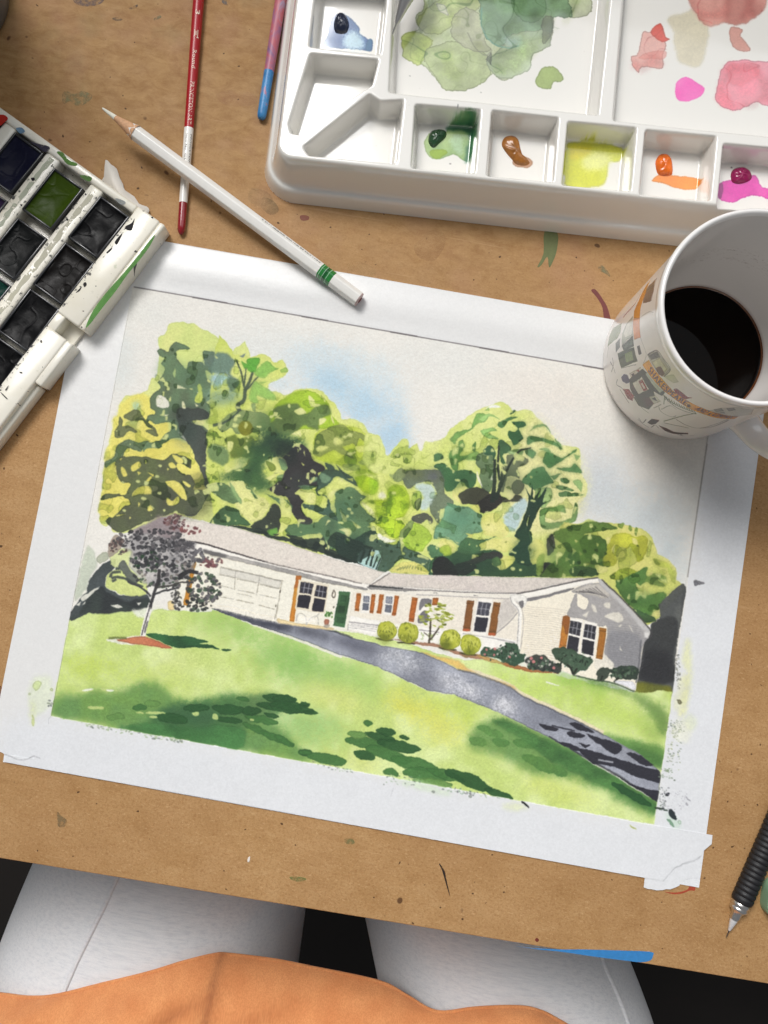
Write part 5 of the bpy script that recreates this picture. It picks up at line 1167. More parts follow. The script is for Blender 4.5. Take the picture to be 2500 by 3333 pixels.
strip('tape_strip', [(434, 927), (900, 1008), (1600, 1131), (2324, 1258)], [(305, 748), (2513, 1134)], lambda u, s: .0011 * (.8 + .2 * math.sin(u * 9)), .00053)
BTM = list(V('C', [(1060, 725), (1055, 775), (1050, 822), (1000, 862), (950, 905), (938, 940), (862, 995), (800, 1008), (735, 1030), (680, 1068), (622, 1110), (575, 1165), (525, 1220)]))
bt = [tuple(q) for q in BTM]
P = [tuple(q) for q in V('Z8', [(-870, 228), (300, 462), (920, 590), (1470, 690)])] + [tuple(V('C', [(700, 662)])[0])] + bt + [tuple(q) for q in V('C', [(0, 1128)])] + [tuple(q) for q in V('D', [(1658, 1064), (900, 930), (45, 775), (200, 640)])]
P = [(166, 2334), (2128, 2688)] + [tuple(q) for q in V('C', [(440, 622), (700, 662)])] + bt + [tuple(q) for q in V('C', [(0, 1128)])] + [tuple(q) for q in V('D', [(1658, 1064), (900, 930), (45, 776), (42, 740)])] + [(30, 2458), (110, 2470)]
flat_slab('tape_strip', U(P, .0010), .00066, .00098, TAPE, sheet)
P = [(2326, 1262), (2515, 1134)] + [tuple(q) for q in V('C', [(1078, -40), (985, 710), (915, 1185), (870, 1184), (828, 1192), (785, 1200), (742, 1218), (720, 1215), (712, 1240), (700, 1268), (660, 1288), (602, 1310), (560, 1306), (520, 1318), (450, 1320),
      (400, 1308), (360, 1306), (316, 1288), (327, 1186), (430, 620)])] + [(2182, 2265), (2227, 1913), (2278, 1600)]
flat_slab('tape_strip', U(P, .0006), .00052, .00072, TAPE, sheet)
P = [(434, 934), (302, 746), (211, 1210), (138, 1590), (14, 2200), (-12, 2330)] + [tuple(q) for q in V('D', [(-20, 672), (0, 683), (22, 692), (45, 708), (75, 718), (100, 726), (140, 740), (180, 757), (215, 752), (250, 745), (275, 730), (300, 720), (340, 728), (370, 742), (410, 640), (440, 380)])] + [(166, 2332)]
flat_slab('tape_strip', U(P, .0007), .00052, .00074, TAPE, sheet)

# torn tape lying by the paint box
TAPEW = simple("plain_tape", (226, 220, 210), .5, .04, 200, .1)
P = catmull(U(V('A', [(630, 955), (665, 985), (700, 1012), (715, 1060), (735, 1100), (745, 1135), (800, 1170), (830, 1215), (875, 1235), (892, 1250), (890, 1275), (830, 1300), (700, 1200), (590, 1120), (622, 1060)]), .002), 2)
bm = bmesh.new()
prism_bm(bm, P, .0, .0004)
for v in bm.verts: v.co.z += .0016 * (.5 + .5 * math.sin(v.co.x * 240)) * (v.co.z > -1)
o = bm_obj('tape_scrap', bm, TAPEW, None, sharp=40)
tag(o, 'torn scrap of pale masking tape sticking out from under the paint box', 'tape scrap')

# ================================================================== THE PERSON'S LAP
FAB = NT("heather_jersey")
v1 = FAB.coord((.10, 1, 1), (0, 0, .1))
n1 = FAB.noise(v1, 620, 4, .7)
n2 = FAB.noise(FAB.coord(), 2600, 2)
c = FAB.ramp(n1, [(.32, s2l((224, 226, 230))), (.5, s2l((238, 239, 241))), (.7, s2l((246, 246, 247)))])
FAB.base(FAB.mix(FAB.ramp(n2, [(.4, .18), (.6, 0)]), c, s2l((190, 192, 198))))
FAB.set(Roughness=.95, Sheen_Weight=.25)
FAB.bump(FAB.math('ADD', n2, FAB.math('MULTIPLY', FAB.noise(FAB.coord((.45, 1.4, 1), (0, 0, .15)), 22, 3, .5, .4), 7.0)), .5, .0007)
FAB = FAB.m
person = thing('person', 'seated person in pale grey sweatpants and orange shirt, lap at the desk edge', 'person', tuple(U3(1100, 3300, -.3)))
ZC = -.218
mes = bpy.data.meshes.new('skeleton')
A1, B1 = U3(600, 2760, ZC), U3(440, 3330, ZC)
A2, B2 = U3(1530, 2860, ZC), U3(1690, 3330, ZC)
d1, d2 = (A1 - B1).normalized(), (A2 - B2).normalized()
pel = (B1 + B2) / 2 - Vector((.02, .26, -.03))
sk = [(pel, .115), (B1 - d1 * .14, .112), (B1, .116), (A1, .098), (A1 + d1 * .20, .072), (A1 + d1 * .22 + Vector((0, .02, -.16)), .064), (A1 + d1 * .2 + Vector((0, .0, -.40)), .055),
      (B2 - d2 * .14, .110), (B2, .100), (A2, .082), (A2 + d2 * .20, .070), (A2 + d2 * .22 + Vector((0, .02, -.16)), .062), (A2 + d2 * .2 + Vector((0, 0, -.40)), .055), (pel + Vector((0, -.03, .16)), .12)]
mes.from_pydata([tuple(k[0]) for k in sk], [(0, 1), (1, 2), (2, 3), (3, 4), (4, 5), (5, 6), (0, 7), (7, 8), (8, 9), (9, 10), (10, 11), (11, 12), (0, 13)], [])
tmp = bpy.data.objects.new('skeleton', mes)
COL.objects.link(tmp)
sm = tmp.modifiers.new('skin', 'SKIN')
for i, k in enumerate(sk):
    mes.skin_vertices[0].data[i].radius = (k[1] * 1.08, k[1] * 1.08)
mes.skin_vertices[0].data[0].use_root = True
ss = tmp.modifiers.new('sub', 'SUBSURF')
ss.levels = ss.render_levels = 3
dg = bpy.context.evaluated_depsgraph_get()
ev = tmp.evaluated_get(dg)
mm = bpy.data.meshes.new_from_object(ev)
tv = np.array([tuple(v.co) for v in mm.vertices])
tf = [list(p.vertices) for p in mm.polygons]
bpy.data.objects.remove(tmp)
trousers = obj('sweatpants', tv, tf, FAB, person)
from mathutils.bvhtree import BVHTree
BV = BVHTree.FromPolygons([tuple(k) for k in tv], tf)


def hit(x, y):
    d = Vector(rays([(x, y)])[0]).normalized()
    r = BV.ray_cast(Vector(CAM_LOC), d)
    return r[0], d


def tube(P, r, n=8):
    P = [Vector(p) for p in P]
    vs, fs = [], []
    for i, p in enumerate(P):
        t = (P[min(i + 1, len(P) - 1)] - P[max(i - 1, 0)]).normalized()
        q = t.to_track_quat('Z', 'Y')
        rr = r(i / (len(P) - 1)) if callable(r) else r
        for k in range(n):
            a = 2 * math.pi * k / n
            vs.append(p + q @ Vector((rr * math.cos(a), rr * math.sin(a), 0)))
    for j in range(len(P) - 1):
        for k in range(n):
            m = (k + 1) % n
            fs.append((j * n + k, j * n + m, (j + 1) * n + m, (j + 1) * n + k))
    fs.append(list(range(n))[::-1])
    fs.append([(len(P) - 1) * n + k for k in range(n)])
    return vs, fs


for path in ([(400, 2820), (377, 2866), (342, 2945), (300, 3030), (255, 3122), (211, 3225), (185, 3300)], [(1950, 3080), (1965, 3135), (1992, 3197), (2015, 3250), (2036, 3305), (2050, 3345)]):
    q = [hit(*k)[0] for k in catmull(path, 5, False)]
    q = [k for k in q if k]
    if len(q) > 3: obj('trouser_seam', *tube([k + Vector((0, 0, .0002)) for k in q], .0016), FAB, trousers)

SH = NT("orange_jersey")
vv = SH.coord((1, .05, 1), (0, 0, .12))
rib = SH.noise(vv, 1500, 2)
c = SH.ramp(SH.noise(SH.coord(), 60, 4), [(.3, s2l((226, 146, 90))), (.7, s2l((240, 166, 108)))])
SH.base(SH.mix(SH.ramp(rib, [(.4, .42), (.6, 0)]), c, s2l((204, 122, 70))))
SH.set(Roughness=.92, Sheen_Weight=.2)
SH.bump(SH.math('ADD', rib, SH.math('MULTIPLY', SH.noise(SH.coord((1, 1.7, 1), (0, 0, .6)), 34, 4, .5, .5), 5.0)), .5, .0008)
SH = SH.m
hem = [(-260, 3215), (-120, 3222), (0, 3231), (98, 3242), (188, 3235), (330, 3200), (482, 3163), (603, 3126), (700, 3103), (753, 3103), (904, 3122), (1017, 3145), (1130, 3167), (1250, 3196), (1325, 3237), (1423, 3289), (1551, 3277), (1687, 3273), (1762, 3288), (1838, 3328), (1930, 3380), (2060, 3440)]
hem = catmull(hem, 5, False)
H3 = []
for x, y in hem:
    h, d = hit(x, y)
    zz = max((h.z if h else -.15), -.145) + .006
    H3.append(zz)
H3 = np.convolve(np.pad(H3, 14, mode='edge'), np.hanning(31)[1:-1] / np.hanning(31).sum(), 'valid')
HW = np.array([tuple(U3(x, y, z)) for (x, y), z in zip(hem, H3)])
FOLD = [((420, 3345), (760, 3150), .006, 66), ((300, 3350), (520, 3235), .006, 46), ((560, 3345), (640, 3290), -.004, 40), ((1040, 3350), (1400, 3275), .006, 48), ((780, 3290), (1040, 3185), .004, 44), ((1480, 3345), (1760, 3300), .006, 44), ((40, 3335), (190, 3255), .006, 44), ((1150, 3240), (1290, 3235), .003, 26)]
vs, fs = [], []
NR = 46
for j in range(NR):
    s = j / (NR - 1)
    d = s * s * .30 + s * .02
    for i, p in enumerate(HW):
        z = p[2] + .006 * min(1, s * 20) * 0 + .012 * (1 - math.exp(-d / .012)) + .30 * d + .55 * max(0, d - .10)
        x, y = p[0], p[1] - d
        q = np.array([x, y, z])
        c_ = (q - _C) @ _R
        px_, py_ = PW / 2 + FPX * c_[0] / -c_[2], PH / 2 - FPX * c_[1] / -c_[2]
        for (ax, ay), (bx, by), h_, w_ in FOLD:
            ex, ey = bx - ax, by - ay
            t_ = max(0, min(1, ((px_ - ax) * ex + (py_ - ay) * ey) / (ex * ex + ey * ey)))
            dd = math.hypot(px_ - ax - ex * t_, py_ - ay - ey * t_)
            z += h_ * math.exp(-(dd / w_) ** 2) * min(1, s * 14) * (1 - t_ * .6)
        vs.append((x, y, z))
n = len(HW)
for j in range(NR - 1):
    for i in range(n - 1):
        fs.append((j * n + i + 1, j * n + i, (j + 1) * n + i, (j + 1) * n + i + 1))
shirt = obj('shirt', vs, fs, SH, person)
md = shirt.modifiers.new('cloth', 'SOLIDIFY')
md.thickness = .0022
md.offset = -1
obj('shirt_hem', *tube([Vector(p) + Vector((0, -.0008, .0004)) for p in HW], .0013), SH, shirt)

# ================================================================== THE PORCELAIN PALETTE
ZT_, ZF, ZB = .028, .0148, .0162            # lip, well floor, mixing area floor
q0 = U([(905, 505)], ZT_)[0]
q1 = U([(2414, 673)], ZT_)[0]
pa = math.atan2(q1[1] - q0[1], q1[0] - q0[0])
PEX, PEY = np.array([math.cos(pa), math.sin(pa)]), np.array([-math.sin(pa), math.cos(pa)])


def ploc(P, z=ZT_):
    w = U(P, z) - q0
    return np.stack([w @ PEX, w @ PEY], 1) * 1000       # millimetres in the palette's own frame


def sdf(P, X, Y):
    """signed distance to a polygon, negative inside"""
    P = np.asarray(P, float)
    D = np.full(X.shape, 1e9)
    ins = np.zeros(X.shape, bool)
    for (ax, ay), (bx, by) in zip(P, np.roll(P, -1, 0)):
        ex, ey = bx - ax, by - ay
        t = np.clip(((X - ax) * ex + (Y - ay) * ey) / (ex * ex + ey * ey + 1e-12), 0, 1)
        D = np.minimum(D, (X - ax - ex * t) ** 2 + (Y - ay - ey * t) ** 2)
        if ay != by: ins ^= ((ay > Y) != (by > Y)) & (X < (bx - ax) * (Y - ay) / (by - ay) + ax)
    D = np.sqrt(D)
    return np.where(ins, -D, D)


WELLS = [(V('P2', [(388, 272), (800, 318), (850, -120), (440, -160)]), 'c'), (V('P2', [(392, 326), (788, 362), (752, 506), (318, 800), (276, 792), (264, 744)]), 'c'), (V('P2', [(742, 570), (806, 612), (940, 604), (896, 972), (380, 925), (352, 882)]), 'c'),
         (V('P2', [(1022, 632), (1402, 664), (1368, 1030), (1000, 1000)]), 'c'), (V('P3', [(8, 668), (396, 712), (364, 1082), (-22, 1048)]), 'c'), (V('P3', [(464, 735), (862, 772), (828, 1138), (430, 1102)]), 'c'),
         (V('P3', [(930, 785), (1342, 824), (1306, 1196), (896, 1160)]), 'c'), (V('P3', [(1398, 868), (1800, 906), (1766, 1270), (1362, 1232)]), 'c'),
         (V('P2', [(896, -600), (858, 556), (1400, 600)]), 'a'), ]
A_POLY = [(1300, -420), (1281, 0), (1268, 298), (1945, 372), (1984, 0), (2012, -300)]
B_POLY = [(2046, -300), (2026, 0), (1998, 390), (2700, 462), (2740, 0), (2760, -300)]
polys = [ploc(w) for w, k in WELLS[:8]] + [ploc(A_POLY), ploc(B_POLY)]
# continue the frame of the tray to its unseen sides
XR, YT = 292.0, 186.0
for k in (8, 9):
    P = polys[k]
    P[P[:, 1] > 100, 1] = YT - 12
polys[9][polys[9][:, 0] > 260, 0] = XR - 10
step = .46
gx = np.arange(-13, XR + 13, step)
gy = np.arange(-21, YT + 16, step)
X, Y = np.meshgrid(gx, gy)
out = np.array([(0, 0), (XR, 0), (XR, YT), (0, YT)]) + 0.0
out[3, 0] += 0


def rbox(X, Y, r):
    """signed distance to the rounded lip outline"""
    cx, cy, hx, hy = XR / 2, YT / 2, XR / 2 - r, YT / 2 - r
    dx, dy = np.abs(X - cx) - hx, np.abs(Y - cy) - hy
    return np.hypot(np.maximum(dx, 0), np.maximum(dy, 0)) + np.minimum(np.maximum(dx, dy), 0) - r


def sm(t):
    t = np.clip(t, 0, 1)
    return t * t * (3 - 2 * t)


dO = rbox(X, Y, 7.0)
front = np.clip(-(Y) / 4, 0, 1)
zt = ZT_ * 1000
# outside: lip, sloping skirt, step, foot
wskirt = 6.6
Z = np.full(X.shape, zt)
t = np.clip(dO / wskirt, 0, 1)
Z = zt - (zt - 9.5) * (t ** 1.5 * .25 + .75 * sm(t))
fl = wskirt + 1.0
foot = np.clip((dO - fl) / 4.2, 0, 1)
Z = np.where(dO > wskirt, 9.5 - .5 * np.clip((dO - wskirt), 0, 1), Z)
Z = np.where(dO > fl, 9.0 - 11.0 * (foot ** 1.7), Z)
Z -= .5 * np.exp(-((dO - wskirt - .4) / .8) ** 2)
keep = dO < fl + 4.1
reg = np.full(X.shape, -1, int)
for k, P in enumerate(polys):
    if k == 1: P = P
    x0, y0 = P.min(0) - 6
    x1, y1 = P.max(0) + 6
    ii = (gx > x0) & (gx < x1)
    jj = (gy > y0) & (gy < y1)
    sub = np.ix_(jj, ii)
    rr = 2.2
    d = sdf(P, X[sub], Y[sub])
    # soften the corners: shrink and grow
    big = k >= 8
    dep, w = ((zt - ZB * 1000), 3.4) if big else ((zt - ZF * 1000), 2.1)
    tt = np.clip((.5 - d) / w, 0, 1)
    prof = sm(tt) * .55 + .45 * np.clip(tt * 1.12 - .06, 0, 1)
    Z[sub] = np.minimum(Z[sub], zt - dep * prof)
    r = reg[sub]
    r[d < .4] = k
    reg[sub] = r


def gblur(a, n=2):
    for _ in range(n):
        a = .25 * np.roll(a, 1, 0) + .5 * a + .25 * np.roll(a, -1, 0)
        a = .25 * np.roll(a, 1, 1) + .5 * a + .25 * np.roll(a, -1, 1)
    return a


Zs = gblur(Z, 2)
Z = Zs
# slight hand-made unevenness of the glaze
Z += (vnoise(Z.shape[0], Z.shape[1], 40) - .5) * .18 * (dO < 3)
Gy, Gx = np.gradient(Z, step)
N = np.stack([-Gx, -Gy, np.ones_like(Z)], -1)
N /= np.linalg.norm(N, axis=-1, keepdims=True)

# washes of paint, printed flat on the glaze
PSC = 4.6


def ppal(z):
    def f(P):
        w = ploc(P, z)
        return np.stack([(w[:, 0] + 13) * PSC, (YT + 16 - w[:, 1]) * PSC], 1)
    return f


KP = Canvas(int((XR + 26) * PSC), int((YT + 37) * PSC), (234, 231, 224), ppal(ZB))
w_ = KP.poly
w_('P2', [(930, 220), (1000, 190), (1040, 170), (1020, 100), (1060, 50), (1100, -60), (1300, -200), (1700, -200), (2010, -100), (2080, 70), (1950, 100), (1850, 90), (1845, 200), (1800, 280), (1730, 320), (1715, 370), (1640, 440), (1540, 480), (1480, 440), (1400, 510), (1230, 550), (1150, 490), (1050, 380), (1000, 370), (940, 330)],
   (196, 202, 168), .92, 4, 1, .38, .1, (184, 196, 150), .35)
for q, c, a in (([(930, 220), (1020, 190), (1130, 240), (1080, 320), (1050, 380), (1000, 370), (940, 330)], (190, 204, 116), .85), ([(1060, 330), (1200, 250), (1350, 280), (1450, 330), (1470, 430), (1400, 510), (1230, 550), (1150, 490)], (178, 190, 140), .9),
                ([(1040, 90), (1200, -20), (1420, -60), (1380, 60), (1250, 120), (1180, 200), (1050, 180)], (186, 196, 138), .85), ([(1230, 130), (1330, 40), (1420, 120), (1440, 250), (1480, 300), (1380, 310), (1260, 250)], (178, 180, 152), .8),
                ([(1420, -100), (1700, -160), (1900, -60), (1960, 90), (1850, 100), (1840, 190), (1700, 250), (1580, 280), (1480, 260), (1410, 160)], (132, 162, 128), .93), ([(1600, -60), (1760, -80), (1800, 60), (1720, 140), (1620, 80)], (112, 148, 104), .7),
                ([(1600, 200), (1800, 180), (1830, 260), (1730, 320), (1700, 420), (1560, 470), (1480, 440), (1440, 370), (1520, 300)], (170, 184, 152), .85), ([(1440, 350), (1480, 310), (1470, 400)], (110, 116, 100), .7), ([(1780, 110), (1850, 100), (1840, 200), (1780, 260)], (128, 134, 112), .7),
                ([(1150, 20), (1200, 40), (1220, 90), (1160, 80)], (232, 230, 216), .8)):
    w_('P2', q, c, a, 5, 1, .34, .12, None, .4)
KP.line('P2', [(1415, 40), (1412, 160), (1470, 250), (1560, 285), (1640, 270)], 3, (110, 158, 140), .8, 2)
KP.line('P2', [(1330, 190), (1380, 290), (1440, 330), (1478, 300)], 2.5, (130, 132, 116), .7, 2)
KP.dab('P2', 1600, 250, 60, 30, 0, (176, 206, 206), .7, 4, 0, 8)
w_('P3', [(260, 480), (300, 410), (370, 395), (430, 460), (410, 490), (370, 490), (350, 530), (280, 520)], (158, 178, 100), .95, 2, 0, .3)
w_('P3', [(1060, 110), (1200, 60), (1300, 150), (1290, 260), (1250, 390), (1160, 380), (1110, 340), (1090, 200)], (212, 202, 172), .8, 4, 3, .1)
w_('P3', [(1180, -60), (1500, -120), (1650, -50), (1625, 70), (1500, 150), (1400, 130), (1340, 160), (1250, 120)], (196, 126, 114), .9, 4, 2, .2, .1, (214, 150, 136), .1)
w_('P3', [(1430, 160), (1500, 180), (1490, 220), (1550, 290), (1530, 310), (1440, 280)], (216, 152, 138), .85, 3, 0, .25)
w_('P3', [(950, 190), (1010, 140), (1040, 220), (1068, 235), (1030, 240), (1050, 270), (1030, 330), (1030, 390), (1000, 410), (900, 400), (880, 430), (840, 380), (835, 340), (880, 310), (890, 240), (910, 185)], (234, 178, 166), .95, 3, 0, .3, .1, (228, 156, 144), .15)
w_('P3', [(950, 190), (1010, 140), (1040, 220), (1068, 235), (1020, 248)], (218, 88, 72), .95, 2, 0, .2)
w_('P3', [(880, 330), (1040, 300), (1030, 350), (900, 350)], (226, 140, 128), .6, 3, 1, .1)
w_('P3', [(1340, 540), (1390, 390), (1480, 360), (1659, 370), (1800, 400), (1800, 640), (1640, 630), (1580, 610), (1530, 640), (1460, 665), (1370, 630), (1340, 580)], (240, 156, 168), .95, 4, 0, .3, .1, (240, 140, 156), .12)
w_('P3', [(1400, 410), (1480, 375), (1600, 400), (1580, 470), (1450, 520)], (230, 120, 132), .6, 4, 3, .1)
w_('P3', [(1100, 500), (1160, 460), (1260, 510), (1270, 545), (1230, 590), (1150, 605), (1105, 580)], (248, 112, 192), .97, 2, 1, .05, .05, (242, 84, 180), .05)
GW = [(940, 220), (1040, 170), (1060, 50), (1300, -180), (1700, -180), (2010, -90), (1950, 100), (1845, 200), (1730, 320), (1640, 430), (1480, 440), (1400, 505), (1230, 540), (1150, 485), (1050, 375), (945, 325)]
for cl, lo, bd, cc, aa, sf in ((90, .5, .010, (170, 190, 166), .8, 1), (60, .55, .010, (186, 198, 172), .6, 1), (90, .45, .06, (212, 220, 198), .7, 4), (70, .6, .1, (220, 226, 192), .6, 6), (44, .5, .06, (226, 232, 214), .6, 5)):
    KP.leafy('P2', GW, cl, lo, cc, aa, True, 0, int(cl), None, bd, sf)
for PP in ([(1340, 540), (1390, 390), (1480, 360), (1659, 370), (1800, 400), (1800, 640), (1530, 640), (1460, 660), (1370, 630)], [(950, 190), (1010, 140), (1050, 270), (1030, 390), (880, 425), (840, 350)], [(1180, -60), (1500, -120), (1625, 70), (1400, 130), (1250, 120)]):
    KP.leafy('P3', PP, 60, .5, (232, 190, 196), .7, True, 0, 3, None, .012, 1)
    KP.leafy('P3', PP, 70, .55, (236, 206, 208), .7, True, 0, 4, None, .1, 6)
for x, y in ((985, 452), (1410, 554)): KP.dab('P2', x, y, 5, 2, 30, (90, 90, 86), .9, 1)
KP.to_c = ppal(ZF)
w_('P2', [(470, 275), (490, 210), (520, 100), (570, 75), (620, 100), (680, 160), (690, 200), (740, 235), (756, 240), (750, 303), (700, 300), (600, 287)], (84, 122, 166), .95, 3, 1, .3, .1, (52, 86, 138), .2)
w_('P2', [(580, 230), (650, 180), (700, 230), (700, 290), (600, 285)], (196, 222, 228), .85, 4, 5, 0)
w_('P2', [(720, 250), (740, 230), (756, 240), (748, 300), (715, 295)], (58, 104, 140), .9, 2, 1)
w_('P2', [(1070, 880), (1100, 800), (1200, 790), (1220, 748), (1362, 743), (1350, 945), (1310, 960), (1240, 920), (1150, 960), (1100, 940)], (148, 182, 110), .95, 3, 1, .2, .1, (176, 200, 128), .1)
w_('P2', [(1205, 780), (1225, 748), (1362, 743), (1350, 945), (1312, 958), (1325, 800)], (48, 108, 74), .9, 3, 3, .1)
w_('P2', [(1230, 830), (1290, 810), (1300, 920), (1240, 900)], (186, 214, 176), .7, 3, 4, 0)
w_('P2', [(1100, 910), (1150, 890), (1210, 910), (1140, 958)], (150, 180, 40), .9, 2, 1)
w_('P3', [(120, 960), (170, 930), (245, 965), (215, 1005), (140, 995)], (188, 136, 96), .95, 2, 1, .2)
w_('P3', [(462, 855), (775, 880), (762, 965), (700, 972), (690, 1060), (640, 1118), (440, 1102)], (218, 222, 78), .97, 3, 2, .2, .1, (206, 208, 50), .1)
w_('P3', [(540, 960), (640, 910), (720, 950), (660, 1020), (560, 1020)], (232, 234, 160), .8, 4, 6, 0)
w_('P3', [(470, 870), (600, 880), (560, 940), (480, 960)], (214, 196, 40), .6, 4, 5, 0)
w_('P3', [(960, 1085), (1020, 1040), (1090, 1050), (1240, 1070), (1230, 1130), (1110, 1130), (1040, 1100)], (250, 146, 52), .97, 2, 0, .2)
w_('P3', [(1355, 1180), (1365, 1098), (1440, 1080), (1580, 1050), (1620, 1120), (1720, 1140), (1720, 1210), (1560, 1165), (1440, 1215)], (236, 76, 180), .97, 3, 1, .2, .1, (214, 50, 160), .1)
w_('P3', [(1355, 1180), (1362, 1100), (1385, 1105), (1378, 1180)], (150, 40, 120), .9, 2, 1)
for x, y in ((1436, 1004), (1225, 978)): KP.dab('P3' if x == 1436 else 'P2', x, y, 5, 4, 0, (60, 50, 56), .9, 1)
KP.to_c = ppal(ZT_)
KP.dab('P2', 1271, 631, 3, 9, 8, (90, 92, 90), .9, 1)
for k in range(50): KP.dab('P2', random.uniform(300, 2400), random.uniform(-200, 1000), random.uniform(.8, 2.2), .8, random.uniform(0, 180), (110, 100, 92), .6, 1)
IMG_PAL = KP.image("palette_washes")
PORC = print_mat("porcelain", IMG_PAL, .12, .0, 10, 1.0)

pal = thing('porcelain_palette', 'white glazed porcelain palette with small wells and two mixing areas stained green and pink', 'palette', (q0[0], q0[1], 0), pa)
nyy, nxx = X.shape
cell_ok = keep[:-1, :-1] & keep[1:, :-1] & keep[:-1, 1:] & keep[1:, 1:]
cr = np.where((reg[:-1, :-1] == reg[1:, 1:]) & (reg[:-1, :-1] == reg[1:, :-1]) & (reg[:-1, :-1] == reg[:-1, 1:]), reg[:-1, :-1], -1)
VV = np.stack([X, Y, Z], -1).reshape(-1, 3) * .001
NN = N.reshape(-1, 3)
UVP = np.stack([(X + 13) / (XR + 26), (Y + 21) / (YT + 37)], -1).reshape(-1, 2)
for k in range(-1, 10):
    jj, ii = np.where(cell_ok & (cr == k))
    F = np.stack([jj * nxx + ii, jj * nxx + ii + 1, (jj + 1) * nxx + ii + 1, (jj + 1) * nxx + ii], 1)
    us, inv = np.unique(F.ravel(), return_inverse=True)
    F = inv.reshape(-1, 4)
    me = bpy.data.meshes.new('palette_part')
    me.vertices.add(len(us))
    me.vertices.foreach_set('co', VV[us].ravel())
    me.loops.add(len(F) * 4)
    me.loops.foreach_set('vertex_index', F.ravel().astype(np.int32))
    me.polygons.add(len(F))
    me.polygons.foreach_set('loop_start', np.arange(0, len(F) * 4, 4, dtype=np.int32))
    me.update(calc_edges=True)
    me.polygons.foreach_set('use_smooth', np.ones(len(F), bool))
    lay = me.uv_layers.new(name='UVMap')
    lay.data.foreach_set('uv', UVP[us][F.ravel()].astype(np.float32).ravel())
    me.normals_split_custom_set_from_vertices(NN[us].tolist())
    me.materials.append(PORC)
    nm = 'frame' if k < 0 else ('mixing_well' if k >= 8 else 'paint_well')
    o = bpy.data.objects.new(nm, me)
    COL.objects.link(o)
    o.parent = pal
    lb = {0: 'well stained blue', 3: 'well stained green', 4: 'well with brown paint', 5: 'well stained yellow', 6: 'well with orange paint', 7: 'well stained magenta', 8: 'mixing area with green washes', 9: 'mixing area with red and pink washes'}.get(k)
    if lb: o['label'] = lb
bm = bmesh.new()


def paint_daub(name, label, v, pts, h, rgb, z=ZF, rough=.12, var=.25):
    """a squeezed lump of wet paint: a domed blob over its outline"""
    P = catmull(U(V(v, pts), z), 4)
    c = P.mean(0)
    n = len(P)
    rings = 9
    vs, fs = [], []
    for r in range(rings):
        s = math.cos(r / rings * math.pi / 2) ** .8 if r else 1.12
        hh = h * math.sin(r / rings * math.pi / 2) ** .8
        for i in range(n):
            q = c + (P[i] - c) * s
            vs.append((q[0], q[1], z - .0004 + hh * (1 + .10 * math.sin(i * .55 + h * 9000) + .07 * math.sin(i * 1.3 + r * .9))))
    vs.append((c[0], c[1], z + h))
    for r in range(rings - 1):
        for i in range(n):
            k = (i + 1) % n
            fs.append((r * n + i, r * n + k, (r + 1) * n + k, (r + 1) * n + i))
    for i in range(n): fs.append(((rings - 1) * n + i, (rings - 1) * n + (i + 1) % n, rings * n))
    a = np.sum(P[:, 0] * np.roll(P[:, 1], -1) - np.roll(P[:, 0], -1) * P[:, 1])
    if a < 0: fs = [f[::-1] for f in fs]
    m = simple(name + '_paint', rgb, rough + .1, var, 160, .22, .25)
    o = obj(name, vs, fs, m)
    return tag(o, label, 'paint')


paint_daub('paint_daub', 'dark indigo paint lump in the blue-stained corner well', 'P2', [(545, 195), (530, 150), (545, 95), (575, 80), (605, 105), (618, 150), (600, 195)], .0030, (28, 36, 58))
paint_daub('paint_daub', 'dark green oval paint lump in the well stained green', 'P2', [(1098, 850), (1110, 795), (1150, 778), (1195, 785), (1200, 820), (1160, 860), (1125, 885)], .0028, (36, 70, 42))
paint_daub('paint_daub', 'ochre brown paint squeezed out like a bent drop', 'P3', [(64, 870), (80, 830), (125, 818), (160, 840), (172, 890), (190, 940), (225, 970), (205, 990), (150, 985), (125, 960), (85, 910)], .0026, (160, 102, 42))
paint_daub('paint_daub', 'bright orange paint lump in the well beside the magenta one', 'P3', [(985, 985), (1000, 940), (1035, 925), (1070, 945), (1085, 1000), (1080, 1045), (1040, 1055), (1000, 1045)], .0030, (238, 112, 30))
paint_daub('paint_daub', 'dark magenta paint lump behind the mug rim', 'P3', [(1436, 1060), (1450, 1020), (1500, 1005), (1548, 1030), (1555, 1075), (1500, 1100), (1450, 1095)], .0030, (150, 22, 84))

# ================================================================== THE MUG AND ITS COFFEE
MX, MY = 0.1331, 0.1213
MUGC = np.array([MX, MY])
MR = .0410
TH0 = -2.25                                       # the printed street is centred on this bearing
MW, MH = 1880, 690


def mugmap(P):
    d = rays(P)
    o = _C[:2] - MUGC
    a = (d[:, :2] ** 2).sum(1)
    b = 2 * (d[:, :2] @ o)
    c = (o ** 2).sum() - MR ** 2
    disc = b * b - 4 * a * c
    disc = np.maximum(disc, 0)
    t = (-b - np.sqrt(disc)) / (2 * a)
    h = _C + d * t[:, None]
    th = np.arctan2(h[:, 1] - MY, h[:, 0] - MX) - TH0
    th = (th + np.pi) % (2 * np.pi) - np.pi
    return np.stack([(th / (2 * np.pi) + .5) * MW, (1 - h[:, 2] / .1) * MH], 1)


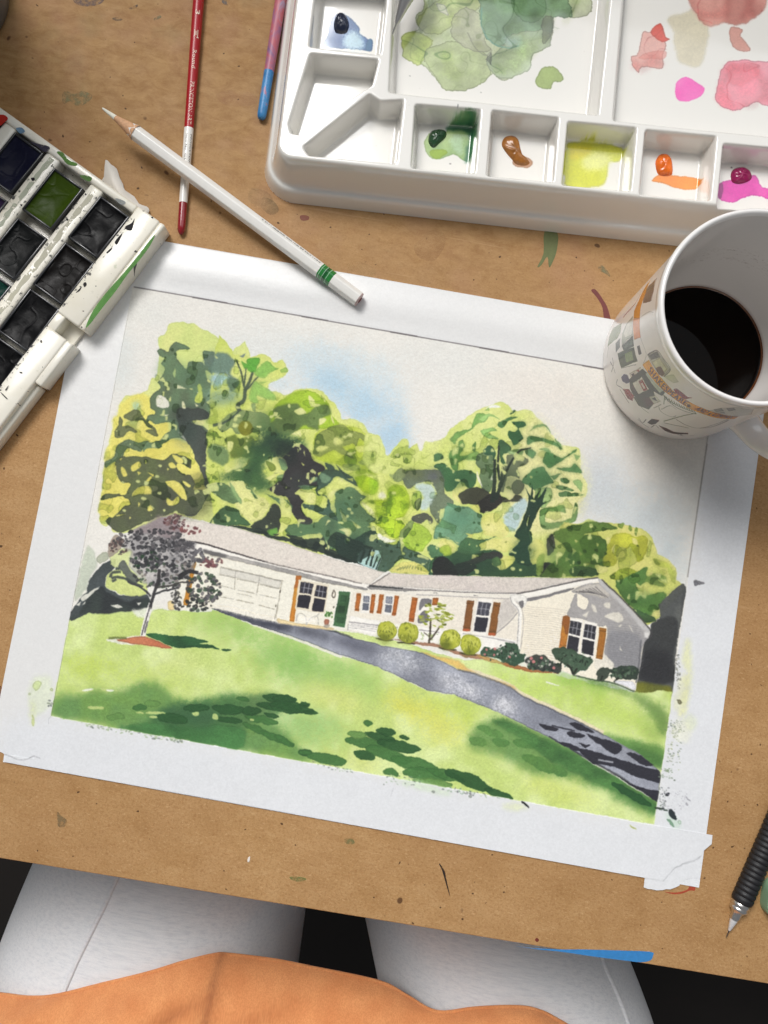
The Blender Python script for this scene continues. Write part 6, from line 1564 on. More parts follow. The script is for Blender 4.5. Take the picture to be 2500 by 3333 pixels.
KM = Canvas(MW, MH, (232, 229, 226), mugmap)
mg = KM.poly
for q, c, a in (([(560, 770), (590, 745), (560, 860), (545, 930), (530, 930)], (206, 202, 200), .8), ([(475, 950), (480, 890), (520, 810), (575, 762), (560, 850), (535, 935)], (140, 136, 138), .8),
                ([(400, 1070), (405, 1010), (440, 930), (500, 810), (535, 765), (500, 860), (455, 990), (450, 1070)], (222, 176, 116), .95), ([(398, 1075), (450, 1068), (456, 1225), (404, 1240)], (226, 180, 152), .9),
                ([(192, 1300), (205, 1220), (235, 1150), (305, 1108), (295, 1180), (270, 1230), (220, 1270)], (150, 160, 132), .75), ([(305, 1290), (310, 1190), (345, 1110), (395, 1050), (398, 1215), (350, 1240)], (196, 198, 190), .8),
                ([(318, 1195), (350, 1110), (390, 1075), (392, 1200), (330, 1230)], (226, 224, 218), .9), ([(305, 1290), (395, 1212), (402, 1290), (322, 1335)], (128, 136, 124), .9), ([(318, 1285), (388, 1235), (392, 1282), (330, 1318)], (164, 170, 164), .8),
                ([(272, 1352), (402, 1300), (430, 1412), (300, 1468)], (120, 132, 108), .95), ([(325, 1350), (385, 1325), (402, 1408), (342, 1430)], (176, 186, 160), .95), ([(255, 1270), (292, 1228), (290, 1300), (258, 1345)], (156, 158, 156), .85),
                ([(428, 1300), (446, 1288), (462, 1352), (440, 1362)], (78, 78, 104), .95), ([(365, 1512), (455, 1460), (468, 1490), (380, 1548)], (220, 214, 206), .9), ([(380, 1520), (400, 1508), (408, 1530), (390, 1540)], (110, 100, 110), .8), ([(420, 1490), (440, 1480), (448, 1500)], (180, 80, 80), .8),
                ([(510, 1362), (545, 1340), (590, 1332), (640, 1400), (694, 1480), (640, 1535), (600, 1520), (560, 1460)], (196, 194, 186), .9), ([(515, 1362), (588, 1338), (612, 1380), (540, 1402)], (146, 146, 148), .9), ([(545, 1420), (605, 1385), (668, 1478), (640, 1512), (600, 1500)], (214, 212, 192), .9),
                ([(575, 1470), (615, 1455), (648, 1510), (628, 1535), (600, 1520)], (146, 108, 98), .9),
                ([(365, 1560), (470, 1475), (500, 1500), (648, 1660), (625, 1690), (560, 1655), (500, 1705), (440, 1725), (400, 1690), (375, 1640)], (102, 118, 94), .97), ([(490, 1510), (520, 1500), (640, 1650), (610, 1672)], (214, 216, 208), .9),
                ([(388, 1590), (465, 1535), (525, 1640), (440, 1682)], (228, 224, 218), .97), ([(440, 1575), (470, 1562), (512, 1640), (480, 1655)], (182, 92, 78), .9), ([(452, 1590), (468, 1582), (498, 1634), (480, 1642)], (228, 224, 218), .9),
                ([(398, 1700), (470, 1715), (560, 1660), (580, 1730), (520, 1800), (440, 1770)], (112, 122, 102), .9), ([(520, 1700), (570, 1685), (615, 1735), (560, 1760)], (222, 220, 210), .9), ([(545, 1715), (570, 1705), (590, 1735)], (70, 76, 80), .8),
                ([(300, 1545), (322, 1518), (350, 1525), (372, 1580), (340, 1592), (310, 1575)], (88, 96, 146), .9), ([(316, 1638), (362, 1640), (402, 1692), (390, 1732), (352, 1712)], (176, 74, 78), .95), ([(375, 1600), (400, 1610), (412, 1660), (385, 1650)], (150, 110, 100), .8),
                ([(478, 1722), (522, 1700), (562, 1756), (500, 1786)], (146, 90, 82), .85), ([(508, 1905), (548, 1876), (602, 1888), (575, 1915), (540, 1922)], (74, 74, 110), .9), ([(560, 1878), (602, 1885), (590, 1905)], (150, 70, 66), .9),
                ([(600, 1928), (660, 1950), (720, 1980), (834, 1988), (832, 2000), (720, 1996), (650, 1972)], (136, 72, 68), .95), ([(718, 1640), (745, 1632), (780, 1660), (832, 1700), (870, 1706), (800, 1722), (740, 1680)], (176, 106, 96), .9), ([(640, 1535), (720, 1520), (760, 1580), (720, 1590)], (206, 208, 194), .5),
                ([(1000, 1812), (1100, 1788), (1240, 1782), (1360, 1800), (1340, 1842), (1180, 1856), (1080, 1840)], (206, 206, 202), .8), ([(1040, 1800), (1100, 1790), (1120, 1812), (1060, 1822)], (176, 176, 176), .8), ([(1140, 1790), (1200, 1788), (1220, 1806), (1160, 1815)], (176, 176, 176), .8), ([(1070, 1828), (1120, 1818), (1130, 1834)], (180, 180, 180), .7),
                ([(470, 1440), (522, 1402), (550, 1455), (598, 1520), (650, 1580), (706, 1642), (765, 1690), (832, 1732), (890, 1762), (952, 1790), (1080, 1832), (1235, 1860), (1200, 1878), (1080, 1872), (950, 1836), (885, 1812), (826, 1782), (760, 1740), (698, 1694), (640, 1650), (588, 1598), (530, 1530)], (229, 188, 118), .97)):
    mg('M', q, c, a, 1, 0, .2, .1, None, .1, False)
for q, w, c in (([(318, 1062), (352, 1020), (400, 968), (432, 920), (455, 876)], 4, (160, 66, 62)), ([(640, 1690), (720, 1770), (800, 1812), (900, 1838)], 3, (96, 110, 84)), ([(625, 1672), (700, 1740), (800, 1790), (880, 1822)], 3, (96, 110, 84)), ([(640, 1906), (760, 1932), (840, 1950)], 4, (120, 130, 98)), ([(640, 1895), (800, 1850), (900, 1830)], 3, (116, 128, 98)),
                ([(740, 1880), (830, 1930), (930, 1950), (1050, 1920), (1150, 1880)], 3, (140, 134, 126)), ([(930, 1952), (1040, 1936), (1160, 1886)], 4, (120, 110, 104)), ([(432, 1880), (480, 1920), (520, 1945)], 2, (120, 116, 122)), ([(440, 1870), (470, 1905), (500, 1880)], 2, (130, 126, 130)), ([(540, 1945), (570, 1925), (600, 1950)], 2, (130, 126, 130)),
                ([(750, 2000), (800, 2012), (880, 2010)], 2.4, (60, 56, 60)), ([(760, 1985), (790, 2012)], 2, (90, 80, 80)), ([(230, 1385), (238, 1440), (222, 1500)], 2.4, (90, 88, 92)), ([(212, 1420), (236, 1460), (252, 1510)], 2, (110, 108, 110)), ([(270, 1560), (262, 1600), (300, 1625), (320, 1650)], 2, (120, 118, 124)), ([(290, 1640), (330, 1700), (362, 1750)], 2, (110, 106, 108)),
                ([(440, 1760), (480, 1800), (520, 1830)], 2, (120, 124, 116)), ([(600, 1780), (620, 1820), (700, 1860), (740, 1850)], 2, (150, 152, 146)), ([(620, 1800), (690, 1770), (740, 1800)], 2, (160, 160, 154)), ([(560, 1790), (620, 1760)], 2, (150, 150, 144)), ([(510, 1360), (548, 1338), (592, 1330), (640, 1396), (694, 1480), (640, 1536)], 2.2, (110, 108, 112)),
                ([(455, 1225), (500, 1350), (478, 1430)], 1.6, (170, 168, 168)), ([(455, 1060), (520, 1020), (560, 1025)], 1.6, (186, 184, 184)), ([(300, 1470), (420, 1440)], 1.6, (150, 150, 150)), ([(640, 1760), (650, 1690)], 1.6, (120, 128, 110)), ([(480, 950), (540, 830)], 1.6, (96, 92, 96)), ([(500, 945), (560, 800)], 1.6, (96, 92, 96)), ([(200, 1300), (186, 1390)], 2, (120, 124, 114))):
    KM.line('M', q, w, c, .85, 1)
for k in range(13): KM.line('M', [(640 + k * 20, 1686 + k * 13 - k * k * .22), (655 + k * 20, 1726 + k * 11 - k * k * .2)], 2.2, (104, 116, 92), .85, .6)


def glyphs(text, spacing=1.0):
    """triangles of a line of lettering, from Blender's own font; cap height about .7"""
    cu = bpy.data.curves.new('lettering', 'FONT')
    cu.body = text
    cu.space_character = spacing
    cu.resolution_u = 3
    o = bpy.data.objects.new('lettering', cu)
    COL.objects.link(o)
    dg = bpy.context.evaluated_depsgraph_get()
    dg.update()
    me = bpy.data.meshes.new_from_object(o.evaluated_get(dg))
    me.calc_loop_triangles()
    v = np.array([tuple(k.co)[:2] for k in me.vertices])
    t = [tuple(k.vertices) for k in me.loop_triangles]
    bpy.data.objects.remove(o)
    bpy.data.curves.remove(cu)
    return v, t


def print_text(K_, text, p0, p1, hgt, col, a=.95):
    """lettering stretched between two canvas points"""
    v, t = glyphs(text, 1.08)
    v = v - v.min(0)
    v = v / np.array([v[:, 0].max(), v[:, 1].max()])
    p0, p1 = np.array(p0, float), np.array(p1, float)
    ux = p1 - p0
    uy = np.array([ux[1], -ux[0]]) / np.linalg.norm(ux) * hgt
    P = p0 + v[:, :1] * ux + v[:, 1:] * uy
    m = np.zeros((K_.h, K_.w), np.float32)
    for f in t:
        r = K_.mask(P[list(f)], 0, 0)
        if r is not None: m[r[0]] = np.maximum(m[r[0]], r[1])
    sl = (slice(0, K_.h), slice(0, K_.w))
    K_.put(sl, m, col, a)


qa = mugmap(V('M', [(512, 1492), (808, 1768), (880, 1800), (1190, 1876), (500, 1430)]))
zc = (mugmap(V('M', [(590, 1598)]))[0, 1] + 0) - 3
hh = abs(mugmap(V('M', [(590, 1598)]))[0, 1] - mugmap(V('M', [(598, 1520)]))[0, 1])
zc2 = mugmap(V('M', [(885, 1812)]))[0, 1] - 4
hh2 = abs(mugmap(V('M', [(885, 1812)]))[0, 1] - mugmap(V('M', [(890, 1762)]))[0, 1])
print('mug text', qa.round(), zc, hh, zc2, hh2)
print_text(KM, "SHAKESPEARE", (qa[0, 0], qa[0, 1] - 2), (qa[1, 0], qa[1, 1] - 2), hh * .80, (84, 46, 20))
print_text(KM, "AND COMPANY", (qa[2, 0], qa[2, 1] - 2), (qa[3, 0], qa[3, 1] - 2), hh2 * .80, (84, 46, 20))
KM.dab('M', 838, 1772, 24, 20, 30, (226, 200, 150), .95, 1)
KM.dab('M', 838, 1772, 12, 12, 30, (130, 80, 70), .95, 1)
KM.c = np.clip(.905 - (.905 - KM.c) * 1.85, .03, 1)
IMG_MUG = KM.image("mug_street_print")
GLZ = simple("white_glaze", (234, 231, 228), .14, .02, 30, 0, .6)
MUGP = print_mat("mug_print", IMG_MUG, .2, 0, 10, .25)
mug = thing('coffee_mug', 'white ceramic mug printed with a sketched bookshop street, full of black coffee', 'mug', (MX, MY, 0))
n = 128
prof = [(.0345, .0012), (.0375, .0002), (.0392, .0008), (.0403, .0030), (.0409, .0070), (.0410, .0140), (.0410, .030), (.0410, .050), (.0410, .070), (.0410, .0850), (.0411, .0890)]
vs, fs, uv = [], [], []
for r, h in prof:
    for i in range(n + 1):
        u = i / n
        th = (u - .5) * 2 * math.pi + TH0
        vs.append((MX + r * math.cos(th), MY + r * math.sin(th), h))
        uv.append((u, h / .1))
for j in range(len(prof) - 1):
    for i in range(n):
        a = j * (n + 1) + i
        fs.append((a, a + 1, a + n + 2, a + n + 1))
obj('mug_wall', vs, fs, MUGP, mug, uv=uv)
obj('rim', *lathe([(.0410, .0885), (.0413, .0905), (.0416, .0928), (.0414, .0945), (.0408, .0953), (.0399, .0953), (.0392, .0945), (.0388, .0930)], 128, (MX, MY, 0)), GLZ, mug)
t = NT("stained_glaze")
co = t.n('ShaderNodeTexCoord')
sx = t.n('ShaderNodeSeparateXYZ')
t.l(co.outputs['Object'], sx.inputs[0])
nz = t.noise(t.coord((1, 1, 2)), 260, 5, .75, 1.5)
zz = t.math('ADD', sx.outputs[2], t.math('MULTIPLY', t.math('SUBTRACT', t.noise(t.coord(), 40, 3), .5), .012))
band = t.ramp(t.math('MULTIPLY', zz, 10), [(.46, 0), (.52, 1), (.60, 1), (.64, 0)])
low = t.ramp(t.math('MULTIPLY', sx.outputs[2], 10), [(.225, 1), (.255, 0)])
c = t.mix(t.math('MULTIPLY', band, t.ramp(nz, [(.56, 0), (.66, .55)])), s2l((230, 226, 222)), s2l((112, 88, 62)))
c = t.mix(t.math('MULTIPLY', low, .75), c, s2l((110, 66, 30)))
t.base(c)
t.set(Roughness=.18, Coat_Weight=.4, Coat_Roughness=.08)
obj('mug_interior', *lathe([(.0388, .0931), (.0385, .085), (.0382, .070), (.0377, .055), (.0369, .042), (.0357, .033), (.0340, .026), (.0318, .019), (.028, .0125), (.021, .0088), (.0005, .0080)], 128, (MX, MY, 0)), t.m, mug)
obj('mug_base', *lathe([(.0005, .0018), (.033, .0018), (.0346, .0011)], 64, (MX, MY, 0)), GLZ, mug)
hz = math.radians(-46)
hd = Vector((math.cos(hz), math.sin(hz), 0))
hs = Vector((-math.sin(hz), math.cos(hz), 0))
cen = [(.0395, .077), (.048, .0795), (.058, .0775), (.0655, .070), (.068, .058), (.0665, .045), (.061, .033), (.052, .0245), (.0395, .0225)]
cen = catmull(cen, 6, False)
vs, fs = [], []
for i, (r, h) in enumerate(cen):
    a, b = cen[max(i - 1, 0)], cen[min(i + 1, len(cen) - 1)]
    tg = Vector((hd.x * (b[0] - a[0]), hd.y * (b[0] - a[0]), b[1] - a[1])).normalized()
    nr = tg.cross(hs).normalized()
    e = 1 + .35 * (math.exp(-i / 3) + math.exp(-(len(cen) - 1 - i) / 3))
    for k in range(18):
        al = 2 * math.pi * k / 18
        p_ = Vector((MX, MY, h)) + hd * r + hs * (.0062 * e * math.cos(al)) + nr * (.0040 * e * math.sin(al))
        vs.append(p_)
for j in range(len(cen) - 1):
    for k in range(18):
        m2 = (k + 1) % 18
        fs.append((j * 18 + k, j * 18 + m2, (j + 1) * 18 + m2, (j + 1) * 18 + k))
obj('handle', vs, fs, GLZ, mug)
t = NT("black_coffee")
t.base((.0025, .0012, .0006))
t.set(Roughness=.03, IOR=1.33)
t.t.nodes["Principled BSDF"].inputs['Specular IOR Level'].default_value = .12
vs, fs = lathe([(.00002, .0230), (.030, .0230), (.0322, .02305), (.0332, .0235)], 96, (MX, MY, 0))
cf = obj('coffee', vs, fs, t.m)
tag(cf, 'black coffee filling the lower part of the printed mug', 'coffee')

t = NT("coffee_edge")
t.base(s2l((88, 48, 20)))
t.set(Roughness=.1)
obj('meniscus', *lathe([(.0324, .02312), (.0331, .02355), (.0337, .0243)], 96, (MX, MY, 0)), t.m, cf)

# ================================================================== THE PAINT BOX AND ITS PANS
BZ = .0125
c0 = U([(537, 732)], BZ)[0]
ca = U([(0, 347)], BZ)[0]
ba = math.atan2(c0[1] - ca[1], c0[0] - ca[0])
BX, BY = np.array([math.cos(ba), math.sin(ba)]), np.array([-math.sin(ba), math.cos(ba)])


def bl(P, z=BZ):
    w = U(P, z) - c0
    return np.stack([w @ BX, w @ BY], 1) * 1000


t = NT("cream_plastic")
v = t.coord()
c = t.ramp(t.noise(v, 40, 4), [(.3, s2l((232, 226, 208))), (.7, s2l((242, 238, 226)))])
c = t.mix(t.ramp(t.noise(v, 170, 4, .7), [(.62, 0), (.72, .35)]), c, s2l((150, 150, 120)))
c = t.mix(t.ramp(t.noise(t.coord((1, 1, .3)), 420, 2, .5), [(.735, 0), (.765, .92)]), c, s2l((28, 28, 30)))
c = t.mix(t.ramp(t.noise(t.coord((1, 1, 1), (0, 0, 2)), 55, 5, .6), [(.68, 0), (.74, .5)]), c, s2l((120, 150, 90)))
t.base(c)
t.set(Roughness=.28, Coat_Weight=.25, Coat_Roughness=.1)
t.bump(t.noise(v, 150, 4), .08, .0006)
CREAM = t.m
box = thing('paint_box', 'cream plastic watercolour box of dark paint pans, spattered, over the corner of the painting', 'paint box', (c0[0], c0[1], 0), ba)
y1 = bl([(239, 1053)])[0, 1]
y2 = bl([(200, 1078)])[0, 1] - 2
y3 = bl([(168, 1253)])[0, 1] - 4
if y2 > y1 - 3: y2 = y1 - 5
print('box', y1, y2, y3)
MM = .001


def rail(bm, x0, x1, ya, yb, z0, z1, bev=.0012):
    box_bm(bm, x0 * MM, x1 * MM, min(ya, yb) * MM, max(ya, yb) * MM, z0 * MM, z1 * MM, bev)


LEN = -196
bm = bmesh.new()
rail(bm, -118, -4, LEN, -.5, .6, 3.0, .0005)
bm_obj('floor_plate', bm, CREAM, box, sharp=50, local=True)
bm = bmesh.new()
rail(bm, -17.4, -3.2, y1, 0, .3, 12.5)
rail(bm, -3.4, -.0, y1, -.0, .2, 12.1, .001)
bm_obj('front_rail', bm, CREAM, box, sharp=50, local=True)
bm = bmesh.new()
rail(bm, -17.4, -4.2, LEN, y2, .3, 12.2)
rail(bm, -4.6, -.2, y3, y2, .2, 11.8, .001)
rail(bm, -5.2, -1.8, LEN, y3 - .4, .2, 8.4, .001)
rail(bm, -17.4, -12.0, y2 - .3, y1 + .3, .3, 11.6, .0008)
bm_obj('front_rail', bm, CREAM, box, sharp=50, local=True)
bm = bmesh.new()
rail(bm, -118, -17.2, -4.6, -.1, .25, 12.4)
bm_obj('end_wall', bm, CREAM, box, sharp=50, local=True)
pc_ = [V('A', [(600, 1165), (790, 1290), (570, 1560), (405, 1430)]), V('B', [(395, 150), (575, 280), (360, 555), (195, 420)]), V('B', [(180, 430), (360, 570), (150, 830), (0, 690)]), V('B', [(-20, 710), (150, 845), (-60, 1110), (-220, 975)]),
       V('A', [(330, 1000), (500, 1130), (300, 1390), (130, 1250)]), V('A', [(110, 1290), (290, 1410), (80, 1700), (-95, 1570)]), V('B', [(-100, 290), (75, 410), (-140, 690), (-310, 560)]), V('A', [(90, 800), (270, 900), (60, 1170), (-115, 1040)]), V('A', [(-125, 1065), (50, 1200), (-150, 1480), (-330, 1340)]),
       V('A', [(-150, 600), (30, 715), (-190, 985), (-360, 860)])]
cen_ = [bl(q, .0115).mean(0) for q in pc_]
print('pans', [tuple(k.round(1)) for k in cen_])
rx = [np.mean([cen_[i][0] for i in g]) for g in ((0, 1, 2, 3), (4, 5, 6), (7, 8), (9,))]
for a, b in ((rx[0] - 9.9, rx[1] + 9.9), (rx[1] - 9.9, rx[2] + 9.9), (rx[2] - 9.9, rx[3] + 9.9)):
    bm = bmesh.new()
    rail(bm, a, b, LEN, -4.4, 2.5, 11.4, .0012)
    bm_obj('divider', bm, CREAM, box, sharp=50, local=True)
bm = bmesh.new()
rail(bm, -122, -117, LEN, -.1, .2, 12.3)
bm_obj('back_rail', bm, CREAM, box, sharp=50, local=True)


def box_stain(pts, v, rgb, a=.9, z=12.62, lo=.3, hi=.45, scale=300, label=None, holder=None):
    t = NT('box_paint')
    nz = t.noise(t.coord(), scale, 4, .65)
    cc = s2l(rgb)
    t.base(t.ramp(nz, [(.3, tuple(k * .7 for k in cc)), (.7, cc)]))
    t.set(Roughness=.6)
    t.b.inputs['Specular IOR Level'].default_value = .2
    t.l(t.ramp(nz, [(lo, 0.0), (hi, a)]), t.b.inputs['Alpha'])
    P = catmull(bl(V(v, pts), z * MM), 3) * MM
    o = obj('paint_stain', [(p[0], p[1], z * MM) for p in P], [list(range(len(P)))], t.m, box, False, local=True)
    if label: o['label'] = label


box_stain([(930, 1408), (900, 1475), (830, 1570), (770, 1640), (700, 1740), (620, 1840), (540, 1945), (515, 1960), (560, 1860), (650, 1740), (740, 1640), (830, 1530), (900, 1440)], 'A', (92, 146, 70), .95, 12.62, .15, .4, 240, 'green paint streak along the front rail')
box_stain([(340, 912), (375, 912), (402, 950), (430, 968), (462, 980), (455, 995), (405, 985), (370, 945)], 'A', (96, 140, 62), .9, 12.55, .25, .4)
box_stain([(480, 1050), (530, 1055), (552, 1070), (535, 1090), (495, 1070)], 'A', (84, 124, 56), .9, 12.55)
box_stain([(180, 850), (230, 862), (296, 880), (290, 905), (262, 910), (225, 880)], 'A', (52, 48, 66), .9, 12.55)
box_stain([(95, 770), (130, 765), (150, 790), (120, 800)], 'A', (108, 146, 176), .8, 12.55)
box_stain([(-40, 700), (20, 688), (48, 712), (20, 740), (0, 755), (-40, 760)], 'A', (196, 44, 30), .95, 12.6, .1, .25, label='red paint smear')
box_stain([(690, 1188), (745, 1205), (752, 1222), (720, 1225)], 'A', (150, 156, 156), .7, 12.55)
for q in ([(588, 1112), (612, 1108), (614, 1125), (598, 1130)], [(905, 1302), (918, 1300), (916, 1310)], [(186, 1068), (206, 1066), (208, 1080), (194, 1086)], [(120, 1225), (134, 1228), (128, 1238)], [(70, 1188), (82, 1186), (80, 1198)], [(508, 1162), (518, 1162), (514, 1172)], [(395, 1315), (410, 1312), (406, 1326)],
          [(752, 1358), (790, 1338), (808, 1310), (800, 1350), (788, 1382), (760, 1378)], [(690, 1448), (735, 1398), (715, 1445), (700, 1468)], [(640, 1512), (672, 1485), (668, 1500), (645, 1520)]):
    box_stain(q, 'A', (24, 22, 26), .95, 12.58 if q[0][0] > 600 else 11.55, 0, .1)
for q in ([(500, 410), (515, 402), (520, 420), (505, 432)], [(455, 465), (490, 430), (478, 455)], [(240, 755), (252, 750), (248, 768)], [(30, 1050), (52, 1020), (40, 1048)], [(0, 1060), (20, 1075), (48, 1105), (30, 1095)], [(115, 940), (135, 942), (125, 950)], [(802, 295), (822, 290), (812, 330), (806, 370)]):
    box_stain(q, 'B', (26, 24, 28), .9, 12.6, 0, .1)

def ragged(xa, xb, ya, yb, z, rgb, lo, hi, sc):
    """a broken line of dried paint along a rail edge"""
    t = NT('dried_paint')
    nz = t.noise(t.coord(), sc, 5, .7)
    t.base(s2l(rgb))
    t.set(Roughness=.5)
    t.l(t.ramp(nz, [(lo, 0.0), (hi, .95)]), t.b.inputs['Alpha'])
    n = 40
    rr = random.Random(int(xa * 10))
    L = [(xa + rr.uniform(-.3, .5), ya + (yb - ya) * i / n) for i in range(n + 1)]
    R = [(xb + rr.uniform(-1.0, .3), ya + (yb - ya) * i / n) for i in range(n + 1)]
    vs = [(p[0] * MM, p[1] * MM, z * MM) for p in L + R]
    fs = [(i, i + 1, n + 2 + i, n + 1 + i) for i in range(n)]
    obj('dried_paint', vs, fs, t.m, box, False, local=True)


ragged(-17.0, -14.6, y1 + 1, -7, 12.56, (26, 24, 28), .55, .61, 330)
ragged(-17.0, -15.0, -120, y2 - 1, 12.26, (26, 24, 28), .54, .6, 330)
for a, sg, zz in ((rx[0] - 9.9, -1, 11.46), (rx[1] + 9.9, 1, 11.46), (rx[1] - 9.9, -1, 11.46), (rx[2] + 9.9, 1, 11.46)):
    ragged(min(a, a + sg * 2.2), max(a, a + sg * 2.2), -130, -8, zz, (44, 46, 40), .55, .63, 260)
ragged((rx[0] + rx[1]) / 2 - 1.6, (rx[0] + rx[1]) / 2 + 1.4, -120, -6, 11.47, (186, 182, 160), .42, .5, 160)
ragged((rx[1] + rx[2]) / 2 - 1.6, (rx[1] + rx[2]) / 2 + 1.4, -120, -6, 11.47, (178, 182, 160), .42, .5, 160)

CUP = simple("stained_pan_plastic", (40, 41, 44), .3, .3, 200, 0, .3)
PW_, PL_ = 19.0, 27.2


def cup_mesh():
    bm = bmesh.new()
    w, l = PW_ / 2 * MM, PL_ / 2 * MM
    for a in ((-w, -w + .0011, -l, l), (w - .0011, w, -l, l), (-w + .001, w - .001, -l, -l + .0011), (-w + .001, w - .001, l - .0011, l)):
        box_bm(bm, a[0], a[1], a[2], a[3], .0002, .0086, .0003)
    box_bm(bm, -w + .001, w - .001, -l + .001, l - .001, .0003, .0014)
    return bm


def cake(seed, dip):
    r = np.random.default_rng(seed)
    nx, ny = 44, 62
    a = vnoise(ny, nx, 14, r) - .5
    b = vnoise(ny, nx, 5, r) - .5
    e = vnoise(ny, nx, 2.2, r) - .5
    ridge = np.exp(-((vnoise(ny, nx, 18, r) - .5) / .03) ** 2)
    vs, fs = [], []
    w, l = PW_ / 2 - 1.15, PL_ / 2 - 1.15
    for j in range(ny):
        for i in range(nx):
            u, v_ = i / (nx - 1) * 2 - 1, j / (ny - 1) * 2 - 1
            ed = 1 - max(abs(u) ** 8, abs(v_) ** 10)
            z = 7.6 - dip * (1 - .6 * max(u * u, v_ * v_)) * ed + (a[j, i] * .7 + b[j, i] * .08 + e[j, i] * .03 + ridge[j, i] * .22) * min(1, ed * 2)
            vs.append((u * w * MM, v_ * l * MM, min(8.3, z) * MM))
    for j in range(ny - 1):
        for i in range(nx - 1):
            fs.append((j * nx + i, j * nx + i + 1, (j + 1) * nx + i + 1, (j + 1) * nx + i))
    return vs, fs


pan_info = [((8, 8, 10), (22, 22, 27), 'black paint pan nearest the corner of the box, in the front row'), ((10, 7, 6), (30, 20, 16), 'brownish black paint pan, second from the corner in the front row'), ((9, 9, 11), (24, 24, 28), 'charcoal paint pan, third from the corner in the front row'),
            ((6, 6, 8), (18, 18, 22), 'black paint pan beside the hinge notch, cut by the left frame edge'), ((54, 74, 6), (84, 104, 14), 'olive green wet paint pan, the only bright green one'), ((8, 11, 12), (22, 32, 32), 'greenish black paint pan next to the olive green pan'),
            ((10, 52, 44), (24, 96, 76), 'dark teal paint pan at the left frame edge'), ((16, 17, 40), (34, 36, 66), 'navy blue paint pan in the back row'), ((46, 32, 62), (82, 66, 100), 'purple paint pan behind the navy one at the left edge'), ((120, 24, 18), (160, 40, 28), 'red paint pan at the box end, almost outside the frame')]
cup_me = None
for i, ((rgb, rgb2, lab), ctr) in enumerate(zip(pan_info, cen_)):
    wc = c0 + BX * ctr[0] * MM + BY * ctr[1] * MM
    p_ = thing('paint_pan', lab, 'paint pan', (wc[0], wc[1], .0030), ba + random.uniform(-.015, .015), 'paint pans in the cream box')
    if cup_me is None:
        o = bm_obj('pan_cup', cup_mesh(), CUP, p_, local=True, sharp=40)
        cup_me = o.data
    else:
        o = bpy.data.objects.new('pan_cup', cup_me)
        COL.objects.link(o)
        o.parent = p_
    t = NT('pan_paint')
    n_ = t.noise(t.coord(), 130, 5, .65, .6)
    t.base(t.ramp(n_, [(.35, s2l(rgb)), (.62, s2l(rgb)), (.8, s2l(rgb2))]))
    t.l(t.ramp(t.noise(t.coord(), 120, 3), [(.35, .3), (.65, .5)]), t.b.inputs['Roughness'])
    t.bump(t.noise(t.coord((1, 2, 1)), 300, 3, .5, 1.2), .10, .0005)
    t.b.inputs['Specular IOR Level'].default_value = .13
    vs, fs = cake(40 + i, 1.6 if i == 4 else 1.0)
    obj('paint_cake', vs, fs, t.m, p_, True, local=True)

# ================================================================== PENCILS, BRUSHES, PENS
WHITE_LAC = simple("white_lacquer", (236, 234, 228), .3, .03, 200, 0, .4)
CEDAR = simple("cedar", (206, 160, 122), .7, .15, 700, .2)
CHALK = simple("white_lead", (232, 230, 214), .7, .05, 300, .1)
GREEN = simple("green_foil", (34, 122, 52), .25, .12, 300, 0, .4)
SILV = simple("silver_line", (150, 190, 160), .3, .1, 300, 0, .3)


def frame_of(p0, p1):
    d = (p1 - p0).normalized()
    n_ = (Vector(CAM_LOC) - (p0 + p1) / 2)
    n_ = (n_ - d * n_.dot(d)).normalized()
    return d, n_, d.cross(n_)


pt, pe = U3(332, 351, .0148), U3(1168, 974, .0046)
d, nn, ww = frame_of(pt, pe)
L = (pe - pt).length
pencil = thing('colour_pencil', 'white hexagonal colouring pencil with a green band, lying across the red brush', 'pencil', tuple(pe))
HR = .0041


def hexring(h, r, k0=0.0):
    out_ = []
    for i in range(12):
        a = math.pi * 2 * i / 12 + math.pi / 6
        rr = r if i % 2 == 0 else r * .89
        out_.append(pt + d * h + (nn * math.cos(a) + ww * math.sin(a)) * rr)
    return out_


def hexbody(name, hs, mat, parent, scallop=False, k=1.0, cap=False):
    vs, fs = [], []
    for j, h in enumerate(hs):
        rg = hexring(h, HR * k)
        if scallop and j == 0:
            rg = [q + d * (.0022 if i % 2 == 0 else -.0006) for i, q in enumerate(rg)]
        vs += rg
    for j in range(len(hs) - 1):
        for i in range(12):
            fs.append((j * 12 + i, j * 12 + (i + 1) % 12, (j + 1) * 12 + (i + 1) % 12, (j + 1) * 12 + i))
    if cap: fs.append([(len(hs) - 1) * 12 + i for i in range(12)])
    o = obj(name, vs, fs, mat, parent, False)
    md = o.modifiers.new('edge', 'BEVEL')
    md.width = .0005
    md.segments = 3
    md.limit_method = 'ANGLE'
    md.angle_limit = math.radians(35)
    return o


barrel = hexbody('barrel', [.0190, .0300, L - .0006, L], WHITE_LAC, pencil, True)
vs = hexring(L, HR * .97)
obj('pencil_end', *lathe([(HR * .93, 0), (HR * .90, .0006), (HR * .4, .0008), (.0002, .0008)], 12, pt + d * (L - .0001), d), simple("worn_end", (206, 180, 176), .6, .2, 400), pencil)
obj('end_core', *lathe([(.0017, .0007), (.0016, .0011), (.0001, .0012)], 16, pt + d * (L - .0001), d), simple("dark_red_core", (112, 40, 44), .5, .3, 500), pencil)
obj('sharpened_wood', *lathe([(.00135, .0085), (.0023, .0132), (.0035, .0190), (.0041, .0216)], 32, pt, d), CEDAR, pencil)
obj('lead', *lathe([(.0001, 0), (.0005, .0006), (.0014, .0086)], 24, pt, d), CHALK, pencil)
bs = (pe - U3(1074, 883, .0052)).length
for a, b, m in ((bs - .0040, bs + .0040, GREEN),):
    o = hexbody('green_band', [L - b, L - a], m, pencil, False, 1.012)
